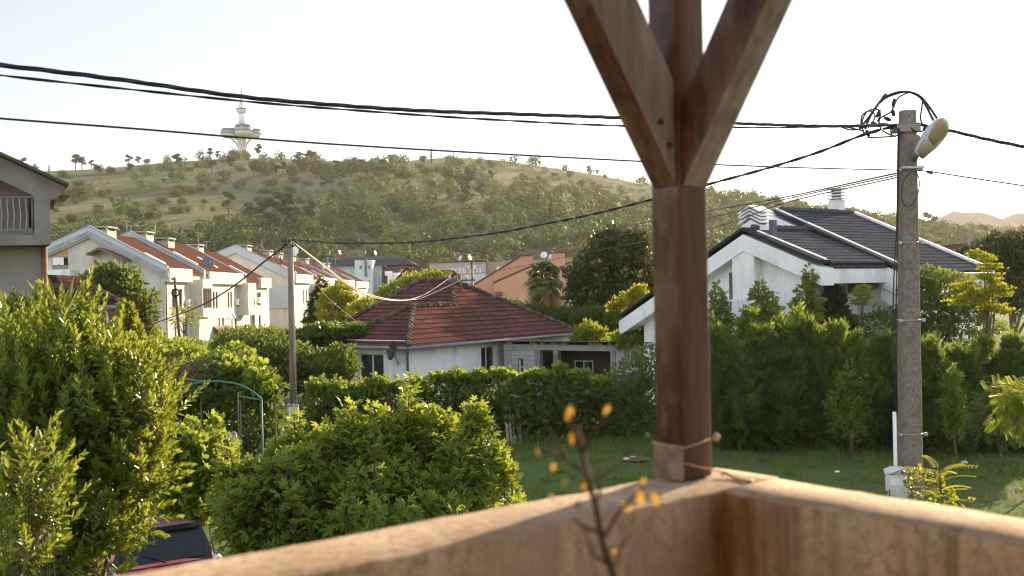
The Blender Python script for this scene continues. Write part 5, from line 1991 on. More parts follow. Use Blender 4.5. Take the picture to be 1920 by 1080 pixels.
WOOD, nt, out = new_mat('dark_stained_timber')
p = nt.nodes.new('ShaderNodeBsdfPrincipled')
p.inputs['Roughness'].default_value = .36
p.inputs['Specular IOR Level'].default_value = .35
tc = nt.nodes.new('ShaderNodeTexCoord')
c = ramp(nt, noise(nt, 26, 6, .6, stretch=(1, 1, .07)), [(.3, (.036, .014, .009)), (.5, (.082, .031, .019)), (.7, (.15, .068, .044))])
c = mixc(nt, ramp(nt, noise(nt, 8, 6, .65, stretch=(1, 1, .5)), [(.46, (0, 0, 0)), (.66, (1, 1, 1))]), c, (.20, .12, .085))
kn = nt.nodes.new('ShaderNodeTexVoronoi')
kn.inputs['Scale'].default_value = 5.0
mp = nt.nodes.new('ShaderNodeMapping')
mp.inputs['Scale'].default_value = (1, 1, .55)
nt.links.new(tc.outputs['Object'], mp.inputs[0])
nt.links.new(mp.outputs[0], kn.inputs['Vector'])
c = mixc(nt, ramp(nt, kn.outputs['Distance'], [(.05, (1, 1, 1)), (.12, (0, 0, 0))]), c, (.04, .016, .01))
nt.links.new(c, p.inputs['Base Color'])
nt.links.new(bump(nt, noise(nt, 40, 5, .6, stretch=(1, 1, .06)), .35, .006), p.inputs['Normal'])
nt.links.new(p.outputs[0], out.inputs[0])

WOODG = surf('weathered_lit_brace_timber', (.40, .345, .315), (.19, .15, .13), 22, .8, .5, 40, stretch=(1, 1, .16), c3=(.085, .045, .032), s3=3.5, lo=.3, hi=.7)  # weathered grey, painted paler for brace faces toward the light
pa0, pa1, pb0, pb1 = .128, .243, -.008, .104
post = thing('timber_post', 'dark stained timber post with diagonal braces standing on the parapet corner', 'post', bq(.18, .05, HP))
WOODM = surf('lit_post_timber', (.155, .078, .055), (.055, .024, .016), 20, .7, .45, 40, stretch=(1, 1, .12), c3=(.07, .034, .025), s3=4.0, lo=.3, hi=.7)  # paler copy of the post timber: light painted on one face
mb = MB()
_q = [bq(pa0, pb0), bq(pa1, pb0), bq(pa1, pb1), bq(pa0, pb1)]
for _z0, _z1 in ((HP + .004, HP + 1.754),):
    for _i in range(4):
        _j = (_i + 1) % 4
        mb.cur = 1 if _i == 2 else 0  # face toward the light gets the paler timber
        _f = [np.array([*_q[_i][:2], _z0]), np.array([*_q[_j][:2], _z0]), np.array([*_q[_j][:2], _z1]), np.array([*_q[_i][:2], _z1])]
        _n = np.cross(_f[1] - _f[0], _f[2] - _f[0])
        mb.poly(_f if np.dot(_n, sum(_f) / 4 - sum(np.array([*p[:2], (_z0 + _z1) / 2]) for p in _q) / 4) > 0 else _f[::-1])
    mb.cur = 0
    mb.poly([np.array([*p[:2], _z1]) for p in _q])
    mb.poly([np.array([*p[:2], _z0]) for p in _q[::-1]])
mb.build('shaft', [WOOD, WOODM], post, bevel=.006)
kb = 1.5


def brace(o, d, w, wlen, hgt=.135, under=1, L=.85):
    """sloping timber starting at o, going out along d and up"""
    dirv = unit(d + UP * kb)
    nrm = unit(UP - dirv * np.dot(UP, dirv))
    P = [o, o + dirv * L, o + dirv * L + nrm * hgt * 1.0, o + nrm * 0 + UP * (hgt / math.cos(math.atan(kb)))]
    mb = MB()
    Q = [p + w * wlen for p in P]
    n = np.cross(P[1] - P[0], P[3] - P[0])
    mb.cur = 1 - under
    mb.poly(P[::-1] if np.dot(n, w) > 0 else P)
    mb.poly(Q if np.dot(n, w) > 0 else Q[::-1])
    for i in range(4):
        j = (i + 1) % 4
        mb.cur = under if i in (0, 2) else 1 - under
        f = [P[i], P[j], Q[j], Q[i]]
        c = sum(f) / 4 - (sum(P) + sum(Q)) / 8
        mb.poly(f if np.dot(np.cross(f[1] - f[0], f[2] - f[0]), c) > 0 else f[::-1])
    return mb


brace(bq(pa1 + .003, pb0 + .010, 5.285), AV, BV, .094, .165, 1).build('brace', [WOODG, WOOD], post, bevel=.005)
brace(bq(pa0 + .006, pb1 + .003, 5.285), BV, AV, .100, .13, 0).build('brace', [WOODG, WOOD], post, bevel=.005)
BOLT = surf('rusty_bolt', (.10, .06, .045), None, 20, .6, .2, metal=.6)
for _d, _w, _o in ((AV, BV, bq(pa1 + .003, pb0 + .105, 5.285)), (BV, AV * -1, bq(pa0 - .001, pb1 + .003, 5.285))):
    for _s in (.06, .13):
        MB().lathe(_o + _d * (_s * .5) + UP * (_s * .9 + .06), _w, [(0, .009), (.006, .009), (.008, .004)], 8).build('bolt', BOLT, post)
PATCH = surf('old_mortar_patch', (.40, .31, .25), (.22, .14, .10), 9, .95, .5, 60, lo=.4, hi=.6)
MB().box(bq(pa1 + .0005, pb0 - .004, HP + .003), AV * .006, BV * (pb1 - pb0 + .002), UP * .098).build('mortar_patch', PATCH, post)
STR = surf('string', (.55, .40, .26), None, 30, .9, .2)
mb = MB()
z = HP + .105
loop = [bq(pa1 + .008, pb0 - .004, z - .004), bq(pa1 + .008, pb1 + .005, z - .006), bq(pa1 - .05, pb1 + .007, z), bq(pa0 - .004, pb1 + .008, z + .012)]
mb.tube(loop, .0028, 6)
mb.tube([bq(pa1 + .006, pb1 + .006, z - .05), bq(pa1 - .06, pb1 + .012, HP + .035), bq(pa0 - .01, pb1 + .02, HP + .02), bq(pa0 - .012, pb1 + .03, HP + .004)], .0028, 6)
mb.tube([bq(pa0 - .012, pb1 + .028, HP + .018), bq(pa0 - .02, pb1 + .06, HP + .006), bq(pa0 + .004, pb1 + .13, HP + .004), bq(pa0 - .03, pb1 + .12, HP + .004)], .0045, 6)
tw = mb.build('string', STR, post)
MB().lathe(bq(pa0 - .004, pb1 + .012, z + .012), UP, [(-.012, .003), (-.007, .010), (0, .0125), (.007, .010), (.012, .003)], 12).build('knot', STR, tw, smooth=True)

rf = thing('balcony_roof', 'boarded timber roof over the balcony, just above the picture', 'roof', bq(1.2, 1.2, 6.2))
zr = HP + 1.76
MB().box(bq(-.35, pb0, zr), AV * 4.0, BV * .115, UP * .14).build('beam', WOOD, rf)
MB().box(bq(pa0, pb0 + .116, zr), BV * 3.6, AV * .115, UP * .14).build('beam', WOOD, rf)
for k in range(6):
    MB().box(bq(.5 + k * .62, -.45, zr + .142), AV * .08, BV * 4.0, UP * .12).build('rafter', WOOD, rf)
MB().box(bq(-.5, -.5, zr + .264), AV * 4.3, BV * 4.1, UP * .03).build('boarding', WOOD, rf)

# dry rose twig in front of the parapet
TWIG = surf('dark_twig', (.075, .04, .025), (.05, .028, .018), 30, .8, .3)
YL1 = leaf_mat('yellow_dying_leaf', (.34, .18, .035), (.42, .27, .05), (.62, .38, .07), .4, .5, .3, 3)
GL1 = leaf_mat('dull_green_leaf', (.06, .07, .02), (.10, .10, .03), (.25, .22, .04), .35, .5, .3, 3)
tb = at(1152, 1130, 1.62)
tw = thing('rose_twig', 'thin thorny twig with a few yellow leaves rising before the parapet', 'plant', (tb[0], 1.62, 3.3))
T = lambda px, py, d=0.0: at(px, py, 1.62 + d)
mb = MB()
main = [np.array([tb[0] + .01, 1.64, 3.3]), T(1152, 1080), T(1130, 1015), T(1118, 950), T(1100, 890, .01), T(1092, 850, .02), T(1082, 800, .02)]
mb.tube(main, [.0075, .007, .006, .0055, .0048, .004, .003], 7)
for br_, r in (([T(1092, 850, .02), T(1108, 815), T(1128, 795), T(1142, 772)], .0022), ([T(1118, 950), T(1126, 915, .03), T(1124, 880, .04)], .0022), ([T(1100, 890, .01), T(1060, 862), T(1030, 850), T(1008, 846)], .002),
               ([T(1125, 1000), T(1100, 990, -.03), T(1075, 975, -.04)], .002), ([T(1128, 1015), T(1160, 960, .02), T(1195, 925, .02), T(1212, 905, .02)], .0018), ([T(1145, 1062), T(1112, 1040, -.03), T(1095, 990, -.04)], .002),
               ([T(1092, 850, .02), T(1080, 830, -.01), T(1072, 800, -.01), T(1070, 775, -.01)], .0018), ([T(1106, 905), T(1150, 880, .03), T(1205, 850, .05)], .0014), ([T(1060, 862), T(1046, 830), T(1022, 795)], .0013),
               ([T(1150, 1075), T(1160, 1030, .02), T(1182, 1000, .03)], .0015)):
    mb.tube(br_, np.linspace(r * 1.8, r * .9, len(br_)), 5)
mb.build('stem', TWIG, tw, smooth=True)
g = np.random.default_rng(2)
for k, (px, py, s, yel, d) in enumerate([(1071, 775, 38, 1, -.01), (1142, 770, 28, 1, 0), (1077, 822, 36, 1, .0), (1008, 847, 16, 1, 0), (1038, 876, 22, 1, 0), (1058, 862, 22, 0, 0), (1095, 905, 16, 1, 0), (1094, 912, 24, 1, .02), (1208, 903, 22, 1, .02),
                             (1195, 932, 42, 1, .02), (1182, 955, 22, 1, .02), (1223, 938, 38, 1, .02), (1168, 948, 24, 1, .02), (1084, 948, 26, 0, -.03), (1129, 1045, 26, 0, 0), (1153, 1034, 16, 1, .02), (1062, 905, 24, 0, 0), (1034, 933, 20, 1, -.02)]):
    P = T(px, py, d)
    sz = s * mpp(1.62) * .85
    f = MB().scatter(tpl_lance(.24, .06, -.1), [P + (0, 0, sz * .5)], np.array([[g.uniform(-.5, .5), g.uniform(-.3, .3), -1.0]]), np.array([[g.uniform(-.4, .4), -1, .2]]), [sz])
    f.build('leaf', YL1 if yel else GL1, tw)

# ------------------------------------------------------------------ concrete pole with street lamp, cabinet and cables
YP = 17.0
pole = thing('utility_pole', 'tall tapered concrete utility pole with steel bands', 'utility pole', (at(1706, 1000, YP)[0], YP, 0))
CPOLE = surf('pole_concrete', (.28, .215, .17), (.15, .115, .092), 20, .95, .8, 90, c3=(.13, .10, .085), s3=3.0, dist=.015)
px0 = at(1706, 1000, YP)
pt = at(1701.5, 208, YP)
mb = MB()
hw0, hw1 = .19, .122


def pole_at(z):
    s = z / pt[2]
    return np.array([px0[0] + (pt[0] - px0[0]) * s, YP, z]), hw0 + (hw1 - hw0) * s


V, F = [], []
zs = np.linspace(0, pt[2], 12)
for z in zs:
    c, h = pole_at(z)
    ch = .035
    for sx, sy in ((-1, -1), (1, -1), (1, 1), (-1, 1)):
        if sx * sy > 0:
            V += [c + (sx * h, sy * (h * .85 - ch), 0), c + (sx * (h - ch), sy * h * .85, 0)] if False else [c + (sx * h, sy * (h * .85 - ch), 0), c + (sx * (h - ch), sy * h * .85, 0)]
        else:
            V += [c + (sx * (h - ch), sy * h * .85, 0), c + (sx * h, sy * (h * .85 - ch), 0)]
for i in range(len(zs) - 1):
    for k in range(8):
        F.append([i * 8 + k, i * 8 + (k + 1) % 8, (i + 1) * 8 + (k + 1) % 8, (i + 1) * 8 + k])
mb.raw(V, [np.array(F), np.arange(8) + (len(zs) - 1) * 8])
mb.build('shaft', CPOLE, pole)
for py in (318, 455, 600, 812):
    z = at(1705, py, YP)[2]
    c, h = pole_at(z)
    m2 = MB()
    q = [(-1, -1), (1, -1), (1, 1), (-1, 1)]
    for (a, b) in (((-1, -1), (1, -1)), ((1, -1), (1, 1)), ((1, 1), (-1, 1)), ((-1, 1), (-1, -1))):
        A_ = c + (a[0] * (h + .006), a[1] * (h * .85 + .006), 0)
        B_ = c + (b[0] * (h + .006), b[1] * (h * .85 + .006), 0)
        m2.tube([A_, B_], .011, 5)
    m2.cbox(c + (h + .04, -h * .8, 0), (1, 0, 0), (0, 1, 0), UP, .06, .05, .05)
    m2.cbox(c + (-h - .035, -h * .8, 0), (1, 0, 0), (0, 1, 0), UP, .05, .04, .05)
    m2.build('band', STEEL, pole)
# clamp bracket at the second wire level
c, h = pole_at(at(1702, 316, YP)[2])
MB().cbox(c + (.02, -h - .03, 0), (1, 0, 0), (0, 1, 0), UP, .36, .05, .035).build('clamp', STEEL, pole)
c, h = pole_at(at(1700, 242, YP)[2])
MB().cbox(c + (-.03, -.02, .0), (1, 0, 0), (0, 1, 0), UP, h * 2 + .14, h * 1.9, .12).build('cable_bracket', CONC, pole)
# cable riser and conduit down the side
risers = [(1684, 240), (1683, 300), (1682, 380), (1681, 430), (1676, 520), (1674, 600), (1676, 700), (1677, 778)]
for dx, n_ in ((0, 'riser_cable'), (5, 'riser_cable')):
    q = [at(px + dx * (0.4 if py < 450 else 1.1), py, YP - .18) for px, py in risers]
    MB().tube(q, .0105, 6).build(n_, BLACKCABLE, pole, smooth=True)
MB().tube([at(1677, 772, YP - .18), at(1679, 870, YP - .18), at(1680, 940, YP - .18)], .032, 8).build('conduit', FRAMEW, pole)

# metal meter cabinet on its plinth in front of the pole
cz0, cz1 = at(1685, 946, YP - .5)[2], at(1685, 874, YP - .5)[2]
xa, xb_ = at(1661, 900, YP - .75)[0], at(1698, 900, YP - .75)[0]
cab = thing('meter_cabinet', 'pale grey electricity cabinet with a blank label at the foot of the pole', 'cabinet', ((xa + xb_) / 2, YP - .6, 0))
cu, cv = unit([.96, -.28, 0]) * 0 + np.array([1.0, 0, 0]), np.array([0, 1.0, 0])
cu = unit([.94, -.10, 0])
cv = unit([.30, .95, 0])
o = np.array([xa, YP - .75, 0])
W, D = .33, .30
MB().box(o + cu * .05 + cv * .05, cu * (W - .1), cv * (D - .1), UP * (cz0 - .002)).build('pedestal', CONC, cab)
CABM = surf('cabinet_paint', (.60, .57, .54), (.50, .47, .44), 3, .55, .1, 40)
MB().box(o + UP * cz0, cu * W, cv * D, UP * (cz1 - cz0 - .05)).build('body', CABM, cab, bevel=.008)
mb = MB()
q = [o - cu * .02 - cv * .02, o + cu * (W + .02) - cv * .02, o + cu * (W + .02) + cv * (D + .02), o - cu * .02 + cv * (D + .02)]
q = [x + UP * (cz1 - .048) for x in q]
mid = sum(q) / 4 + UP * .07
for i in range(4):
    a, b = q[i], q[(i + 1) % 4]
    a2, b2 = a * .45 + mid * .55, b * .45 + mid * .55
    mb.poly([a - UP * .03, b - UP * .03, b, a])
    mb.poly([a, b, b2 + UP * .02, a2 + UP * .02])
mb.poly([x * .45 + mid * .55 + UP * .02 for x in q])
mb.poly([x - UP * .03 for x in q[::-1]])
mb.build('lid', CABM, cab)
dn = -unit(np.cross(cu, UP)) * -1
dn = np.array([cu[1], -cu[0], 0])
door = MB().box(o + cu * .02 + UP * (cz0 + .02) + dn * .003, cu * (W - .04), dn * .012, UP * (cz1 - cz0 - .11)).build('door', CABM, cab, bevel=.004)
m2 = MB()
for k in range(4):
    m2.box(o + cu * (.06 + .07 * k) + UP * (cz0 + .04) + dn * .016, cu * .006, dn * .005, UP * (cz1 - cz0 - .30))
m2.build('rib', CABM, door)
MB().box(o + cu * .06 + UP * (cz1 - .25) + dn * .016, cu * .2, dn * .004, UP * .11).build('label_plate', FRAMEW, door)
MB().tube([o + cu * .045 + UP * (cz0 + .18) + dn * .03, o + cu * .045 + UP * (cz0 + .3) + dn * .03], .01, 6).build('handle', DARKMETAL, door)

# street lamp
lampb = at(1714, 283, YP - .05)
sl_ = thing('street_lamp', 'cobra-head street lamp with amber bowl bracketed to the concrete pole', 'street lamp', lampb)
lm = surf('lamp_housing', (.52, .52, .54), (.42, .42, .44), 4, .5, .1)
axisA, axisB = at(1724, 291, YP - .45), at(1775, 228, YP - .5)
L = axisB - axisA
ln = np.linalg.norm(L)
ax_ = L / ln
sidev = unit(np.cross(ax_, unit([.42, -.80, -.30])))
dn_ = unit(np.cross(sidev, ax_))
if dn_[2] > 0:
    dn_, sidev = -dn_, -sidev
SECT = [(-.02, .02, .02), (.0, .12, .09), (.18, .15, .13), (.42, .20, .16), (.66, .215, .16), (.88, .19, .12), (1.0, .11, .06), (1.03, .02, .02)]


def loft(sects, lower):
    V, n = [], 14
    for s, wv, hv in sects:
        for k in range(n):
            a = PI * k / (n - 1)
            V.append(axisA + ax_ * ln * s + sidev * wv * math.cos(a) + (-dn_ if not lower else dn_) * hv * math.sin(a) * (1 if not lower else .45))
    F = []
    for i in range(len(sects) - 1):
        for k in range(n - 1):
            F.append([i * n + k, i * n + k + 1, (i + 1) * n + k + 1, (i + 1) * n + k])
        F.append([i * n + n - 1, i * n, (i + 1) * n, (i + 1) * n + n - 1])
    return MB().raw(V, [np.array(F), np.arange(n), np.arange(n) + (len(sects) - 1) * n])


loft(SECT, False).build('housing', lm, sl_, smooth=True)
bowl = leaf_mat('amber_bowl', (.34, .27, .20), (.40, .31, .23), (.6, .45, .3), .35, .25, .6, 3)
loft([(a * .55 + .42, w * .86, h * .8) for a, w, h in SECT], True).build('bowl', bowl, sl_, smooth=True)
loft([(a * .36 + .02, w * .62 + .015, h * .9) for a, w, h in SECT], True).build('gear_tray', surf('dull_tan_tray', (.36, .27, .20), None, 6, .7, .1), sl_)
c, h = pole_at(at(1702, 262, YP)[2])
mb = MB()
bs = c + (h, -h * .5, -.05)
mb.tube([at(1714, 300, YP - .15), at(1722, 285, YP - .3), axisA + ax_ * .08], .045, 8)
mb.prism([at(1712, 272, YP - .15), at(1722, 252, YP - .3), at(1730, 262, YP - .4), at(1716, 300, YP - .2)], (0, .06, 0))
mb.build('bracket', CONC, sl_)

# ------------------------------------------------------------------ overhead cables


def spline(pts, n=60):
    """Catmull-Rom through points"""
    pts = [np.asarray(p, float) for p in pts]
    P = [2 * pts[0] - pts[1]] + pts + [2 * pts[-1] - pts[-2]]
    out = []
    per = max(2, n // (len(pts) - 1))
    for i in range(1, len(P) - 2):
        for t in np.linspace(0, 1, per, endpoint=False):
            a, b, c, d = P[i - 1], P[i], P[i + 1], P[i + 2]
            out.append(.5 * ((2 * b) + (c - a) * t + (2 * a - 5 * b + 4 * c - d) * t * t + (3 * b - a - 3 * c + d) * t ** 3))
    out.append(pts[-1])
    return np.array(out)


def pxl(lst, Y0, Y1):
    """pixel polyline with the distance running from Y0 to Y1 (linear in 1/Y along the image)"""
    xs = np.array([p[0] for p in lst], float)
    s = (xs - xs[0]) / (xs[-1] - xs[0])
    return [at(p[0], p[1], 1 / ((1 - k) / Y0 + k / Y1)) for p, k in zip(lst, s)]


def cable(label, pts, r, mat=BLACKCABLE, n=80, twist=0, cat='cable', name='overhead_cable', group=None):
    c = spline(pts, n)
    mb = MB()
    if twist:
        t = np.gradient(c, axis=0)
        t /= np.linalg.norm(t, axis=1)[:, None]
        d = np.concatenate([[0], np.cumsum(np.linalg.norm(np.diff(c, axis=0), axis=1))])
        nn = max(60, int(d[-1] * 7))
        dd = np.linspace(0, d[-1], nn)
        cc = np.column_stack([np.interp(dd, d, c[:, k]) for k in range(3)])
        t = np.gradient(cc, axis=0)
        t /= np.linalg.norm(t, axis=1)[:, None]
        x = np.cross(t, UP)
        x /= np.linalg.norm(x, axis=1)[:, None]
        y = np.cross(x, t)
        for k in range(twist):
            ph = dd / 1.1 * 2 * PI + k * 2 * PI / twist
            mb.tube(cc + (np.cos(ph)[:, None] * x + np.sin(ph)[:, None] * y) * r * .95, r, 6)
    else:
        mb.tube(c, r, 6)
    o = mb.build(name, mat, smooth=True)
    return tag(o, label, cat, group)


yp = YP - .02
cable('thick twisted cable bundle, uppermost of the lines crossing to the concrete pole', pxl([(-260, 96), (0, 122), (230, 150), (450, 181), (630, 197), (800, 208), (1000, 215), (1165, 221), (1400, 232), (1540, 236), (1640, 235), (1686, 234)], 8.2, yp), .0125, twist=3)
cable('twisted service cable running just beneath the thick bundle', pxl([(-260, 108), (0, 141), (220, 165), (450, 189), (640, 205), (900, 223), (1165, 236), (1400, 239), (1560, 238), (1680, 236)], 8.4, yp), .0075, twist=2)
cable('single black line, lowest of the three crossing the tower', pxl([(-260, 198), (0, 222), (250, 241), (520, 263), (800, 281), (1190, 302), (1350, 309), (1520, 315), (1690, 319)], 8.6, yp), .0105)
cable('sagging twisted cable between the wooden pole and the concrete pole', [at(546, 449, 35.5), at(620, 455, 33), at(700, 456, 31), at(780, 454, 29), at(850, 447, 27.5), at(930, 437, 26), at(1000, 424, 25), at(1110, 402, 23.4), at(1215, 376, 22), at(1330, 345, 20.6), at(1430, 318, 19.6), at(1530, 287, 18.5), at(1610, 256, 17.6), at(1650, 243, 17.2), at(1688, 236, yp)], .015, twist=2)
cable('black twisted bundle leaving the lamp side of the concrete pole', [at(1718, 232, yp), at(1790, 247, 16.6), at(1850, 261, 16), at(1925, 276, 15.4), at(2150, 318, 14)], .015, twist=3)
cable('thin single wire leaving the clamp of the concrete pole', [at(1716, 320, yp), at(1745, 322, 16.8), at(1830, 335, 16.2), at(1925, 349, 15.6), at(2150, 382, 14)], .012)
for k, (a, b, e) in enumerate(((370, 395, 452), (374, 408, 472), (381, 428, 490))):
    cable(['thin grey wire to the distant roofs, highest of three', 'thin grey wire to the distant roofs, middle of three', 'thin grey wire to the distant roofs, lowest of three'][k],
          [at(1680, 325 + 4 * k, yp), at(1470, a, 24), at(1330, b, 30), at(1100, (b + e) / 2 + 14, 42), at(900, e + 22, 62), at(760, e + 40 - 5 * k, 90)], .013 if k else .016, surf('grey_wire_%s' % 'abc'[k], (.10, .10, .105), None, 5, .6, 0))
rm = ROOF_MAST
for k in range(2):
    e = rm + (-.55 if k == 0 else .25, 0, 0)
    cable(['pale service cable from the wooden pole, near strand to the roof mast', 'pale service cable from the wooden pole, far strand to the roof mast'][k],
          [at(552, 456, 35.6), at(600, 492 + 2 * k, 38), at(650, 530 + 3 * k, 41), at(690, 551 + 3 * k, 43.5), at(730, 561 + 2 * k, 46), at(765, 562 + k, 48), at(800, 550 + 5 * k, 49.6), e], .022, PALECABLE)
cable('black cable dropping from the wooden pole towards the terrace', [at(541, 456, 35.6), at(500, 487, 37), at(440, 535, 40), at(390, 566, 43), at(340, 588, 46), at(285, 608, 49), at(255, 622, 50)], .03)
cable('thin pale wire from the wooden pole over the bungalow side', [at(549, 470, 35.6), at(607, 550, 41), at(640, 580, 44), at(668, 603, 46)], .009, PALECABLE)
# the tangle of loops at the pole head
lp = thing('cable_loops', 'tangled loops of cable and clamps arching round the pole head', 'cable loops', at(1690, 240, yp))
loops = [[(1612, 240), (1625, 225), (1640, 205), (1652, 188), (1668, 178), (1690, 172), (1712, 174), (1728, 183), (1742, 200), (1757, 222)],
         [(1622, 243), (1630, 222), (1645, 197), (1657, 186), (1673, 178), (1700, 172), (1722, 180), (1735, 196), (1750, 226)],
         [(1614, 236), (1616, 218), (1626, 209), (1637, 210), (1640, 222), (1628, 240)],
         [(1620, 250), (1616, 232), (1622, 214), (1632, 206), (1645, 205), (1651, 214), (1645, 228)],
         [(1648, 232), (1650, 222), (1662, 215), (1672, 208), (1677, 195), (1686, 182), (1702, 174)],
         [(1730, 188), (1728, 205), (1726, 222), (1731, 236), (1738, 240)],
         [(1575, 237), (1592, 243), (1607, 243), (1622, 238), (1640, 232)],
         [(1582, 237), (1600, 241), (1618, 246), (1622, 254)],
         [(1626, 258), (1655, 257), (1678, 255), (1684, 252)],
         [(1648, 234), (1655, 245), (1668, 252), (1680, 256)],
         [(1670, 237), (1671, 250), (1674, 256)],
         [(1706, 238), (1715, 245), (1726, 247), (1735, 242)]]
g = np.random.default_rng(11)
mb = MB()
for k, l in enumerate(loops):
    q = [at(x, y, yp - .1 + .05 * math.sin(k * 2 + i)) for i, (x, y) in enumerate(l)]
    mb.tube(spline(q, 40), .02 if k < 2 else .0135, 6)
mb.build('loop', BLACKCABLE, lp, smooth=True)
for x, y, dx, dy in ((1656, 184, -5, 8), (1676, 193, -1, 8), (1675, 212, 1, 6), (1647, 213, -3, 7), (1639, 232, 6, 2), (1664, 223, 6, 3), (1627, 250, 3, 6), (1642, 246, 8, -3), (1652, 234, 12, -1), (1737, 239, 6, -3)):
    MB().tube([at(x - dx, y - dy, yp - .12), at(x, y, yp - .12), at(x + dx, y + dy, yp - .12)], [.022, .034, .022], 6).build('connector', BLACKCABLE, lp)
mb = MB()
ring = [at(1707 + 16 * math.sin(a) + 5 * math.cos(a), 354 - 33 * math.cos(a), yp - .22) for a in np.linspace(.2, 2 * PI - .1, 26)]
mb.tube(ring, .009, 6)
mb.tube([at(1738, 322, yp - .02), at(1748, 324, yp - .02)], [.02, .03], 6)
mb.build('spare_coil', BLACKCABLE, lp, smooth=True)

# ------------------------------------------------------------------ old wooden pole
YW = 36.0
wb, wt = at(551, 815, YW), at(543, 446, YW)
wp = thing('wooden_pole', 'old grey wooden pole wired to a concrete foot', 'utility pole', (wb[0], YW, 0))
WP = surf('weathered_pole_wood', (.27, .21, .16), (.12, .09, .07), 10, .9, .7, 30, stretch=(1, 1, .08))
fz = at(548, 757, YW)[2]
MB().tube([(wb[0], YW, fz - .9), (wb[0] * .6 + wt[0] * .4, YW, fz * .6 + wt[2] * .4), wt], [.125, .105, .085], 10).build('shaft', WP, wp, smooth=True)
MB().tube([(wb[0] + .11, YW + .02, fz - .5), (wt[0] + .09, YW + .02, wt[2] - .2)], [.025, .02], 6).build('steel_stay', STEEL, wp)
MB().abox((wb[0] - .2, YW - .24, 0), (wb[0] + .22, YW - .16, fz)).build('foot', CONCL, wp)
MB().abox((wb[0] - .2, YW - .155, 0), (wb[0] - .1, YW + .2, fz - .01)).build('foot_cheek', CONCL, wp)
MB().cbox((wb[0] + .05, YW - .27, fz - .25), (1, 0, 0), (0, 1, 0), UP, .34, .05, .3).build('box', FRAMEW, wp)
m2 = MB()
for k in range(7):
    a = k * 2.4
    p = wt + (math.cos(a) * .14, math.sin(a) * .14, -.03 - .05 * k)
    m2.tube([p - UP * .05, p + UP * .07], [.05, .03], 6)
m2.tube([wt + (-.3, 0, -.12), wt + (.32, 0, -.05)], .025, 6)
m2.build('fixing', BLACKCABLE, wp)
m2 = MB()
q = [wt + (.1 * math.cos(a) + .12, .1, .12 * math.sin(a) + .06) for a in np.linspace(0, 5.5, 16)]
m2.tube(q, .012, 5)
m2.tube([wt + (-.1, 0, -.1), wt + (-.35, -.1, -.45), wt + (-.28, -.1, -.9)], .014, 5)
m2.build('jumper', BLACKCABLE, wp)
# leaning telephone pole in front of the terrace
b0 = at(338, 645, 66.0)
t = thing('telephone_pole', 'thin dark pole with a coiled cable before the end terrace house', 'utility pole', (b0[0], 66, 0))
tp_ = at(327, 519, 66)
MB().tube([(b0[0] + .1, 66, 0), tp_], [.11, .08], 8).build('shaft', surf('dark_pole_wood', (.12, .095, .08), None, 8, .9, .3), t)
c = at(329, 549, 65.8)
m2 = MB()
for r in (.20, .23, .26):
    m2.tube([c + (r * math.cos(a), .02 * r, r * math.sin(a)) for a in np.linspace(0, 2 * PI, 22)], .02, 5, False)
m2.build('coil', BLACKCABLE, t)
MB().tube([at(321, 524, 65.9), at(329, 520, 66)], [.09, .05], 8).build('lamp_head', CONCL, t)

# ------------------------------------------------------------------ parked red hatchback
ch_ = unit([-.54, .84, 0])
cr_ = np.array([ch_[1], -ch_[0], 0])
CL = np.array([-6.30, 16.95, 0])
car = thing('parked_car', 'red hatchback parked under the laurel with its dark rear window showing', 'car', CL)
RED = surf('red_car_paint', (.58, .09, .11), (.56, .085, .10), 1, .25, 0, spec=.6, coat=1.0)
BLK = surf('black_trim', (.015, .015, .016), None, 8, .4, 0)
CGL = surf('car_glass', (.010, .012, .016), None, 1, .04, 0, spec=.35)
TLR = surf('tail_lamp_red', (.40, .02, .02), None, 4, .15, 0, coat=.7)
TLW = surf('tail_lamp_clear', (.62, .60, .62), None, 4, .15, 0, coat=.7)
TYRE = surf('tyre_rubber', (.02, .02, .02), None, 12, .85, .2)


def cp(x, y, z):
    return CL + cr_ * x + ch_ * y + UP * z


# stations from tail to nose: y, half widths and heights of (sill, bumper, belt, glass top, roof)
ST = [(-1.92, [(.60, .30), (.70, .45), (.72, .72), (.66, .98), (.60, 1.00), (.0, 1.02)]),
      (-1.80, [(.72, .24), (.80, .45), (.82, .78), (.75, 1.00), (.62, 1.12), (.0, 1.14)]),
      (-1.62, [(.76, .22), (.83, .46), (.84, .84), (.78, 1.06), (.60, 1.44), (.0, 1.49)]),
      (-1.2, [(.78, .20), (.84, .46), (.85, .88), (.80, 1.06), (.61, 1.48), (.0, 1.53)]),
      (-.5, [(.78, .20), (.84, .46), (.85, .88), (.80, 1.02), (.62, 1.48), (.0, 1.54)]),
      (.15, [(.78, .20), (.84, .46), (.85, .86), (.80, .99), (.60, 1.42), (.0, 1.47)]),
      (.55, [(.78, .20), (.84, .46), (.85, .84), (.79, .96), (.66, 1.20), (.0, 1.26)]),
      (.95, [(.78, .20), (.84, .46), (.84, .80), (.76, .92), (.68, .97), (.0, 1.02)]),
      (1.6, [(.74, .22), (.80, .46), (.78, .70), (.70, .80), (.60, .84), (.0, .87)]),
      (1.88, [(.60, .28), (.68, .45), (.66, .60), (.58, .68), (.50, .70), (.0, .72)])]
m = len(ST[0][1])
V, F, MI = [], [], []
for y, pr in ST:
    for x, z in pr:
        V.append(cp(x, y, z))
    for x, z in pr[-2::-1]:
        V.append(cp(-x, y, z))
K = 2 * m - 1
for i in range(len(ST) - 1):
    for k in range(K - 1):
        F.append([i * K + k, (i + 1) * K + k, (i + 1) * K + k + 1, i * K + k + 1])
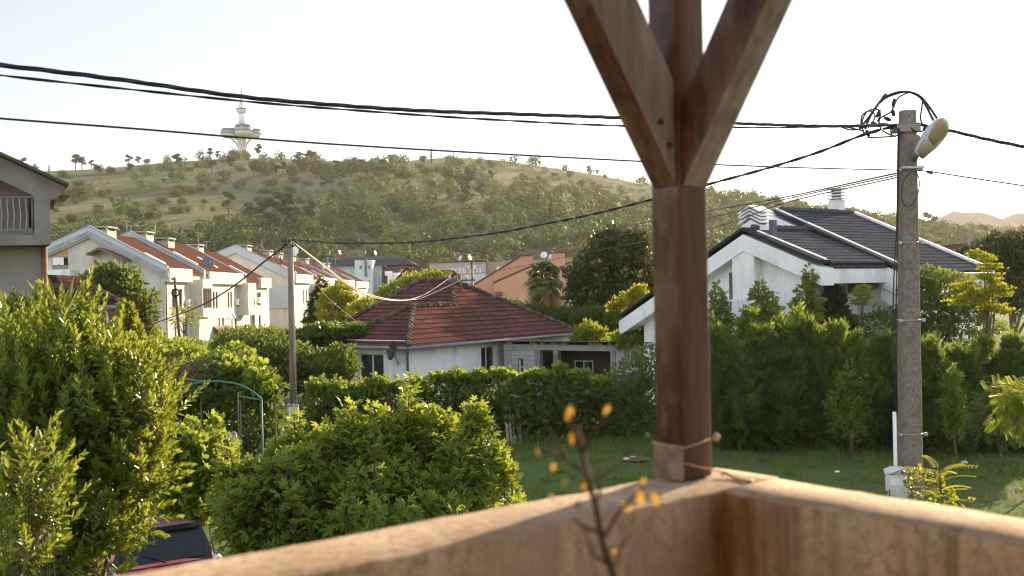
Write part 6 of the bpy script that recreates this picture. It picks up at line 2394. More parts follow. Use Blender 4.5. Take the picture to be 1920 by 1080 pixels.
bd = MB().raw(V, [np.array(F), np.arange(K)[::-1] if False else np.arange(K), (np.arange(K) + (len(ST) - 1) * K)[::-1]])
o = bd.build('body', RED, car, smooth=True)
o.data.polygons.foreach_set('use_smooth', np.ones(len(o.data.polygons), bool))


def panel(pts, name, mat, parent, off=.006, thick=.006):
    n = unit(np.cross(pts[1] - pts[0], pts[2] - pts[0]))
    c = sum(pts) / len(pts) - (CL + UP * .8)
    if np.dot(n, c) < 0:
        n = -n
        pts = pts[::-1]
    return MB().prism([p + n * off for p in pts], n * thick).build(name, mat, parent)


SHEEN = surf('sky_sheen_paint', (.80, .40, .42), (.74, .33, .36), 1.5, .22, 0, metal=.45, spec=.6, coat=1.0)  # paler pink: sky reflection put into the roof colour
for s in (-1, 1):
    MB().raw([cp(s * .005, -1.58, 1.497), cp(s * .585, -1.58, 1.463), cp(s * .60, -1.2, 1.49), cp(s * .005, -1.2, 1.538), cp(s * .61, -.5, 1.49), cp(s * .005, -.5, 1.548), cp(s * .59, .12, 1.432), cp(s * .005, .12, 1.482)], [np.array([[0, 1, 2, 3], [3, 2, 4, 5], [5, 4, 6, 7]]) if s > 0 else np.array([[3, 2, 1, 0], [5, 4, 2, 3], [7, 6, 4, 5]])]).build('roof_sheen', SHEEN, car, smooth=True)
# tailgate window: wraps the rear, black surround and roof spoiler
rw = [cp(-.58, -1.89, 1.03), cp(.58, -1.89, 1.03), cp(.64, -1.80, 1.13), cp(.54, -1.675, 1.37), cp(-.54, -1.675, 1.37), cp(-.64, -1.80, 1.13)]
panel([cp(-.69, -1.915, .97), cp(.69, -1.915, .97), cp(.72, -1.80, 1.10), cp(.61, -1.61, 1.455), cp(-.61, -1.61, 1.455), cp(-.72, -1.80, 1.10)], 'tailgate_frame', BLK, car, .012, .012)
panel(rw, 'rear_window', CGL, car, .030, .01)
MB().prism([cp(-.60, -1.58, 1.475), cp(.60, -1.58, 1.475), cp(.575, -1.72, 1.455), cp(-.575, -1.72, 1.455)], UP * .025).build('spoiler', BLK, car)
for s in (-1, 1):
    panel([cp(s * .72, -1.55, 1.06), cp(s * .80, -.9, 1.04), cp(s * .645, -.95, 1.42), cp(s * .635, -1.40, 1.40)], 'side_window', CGL, car, .010)
    panel([cp(s * .80, -.82, 1.04), cp(s * .80, .40, .98), cp(s * .66, .10, 1.38), cp(s * .645, -.85, 1.42)], 'side_window', CGL, car, .012)
    MB().prism([cp(s * .61, -1.5, 1.5), cp(s * .64, -.2, 1.50), cp(s * .66, -.2, 1.50), cp(s * .63, -1.5, 1.5)], UP * .015).build('roof_strip', BLK, car)
    tl = MB().lathe(cp(s * .77, -1.845, .93), -ch_ + cr_ * s * .55, [(-.03, .10), (.02, .105), (.06, .085), (.075, .02)], 14).build('tail_light', TLW, car, smooth=True)
    MB().lathe(cp(s * .785, -1.885, .93), -ch_ + cr_ * s * .55, [(.03, .065), (.05, .05), (.055, .01)], 12).build('lens', TLR, tl, smooth=True)
    MB().lathe(cp(s * .60, 1.84, .62), ch_, [(-.05, .10), (.02, .10), (.06, .05)], 12).build('headlight', TLW, car)
    MB().cbox(cp(s * .93, .45, .98), cr_, ch_, UP, .16, .09, .13).build('mirror', RED, car, bevel=.02)
    panel([cp(s * .862, -.75, .32), cp(s * .862, .38, .32), cp(s * .866, .40, .84), cp(s * .866, -.78, .86)], 'door', RED, car, .004)
    for y in (-1.2, 1.2):
        wc = cp(s * .72, y, .30)
        w_ = MB().lathe(wc - cr_ * s * .1, cr_ * s, [(0, .2), (.0, .29), (.03, .30), (.17, .30), (.20, .28), (.2, .19)], 22).build('wheel', TYRE, car)
        MB().lathe(wc + cr_ * s * .08, cr_ * s, [(0, .19), (.022, .185), (.03, .06), (.045, .05), (.046, .0)], 14).build('rim', STEEL, w_)
panel([cp(-.62, .92, 1.0), cp(.62, .92, 1.0), cp(.56, .22, 1.42), cp(-.56, .22, 1.42)], 'windscreen', CGL, car, .02)
MB().prism([cp(-.75, -1.96, .32), cp(.75, -1.96, .32), cp(.78, -1.86, .62), cp(-.78, -1.86, .62)], -ch_ * .03).build('bumper', BLK, car)
MB().cbox(cp(0, -1.965, .74), cr_, ch_, UP, .52, .02, .11).build('number_plate', FRAMEW, car)
MB().tube([cp(0, -1.93, 1.03), cp(-.30, -1.87, 1.18)], .008, 5).build('rear_wiper', BLK, car)

# white van roof glimpsed over the shrubs
t = thing('parked_van', 'white van whose roof shows above the shrubs by the terrace', 'van', at(497, 700, 70) * (1, 1, 0))
v0, v1 = at(484, 640, 70), at(510, 627, 70)
MB().abox((v0[0], 70, .55), (v1[0] + .2, 74.2, v1[2])).build('body', FRAMEW, t, bevel=.12)
MB().abox((v0[0] + .15, 69.97, v1[2] - .8), (v1[0] + .05, 69.99, v1[2] - .25)).build('rear_window', CGL, t)
for s in (v0[0] + .1, v1[0]):
    for y in (70.7, 73.4):
        MB().lathe((s - .05, y, .33), (1, 0, 0), [(0, .32), (.2, .32), (.21, .2)], 18).build('wheel', TYRE, t)

# ------------------------------------------------------------------ garden things
# green steel arch
YA = 22.0
t = thing('garden_arch', 'green painted steel pipe arch over the garden path', 'arch', at(400, 860, YA) * (1, 1, 0))
TEAL = surf('green_paint', (.035, .16, .12), (.03, .12, .095), 6, .5, .2)
arc = [at(x, y, YA) for x, y in ((286, 765), (300, 750), (322, 735), (350, 723), (385, 716), (420, 716), (450, 722), (472, 733), (490, 748))]
R0 = at(492, 805, YA)
MB().tube(spline(arc, 40), .021, 8).build('hoop', TEAL, t, smooth=True)
MB().tube([arc[-1], (arc[-1][0] + .02, YA, 0)], .021, 8).build('leg', TEAL, t)
MB().tube([arc[0], (arc[0][0] - .05, YA, 0)], .027, 8).build('leg', TEAL, t)
MB().tube([at(385, 716, YA), at(346, 711, YA + 1.5)], .02, 6).build('tie', TEAL, t)
MB().tube([arc[-1] - UP * .02, at(448, 743, YA + 1.6)], .016, 6).build('tie', TEAL, t)
MB().tube([at(446, 735, YA + 1.6), at(447, 815, YA + 1.6) * (1, 1, 0)], .016, 6).build('rear_post', BARK, t)
# rusty post
b0 = at(337, 790, 18.2)
t = thing('rusty_post', 'bare rusty steel pipe standing just beyond the parked car', 'post', (b0[0], 18.2, 0))
MB().tube([(b0[0], 18.2, 0), b0], .028, 8).build('pipe', RUST, t)
MB().lathe(b0, UP, [(-.005, .028), (.02, .028), (.024, .01)], 8).build('cap', RUST, t)
# grey gate frame
YGt = 18.5
t = thing('garden_gate', 'grey steel gate frame half buried in the vines', 'gate', at(425, 900, YGt) * (1, 1, 0))
gp = lambda px, py, d=0.0: at(px, py, YGt + d)
mb = MB()
for a, b in (((408, 815), (441, 811)), ((441, 811), (441, 900)), ((437, 811), (436, 900)), ((400, 822), (438, 819)), ((405, 830), (436, 828))):
    mb.tube([gp(*a), gp(*b)], .022, 6)
mb.build('frame', surf('grey_gate_paint', (.24, .26, .30), None, 6, .5, .1), t)
MB().tube([gp(441, 815), (gp(441, 815)[0], YGt, 0)], .035, 6).build('gate_post', STEEL, t)
# pallet
pc = onz(962, 826, 0)
YPa = 33.2
t = thing('pallet', 'small slatted wooden pallet leaning on the vine hedge', 'pallet', (at(962, 826, YPa)[0], YPa, 0))
PW = surf('grey_pallet_wood', (.34, .25, .19), (.22, .16, .12), 8, .9, .4, 30, stretch=(1, 1, .1))
for k, (x0, x1) in enumerate(((945, 951), (952.5, 957), (959, 963), (967, 974))):
    a, b = at(x0 + 5, 830, YPa), at(x1 + 5, 830, YPa)
    c, d = at(x0, 776, YPa + .5), at(x1, 776, YPa + .5)
    mb = MB().prism([np.array([a[0], YPa, .02]), np.array([b[0], YPa, .02]), d, c], (0, .03, 0))
    mb.build('slat', PW, t)
for py in (784, 822):
    f = (py - 776) / 54
    a, b = at(945 + 5 * f, py, YPa + .55 - .5 * f), at(974 + 5 * f, py, YPa + .55 - .5 * f)
    MB().box(a + (0, .035, -.03), b - a, (0, .06, 0), UP * .07).build('bearer', PW, t)
# small stuff on the lawn
STONE = surf('white_stone', (.55, .52, .48), (.42, .39, .36), 8, .9, .4)


def rock(name, label, c, r, mat, seed, cat='stone', sq=.7, group=None):
    g = np.random.default_rng(seed)
    V, F = [], []
    n, m_ = 10, 7
    for i in range(m_):
        ph = PI * i / (m_ - 1)
        for k in range(n):
            th_ = 2 * PI * k / n
            rr = r * (1 + .18 * math.sin(th_ * 2 + seed) * math.sin(ph * 3) + g.uniform(-.06, .06))
            V.append(np.array(c) + (rr * math.sin(ph) * math.cos(th_), rr * math.sin(ph) * math.sin(th_), rr * math.cos(ph) * sq + r * sq * .8))
    for i in range(m_ - 1):
        for k in range(n):
            F.append([i * n + k, (i + 1) * n + k, (i + 1) * n + (k + 1) % n, i * n + (k + 1) % n])
    o = MB().raw(V, [np.array(F)]).build(name, mat, smooth=True)
    return tag(o, label, cat, group)


rock('ball', 'grubby white ball lying in the long grass by the hedge', onz(1214, 822, 0), .11, WHITEWALL, 1, 'ball', 1.0)
rock('stone', 'white stone on bare earth in the middle of the lawn', onz(1187, 862, 0), .09, STONE, 2)
rock('stone', 'flat pale stone lying next to the white one on bare earth', onz(1176, 863, 0), .13, STONE, 3, 'stone', .35)
rock('refuse_bag', 'dark blue bag slumped at the foot of the hedge', onz(1157, 812, 0), .32, surf('dark_blue_plastic', (.02, .024, .05), None, 6, .4, .3), 4, 'bag', .7)
rock('stone', 'pale stone in the long grass under the sapling row', onz(1473, 838, 0), .14, STONE, 5, 'stone', .45)
rock('paper_scrap', 'white scrap of litter on the lawn short of the cabinet', onz(1570, 886, 0), .07, WHITEWALL, 6, 'litter', .4)
rock('paper_scrap', 'white scrap of litter by the thin tree past the pole', onz(1808, 870, 0), .10, WHITEWALL, 7, 'litter', .5)
rock('paper_scrap', 'white scrap of litter near the pallet', onz(1061, 826, 0), .10, WHITEWALL, 8, 'litter', .5)
EARTH = surf('bare_earth', (.15, .09, .055), (.10, .06, .04), 5, .95, .8, 25)
for k, (px, py, r) in enumerate(((1195, 863, .38), (1462, 842, .36))):
    c = onz(px, py, 0)
    a = np.linspace(0, 2 * PI, 18, endpoint=False)
    g = np.random.default_rng(k)
    mb = MB()
    ring1 = [c + (math.cos(x) * r * g.uniform(.7, 1.5), math.sin(x) * r * .9 * g.uniform(.8, 1.1), .03) for x in a]
    ring2 = [c + (math.cos(x) * r * .5, math.sin(x) * r * .5, .07 + g.uniform(0, .03)) for x in a]
    mb.raw(ring1 + ring2 + [c + (0, 0, .09)], [np.array([[i, (i + 1) % 18, 18 + (i + 1) % 18, 18 + i] for i in range(18)]), np.array([[18 + i, 18 + (i + 1) % 18, 36] for i in range(18)])])
    o = mb.build('earth_patch', EARTH, smooth=True)
    tag(o, 'patch of bare turned earth on the lawn', kind='structure')
# ------------------------------------------------------------------ garden vegetation
LAUREL = leaf_mat('laurel_leaves', (.055, .095, .018), (.11, .16, .03), (.55, .58, .05), .42, .30, .55, .8, odd=((.22, .20, .06), .975), gain=1.3)
FIGL = leaf_mat('fig_leaves', (.065, .115, .022), (.12, .17, .034), (.55, .60, .06), .46, .42, .4, .8, odd=((.20, .16, .04), .985), gain=1.5)
VINEL = leaf_mat('vine_leaves', (.045, .09, .02), (.10, .165, .03), (.55, .60, .06), .46, .45, .35, .7, odd=((.26, .13, .05), .97), gain=1.45)
IVYD = leaf_mat('dark_vine_leaves', (.03, .06, .016), (.065, .105, .026), (.32, .40, .05), .38, .45, .3, .7, odd=((.16, .09, .05), .96))
SHRUBL = leaf_mat('shrub_leaves', (.04, .075, .022), (.085, .125, .04), (.36, .42, .07), .38, .5, .3, .5)
THUJA = leaf_mat('juniper_sprays', (.035, .065, .02), (.075, .12, .03), (.38, .46, .06), .36, .6, .2, .5)
THUJA2 = leaf_mat('deep_juniper_sprays', (.03, .058, .022), (.06, .10, .032), (.28, .36, .06), .32, .6, .2, .5)
THUJAT = leaf_mat('sunlit_juniper_sprays', (.07, .12, .025), (.12, .17, .03), (.50, .56, .07), .42, .6, .2, .5, odd=((.26, .13, .04), .985))  # lighter green that paints sunlight on the juniper tops
DARKL = leaf_mat('dark_evergreen_leaves', (.022, .04, .014), (.05, .075, .025), (.14, .15, .03), .22, .4, .4, .5)
MAGN = leaf_mat('magnolia_leaves', (.026, .05, .015), (.055, .085, .026), (.22, .20, .03), .22, .35, .5, .4, odd=((.16, .085, .03), .86))
LIME = leaf_mat('lime_leaves', (.09, .14, .025), (.16, .21, .035), (.55, .55, .05), .42, .5, .3, .5)
YELLOWL = leaf_mat('yellow_green_leaves', (.12, .15, .02), (.20, .22, .03), (.62, .58, .04), .45, .5, .3, .5, odd=((.30, .20, .03), .93))
PALML = leaf_mat('palm_fronds', (.085, .115, .045), (.15, .18, .07), (.4, .4, .1), .25, .4, .4, .8, odd=((.22, .16, .07), .9))
DRYL = leaf_mat('dead_fronds', (.17, .115, .06), (.27, .19, .10), (.4, .28, .12), .25, .8, .1, .8)
SILVER = leaf_mat('silvery_leaves', (.13, .155, .10), (.21, .23, .16), (.34, .36, .18), .3, .5, .3, .6)
BAMB = leaf_mat('bamboo_leaves', (.09, .135, .04), (.16, .20, .06), (.45, .48, .10), .38, .5, .3, .6)


def B(*rows, Y):
    return [pblob(r[0], r[1], Y + (r[4] if len(r) > 4 else 0), r[2], r[3]) for r in rows]


def G0(px, Y):
    return np.array([(px - 960) / FPX * Y, Y, 0.0])


# -- bay laurel: upright leafy shoots
def shoots(blobs, n, L, leaf, per, g, up=1.3, jit=.35, shell=.6, lump=.12):
    """returns (leaf builder, stem builder)"""
    P, out = sample_blobs(blobs, n, g, shell, lump)
    k = P[:, 2] > .15
    P, out = P[k], out[k]
    lm, sm = MB(), MB()
    pos, axs, nrs, scs = [], [], [], []
    for p, o in zip(P, out):
        d = unit(o * .75 + UP * up * g.uniform(.5, 1.2) + g.normal(size=3) * jit)
        l = L * g.uniform(.6, 1.3)
        sm.tube([p - d * l * .3, p + d * l * .35, p + d * l], [.006, .004, .0015], 3, False)
        x = unit(np.cross(d, [0.3, .2, 1]))
        y = np.cross(d, x)
        a0 = g.uniform(0, 6)
        for i in range(per):
            s = (i + .3) / per
            a = a0 + i * 2.4
            r = math.cos(a) * x + math.sin(a) * y
            pos.append(p + d * l * (s - .1))
            ax = r * (1.05 - .75 * s) + d * (.45 + .75 * s)
            axs.append(ax)
            nrs.append(d - r * .4 + g.normal(size=3) * .25)
            scs.append(leaf * g.uniform(.7, 1.2) * (1 - .25 * s))
    lm.scatter(tpl_lance(.2, .07, -.1), np.array(pos), np.array(axs), np.array(nrs), np.array(scs))
    return lm, sm


def shoot_bush(name, label, base, blobs, n, L, leaf, per, mat, seed, up=1.3, r0=.05, **kw):
    g = np.random.default_rng(seed)
    t = thing(name, label, 'bush', base)
    lm, sm = shoots(blobs, n, L, leaf, per, g, up, **kw)
    limbs(sm, base, blobs, r0, g, 14)
    for s in (-.25, .3):
        limbs(sm, np.asarray(base) + (s, .1, 0), blobs, r0 * .8, g, 10)
    sm.build('stem', BARK, t)
    lm.build('foliage', mat, t)
    return t


Yl = 9.6
shoot_bush('laurel_bush', 'tall glossy bay laurel bush taller than the parked car', G0(110, Yl),
           B((150, 672, 45, 85), (110, 715, 100, 85, .3), (50, 715, 85, 80, .6), (215, 750, 70, 95), (165, 800, 140, 120, .2), (60, 830, 130, 130), (255, 840, 55, 90, -.1), (165, 930, 90, 110), (90, 980, 150, 120), (-60, 800, 120, 190, .5),
             (-20, 715, 60, 85, .4), (262, 895, 30, 50, -.2), (200, 1010, 60, 60), Y=Yl), 1500, .42, .112, 24, LAUREL, 1, r0=.06)
shoot_bush('laurel_bush', 'short leggy laurel shoots in front of the tall bay laurel', G0(40, 7.6),
           B((30, 900, 45, 90), (75, 930, 35, 80), (40, 1010, 60, 70), Y=7.6), 60, .40, .10, 22, LAUREL, 2, r0=.02)


# -- fig: rosettes of lobed leaves at shoot ends
def fig_bush(name, label, base, blobs, n, leaf, seed, per=8):
    g = np.random.default_rng(seed)
    t = thing(name, label, 'bush', base)
    P, out = sample_blobs(blobs, n, g, .5, .16)
    k = P[:, 2] > .25
    P, out = P[k], out[k]
    sm = MB()
    lead = np.argsort(-(out[:, 2] + g.uniform(0, .55, len(P))))[:150:2]
    ex = []
    for q in lead:
        hgt = g.uniform(.08, .45)
        tilt = g.normal(size=2) * .16
        sm.tube([P[q] - UP * .1, P[q] + np.array([*(tilt * hgt), hgt])], [.011, .006], 4, False)
        for z in np.arange(.08, hgt + .01, .13):
            ex.append(P[q] + np.array([*(tilt * z), z]))
    P = np.vstack([P, np.array(ex)])
    out = np.vstack([out, np.tile(UP, (len(ex), 1))])
    pos, axs, nrs, scs = [], [], [], []
    for p, o in zip(P, out):
        d = unit(o * .65 + UP * 1.1 + g.normal(size=3) * .3)
        sm.tube([p - d * .45, p], [.012, .006], 4, False)
        x = unit(np.cross(d, [.3, .2, 1]))
        y = np.cross(d, x)
        a0 = g.uniform(0, 6)
        for i in range(per):
            a = a0 + i * 2.4
            s = i / per
            r = math.cos(a) * x + math.sin(a) * y
            pos.append(p - d * (.22 * (1 - s)) + r * .05)
            axs.append(r * (1.0 - .55 * s) + d * (.35 + .9 * s))
            nrs.append(d + r * .1 + g.normal(size=3) * .25)
            scs.append(leaf * g.uniform(.7, 1.2) * (1 - .35 * s))
    limbs(sm, base, blobs, .05, g, 16)
    for s in (-.5, .5):
        limbs(sm, np.asarray(base) + (s, .2, 0), blobs, .04, g, 12)
    sm.build('stem', BARK, t)
    MB().scatter(FIG, np.array(pos), np.array(axs), np.array(nrs), np.array(scs)).build('foliage', mat_fig, t)
    return t


mat_fig = FIGL
Yf = 12.6
fig_bush('fig_tree', 'broad fig tree with large lobed leaves filling the garden below the balcony', G0(690, Yf),
         B((540, 915, 110, 75), (640, 882, 100, 72, .3), (760, 870, 105, 80, .5), (860, 888, 75, 75, .3), (700, 940, 170, 80), (870, 940, 75, 65), (480, 950, 80, 70), (590, 1000, 120, 60), (440, 925, 50, 50, .2),
           (955, 950, 30, 25, .2), (990, 965, 22, 15, .3), (770, 780, 26, 30, .5), (890, 795, 24, 35, .4), (655, 805, 30, 30, .3), (800, 1005, 110, 50), (772, 762, 12, 32, .5), (893, 775, 13, 38, .4), (655, 788, 14, 32, .3), (560, 820, 16, 30, .3), (930, 850, 20, 30, .3), (840, 790, 16, 24, .6), (710, 785, 16, 24, .4), (470, 875, 18, 26, .2), (610, 810, 16, 26, .3), (975, 930, 14, 18, .4), (735, 795, 12, 26, .2), (815, 785, 12, 28, .5), (865, 810, 12, 26, .4), (685, 810, 12, 28, .1), (520, 835, 14, 28, .1), (635, 820, 12, 26, .1), (910, 820, 12, 30, .5), (585, 850, 14, 26, -.2), (440, 900, 14, 26, 0), (950, 880, 14, 28, .2), Y=Yf), 1350, .165, 3, 9)

# -- shrubs by the rusty post and car
plant('vine_shrub', 'bright leafy vine tangle behind the rusty post', 'shrub', G0(350, 16.5), B((330, 850, 50, 45), (370, 870, 50, 50), (320, 915, 45, 50), (400, 900, 45, 50, .3), (360, 940, 50, 40), (410, 850, 30, 30, .5), Y=16.5), 4200, .13, VINE, VINEL, BARK, 11, .03, stem='stem', crown='foliage', up=.5, jit=.8)
plant('shrub', 'thin sunny sprigs rising between the laurel and the green arch', 'shrub', G0(395, 19.5), B((310, 830, 30, 40), (360, 820, 18, 35), (400, 805, 16, 30), (405, 850, 40, 30), Y=19.5), 900, .12, VINE, VINEL, BARK, 12, .02, stem='stem', crown='foliage', up=.8)

# -- vine pergola with dead brush on top
Yv = 26.0
t = thing('vine_pergola', 'dark vine-covered pergola with dead brushwood on its roof', 'pergola', G0(400, Yv))
for px in (285, 373, 447, 512):
    for d in (0, 3.0):
        p0 = G0(px, Yv + d)
        MB().tube([p0, p0 + UP * 2.35], .022, 6).build('post', BARK, t)
for d in (1.5, 3.0):
    a, b = G0(275, Yv + d) + UP * 2.38, G0(518, Yv + d) + UP * 2.38
    MB().tube([a, b], .03, 6).build('rail', FRAMEB, t)
g = np.random.default_rng(31)
fb = MB()
foliage(fb, B((330, 735, 80, 30, 1.5), (440, 725, 90, 35, 1.2), (495, 740, 25, 30, .8), (300, 780, 50, 50, 2.5), (470, 790, 60, 60, 2.6), (500, 790, 26, 55, 1.0), (390, 790, 50, 50, 3.2), (350, 715, 60, 18, 2.0), Y=Yv), 9500, .14, VINE, g, up=.1, shell=.5, jit=.8)
fb.build('vine_foliage', IVYD, t)
fb = MB()
foliage(fb, B((420, 690, 70, 28, 1.4), (370, 690, 50, 18, 2.4), (455, 705, 42, 22, 1.0), (340, 665, 50, 18, 3.4), (440, 668, 35, 22, 2), (300, 655, 40, 15, 4.5), (485, 715, 26, 24, .4), Y=Yv), 5200, .14, VINE, g, up=.5, shell=.45, jit=.8)
fb.build('bright_foliage', VINEL, t)
mb = MB()
for k in range(420):
    c = at(g.uniform(262, 400), g.uniform(675, 712), Yv + g.uniform(.2, 3))
    d = unit([g.normal(), g.normal() * .6, g.normal() * .22]) * g.uniform(.25, .6)
    mb.tube([c - d, c + g.normal(size=3) * .05, c + d], [.008, .006, .003], 3, False)
mb.build('dead_brush', surf('dead_twigs', (.24, .15, .10), (.15, .095, .065), 4, .95, 0), t)

# -- bushes between the garden and the terrace
plant('bush', 'rounded grey-green bush left of the wooden pole, in shade', 'bush', G0(470, 40), B((440, 655, 45, 35), (490, 660, 55, 35), (530, 670, 50, 30), (455, 690, 60, 35), (530, 700, 50, 35), Y=40), 6000, .20, DIAMOND, SHRUBL, BARK, 13, .06, crown='foliage', stem='stem') if False else \
    plant('bush', 'rounded grey-green bush in shade beside the wooden pole', 'bush', G0(470, 40), B((440, 655, 45, 35), (490, 660, 55, 35), (530, 670, 50, 30), (455, 690, 60, 35), (530, 700, 50, 35), Y=40), 6500, .19, DIAMOND, SHRUBL, BARK, 13, .06, crown='foliage', stem='stem')
plant('bush', 'pale feathery shrub glowing at the foot of the terrace', 'bush', G0(450, 58), B((430, 640, 30, 20), (470, 632, 35, 18), (505, 628, 25, 12), (455, 655, 50, 20), Y=58), 3800, .24, SPRAY, LIME, BARK, 14, .05, crown='foliage', stem='stem', up=.8)
plant('hedge', 'low leafy hedge in front of the end terrace house', 'hedge', G0(330, 52), B((270, 655, 40, 20), (330, 658, 50, 18), (390, 662, 45, 20), (250, 670, 50, 25), (320, 680, 60, 22), (400, 685, 50, 22), Y=52), 6500, .24, DIAMOND, VINEL, BARK, 15, .05, crown='foliage', stem='stem', up=.5)
plant('bush', 'dark vine mound draped over the bungalow side', 'bush', G0(600, 46), B((560, 640, 45, 22), (610, 630, 45, 20), (660, 622, 40, 14), (560, 670, 55, 25), (620, 665, 45, 30), (650, 650, 20, 30), Y=46), 7500, .19, VINE, IVYD, BARK, 16, .06, crown='foliage', stem='stem')
plant('bush', 'shaded bush between the wooden pole and the bungalow window', 'bush', G0(620, 40), B((600, 690, 50, 32), (640, 685, 32, 35), (575, 710, 40, 25), Y=40), 4800, .17, DIAMOND, SHRUBL, BARK, 17, .06, crown='foliage', stem='stem')
t = thing('hoop', 'bent pale pipe hoop rising from the vines', 'hoop', G0(440, 28))
MB().tube(spline([at(434, 690, 28), at(440, 675, 28), at(450, 666, 28), at(460, 666, 28), at(468, 674, 28)], 20), .02, 6).build('pipe', PALECABLE, t)

# -- the vine hedge along the back of the garden
Yh = 34.3
g = np.random.default_rng(40)
t = thing('vine_hedge', 'long hedge of tangled vines along the back of the lawn', 'hedge', G0(900, Yh))
mb = MB()
for k in range(9):
    p = G0(606 + 66 * k, Yh + .3)
    MB().tube([p, p + UP * 2.0], .03, 6).build('support', STEEL, t)
rows = []
for k in range(13):
    px = 606 + 45 * k
    top = np.interp(px, [560, 640, 760, 860, 960, 1060, 1150], [716, 728, 724, 712, 710, 710, 722])
    rows.append((px, top + 34 + 7 * math.sin(k * 2.6), 36 + 6 * math.sin(k * 1.3), 32 + 6 * math.sin(k * 2.1), .4 * math.sin(k * 3.7)))
    rows.append((px + 14, top + 78, 40, 40, .5 * math.sin(k * 2.9)))
    rows.append((px, top + 112, 40, 30))
fb = MB()
foliage(fb, B(*rows, Y=Yh), 21000, .15, VINE, g, up=.25, shell=.55, jit=.8, lump=.25)
fb.build('foliage', IVYD, t)
fb = MB()
foliage(fb, B(*[(594 + 38 * k, np.interp(594 + 38 * k, [560, 640, 760, 860, 960, 1060, 1150], [716, 727, 720, 708, 706, 706, 716]) + 6 + 9 * math.sin(k * 1.9 + .7 * k * k), 17 + 7 * math.sin(k * 3.1), 13 + 6 * math.sin(k * 2.7)) for k in range(15)], Y=Yh - .1), 5200, .15, VINE, g, up=.8, shell=.4, jit=.8, lump=.35)
# loose runners reaching up out of the hedge
pp, aa, nn = [], [], []
for k in range(130):
    px = g.uniform(585, 1150)
    b_ = at(px, np.interp(px, [560, 640, 760, 860, 960, 1060, 1150], [722, 732, 726, 714, 712, 712, 722]), Yh + g.uniform(-.5, .5))
    hgt, tl = g.uniform(.15, .55), g.normal(size=2) * .35
    for z in np.arange(0, hgt, .055):
        pp.append(b_ + np.array([*(tl * z), z * (1 - .2 * z)]))
        aa.append(rand_unit(1, g)[0] + UP * .3)
        nn.append(rand_unit(1, g)[0] + UP * .6)
fb.scatter(VINE, np.array(pp), np.array(aa), np.array(nn), g.uniform(.08, .15, len(pp)))
fb.build('top_growth', VINEL, t)
plant('bush', 'fine-leaved bush closing the vine hedge next to the timber post', 'bush', G0(1190, 34), B((1190, 700, 35, 40), (1215, 680, 30, 30, .5), (1180, 745, 45, 45), (1225, 750, 50, 50), (1195, 785, 45, 25), (1270, 740, 40, 60), Y=34), 6500, .12, DIAMOND, SHRUBL, BARK, 18, .05, crown='foliage', stem='stem', up=.5)

# -- trees among the houses
plant('loquat_tree', 'dense dark round tree before the terrace gable', 'tree', G0(215, 60), B((205, 514, 30, 18), (230, 532, 36, 27), (182, 538, 36, 27), (255, 575, 38, 40), (225, 590, 45, 45), (270, 620, 25, 30), (200, 630, 50, 30), Y=60), 5200, .36, DIAMOND, SHRUBL, BARK, 19, .16, shell=.4, jit=.9, lump=.25)
plant('climber', 'bright climbing vine on the corner of the old house', 'climber', G0(240, 44), B((240, 600, 14, 30), (248, 635, 20, 30), (262, 655, 22, 20), (232, 580, 8, 15), Y=43.5), 1500, .22, VINE, LIME, BARK, 20, .04, crown='foliage', stem='stem')
plant('yucca', 'spiky dark yucca clump between the laurel and the grey house', 'plant', G0(45, 20), B((30, 620, 60, 30), (100, 600, 30, 25), Y=20), 500, .6, tpl_lance(.05, .02, -.1), SHRUBL, BARK, 21, .08, crown='foliage', stem='stem', up=.4)
plant('fir_tree', 'dark young fir beside the far terrace', 'tree', G0(605, 92), B((603, 534, 7, 12), (602, 555, 14, 16), (600, 580, 22, 20), (598, 610, 26, 24), Y=92), 2600, .5, SPRAY, DARKL, BARK, 22, .12, shell=.4, droop=.3)
plant('robinia_tree', 'glowing yellow-green tree in front of the far terrace', 'tree', G0(635, 84), B((640, 548, 22, 16), (620, 570, 25, 22), (655, 575, 22, 20), (635, 600, 36, 20), (665, 600, 20, 14), Y=84), 3600, .34, DIAMOND, YELLOWL, BARK, 23, .12, shell=.35, lump=.3)
plant('shrub', 'golden low shrubs at the foot of the robinia', 'shrub', G0(690, 78), B((690, 572, 20, 12), (672, 585, 22, 14), (705, 590, 20, 12), Y=78), 1100, .30, DIAMOND, YELLOWL, BARK, 24, .06, crown='foliage', stem='stem')
plant('fruit_tree', 'thin leafy fruit tree rising behind the red roof ridge', 'tree', G0(760, 66), B((745, 540, 22, 14), (775, 530, 20, 14), (810, 520, 20, 10), (828, 522, 14, 10), (722, 555, 18, 12), (790, 545, 30, 20), (740, 565, 30, 20), Y=66), 2400, .28, DIAMOND, LIME, BARK, 25, .1, shell=.3, lump=.4)
plant('small_tree', 'young tree against the end terrace house wall', 'tree', G0(345, 72), B((340, 590, 16, 10), (330, 603, 10, 8), (365, 598, 10, 7), (350, 580, 10, 8), Y=72), 150, .42, PINN, LIME, BARK, 26, .07, up=.2, droop=.3)
plant('magnolia_tree', 'tall bronze-green magnolia, largest tree behind the block shed', 'tree', G0(1150, 60),
      B((1155, 450, 38, 24), (1130, 490, 48, 35), (1180, 480, 42, 30), (1115, 530, 55, 38), (1165, 530, 60, 40), (1200, 530, 38, 40), (1140, 575, 65, 30), (1200, 575, 40, 30), (1195, 450, 16, 16), (1095, 555, 30, 25), Y=60), 11500, .34, DIAMOND, MAGN, BARK, 27, .22, shell=.42, jit=.9, lump=.3)


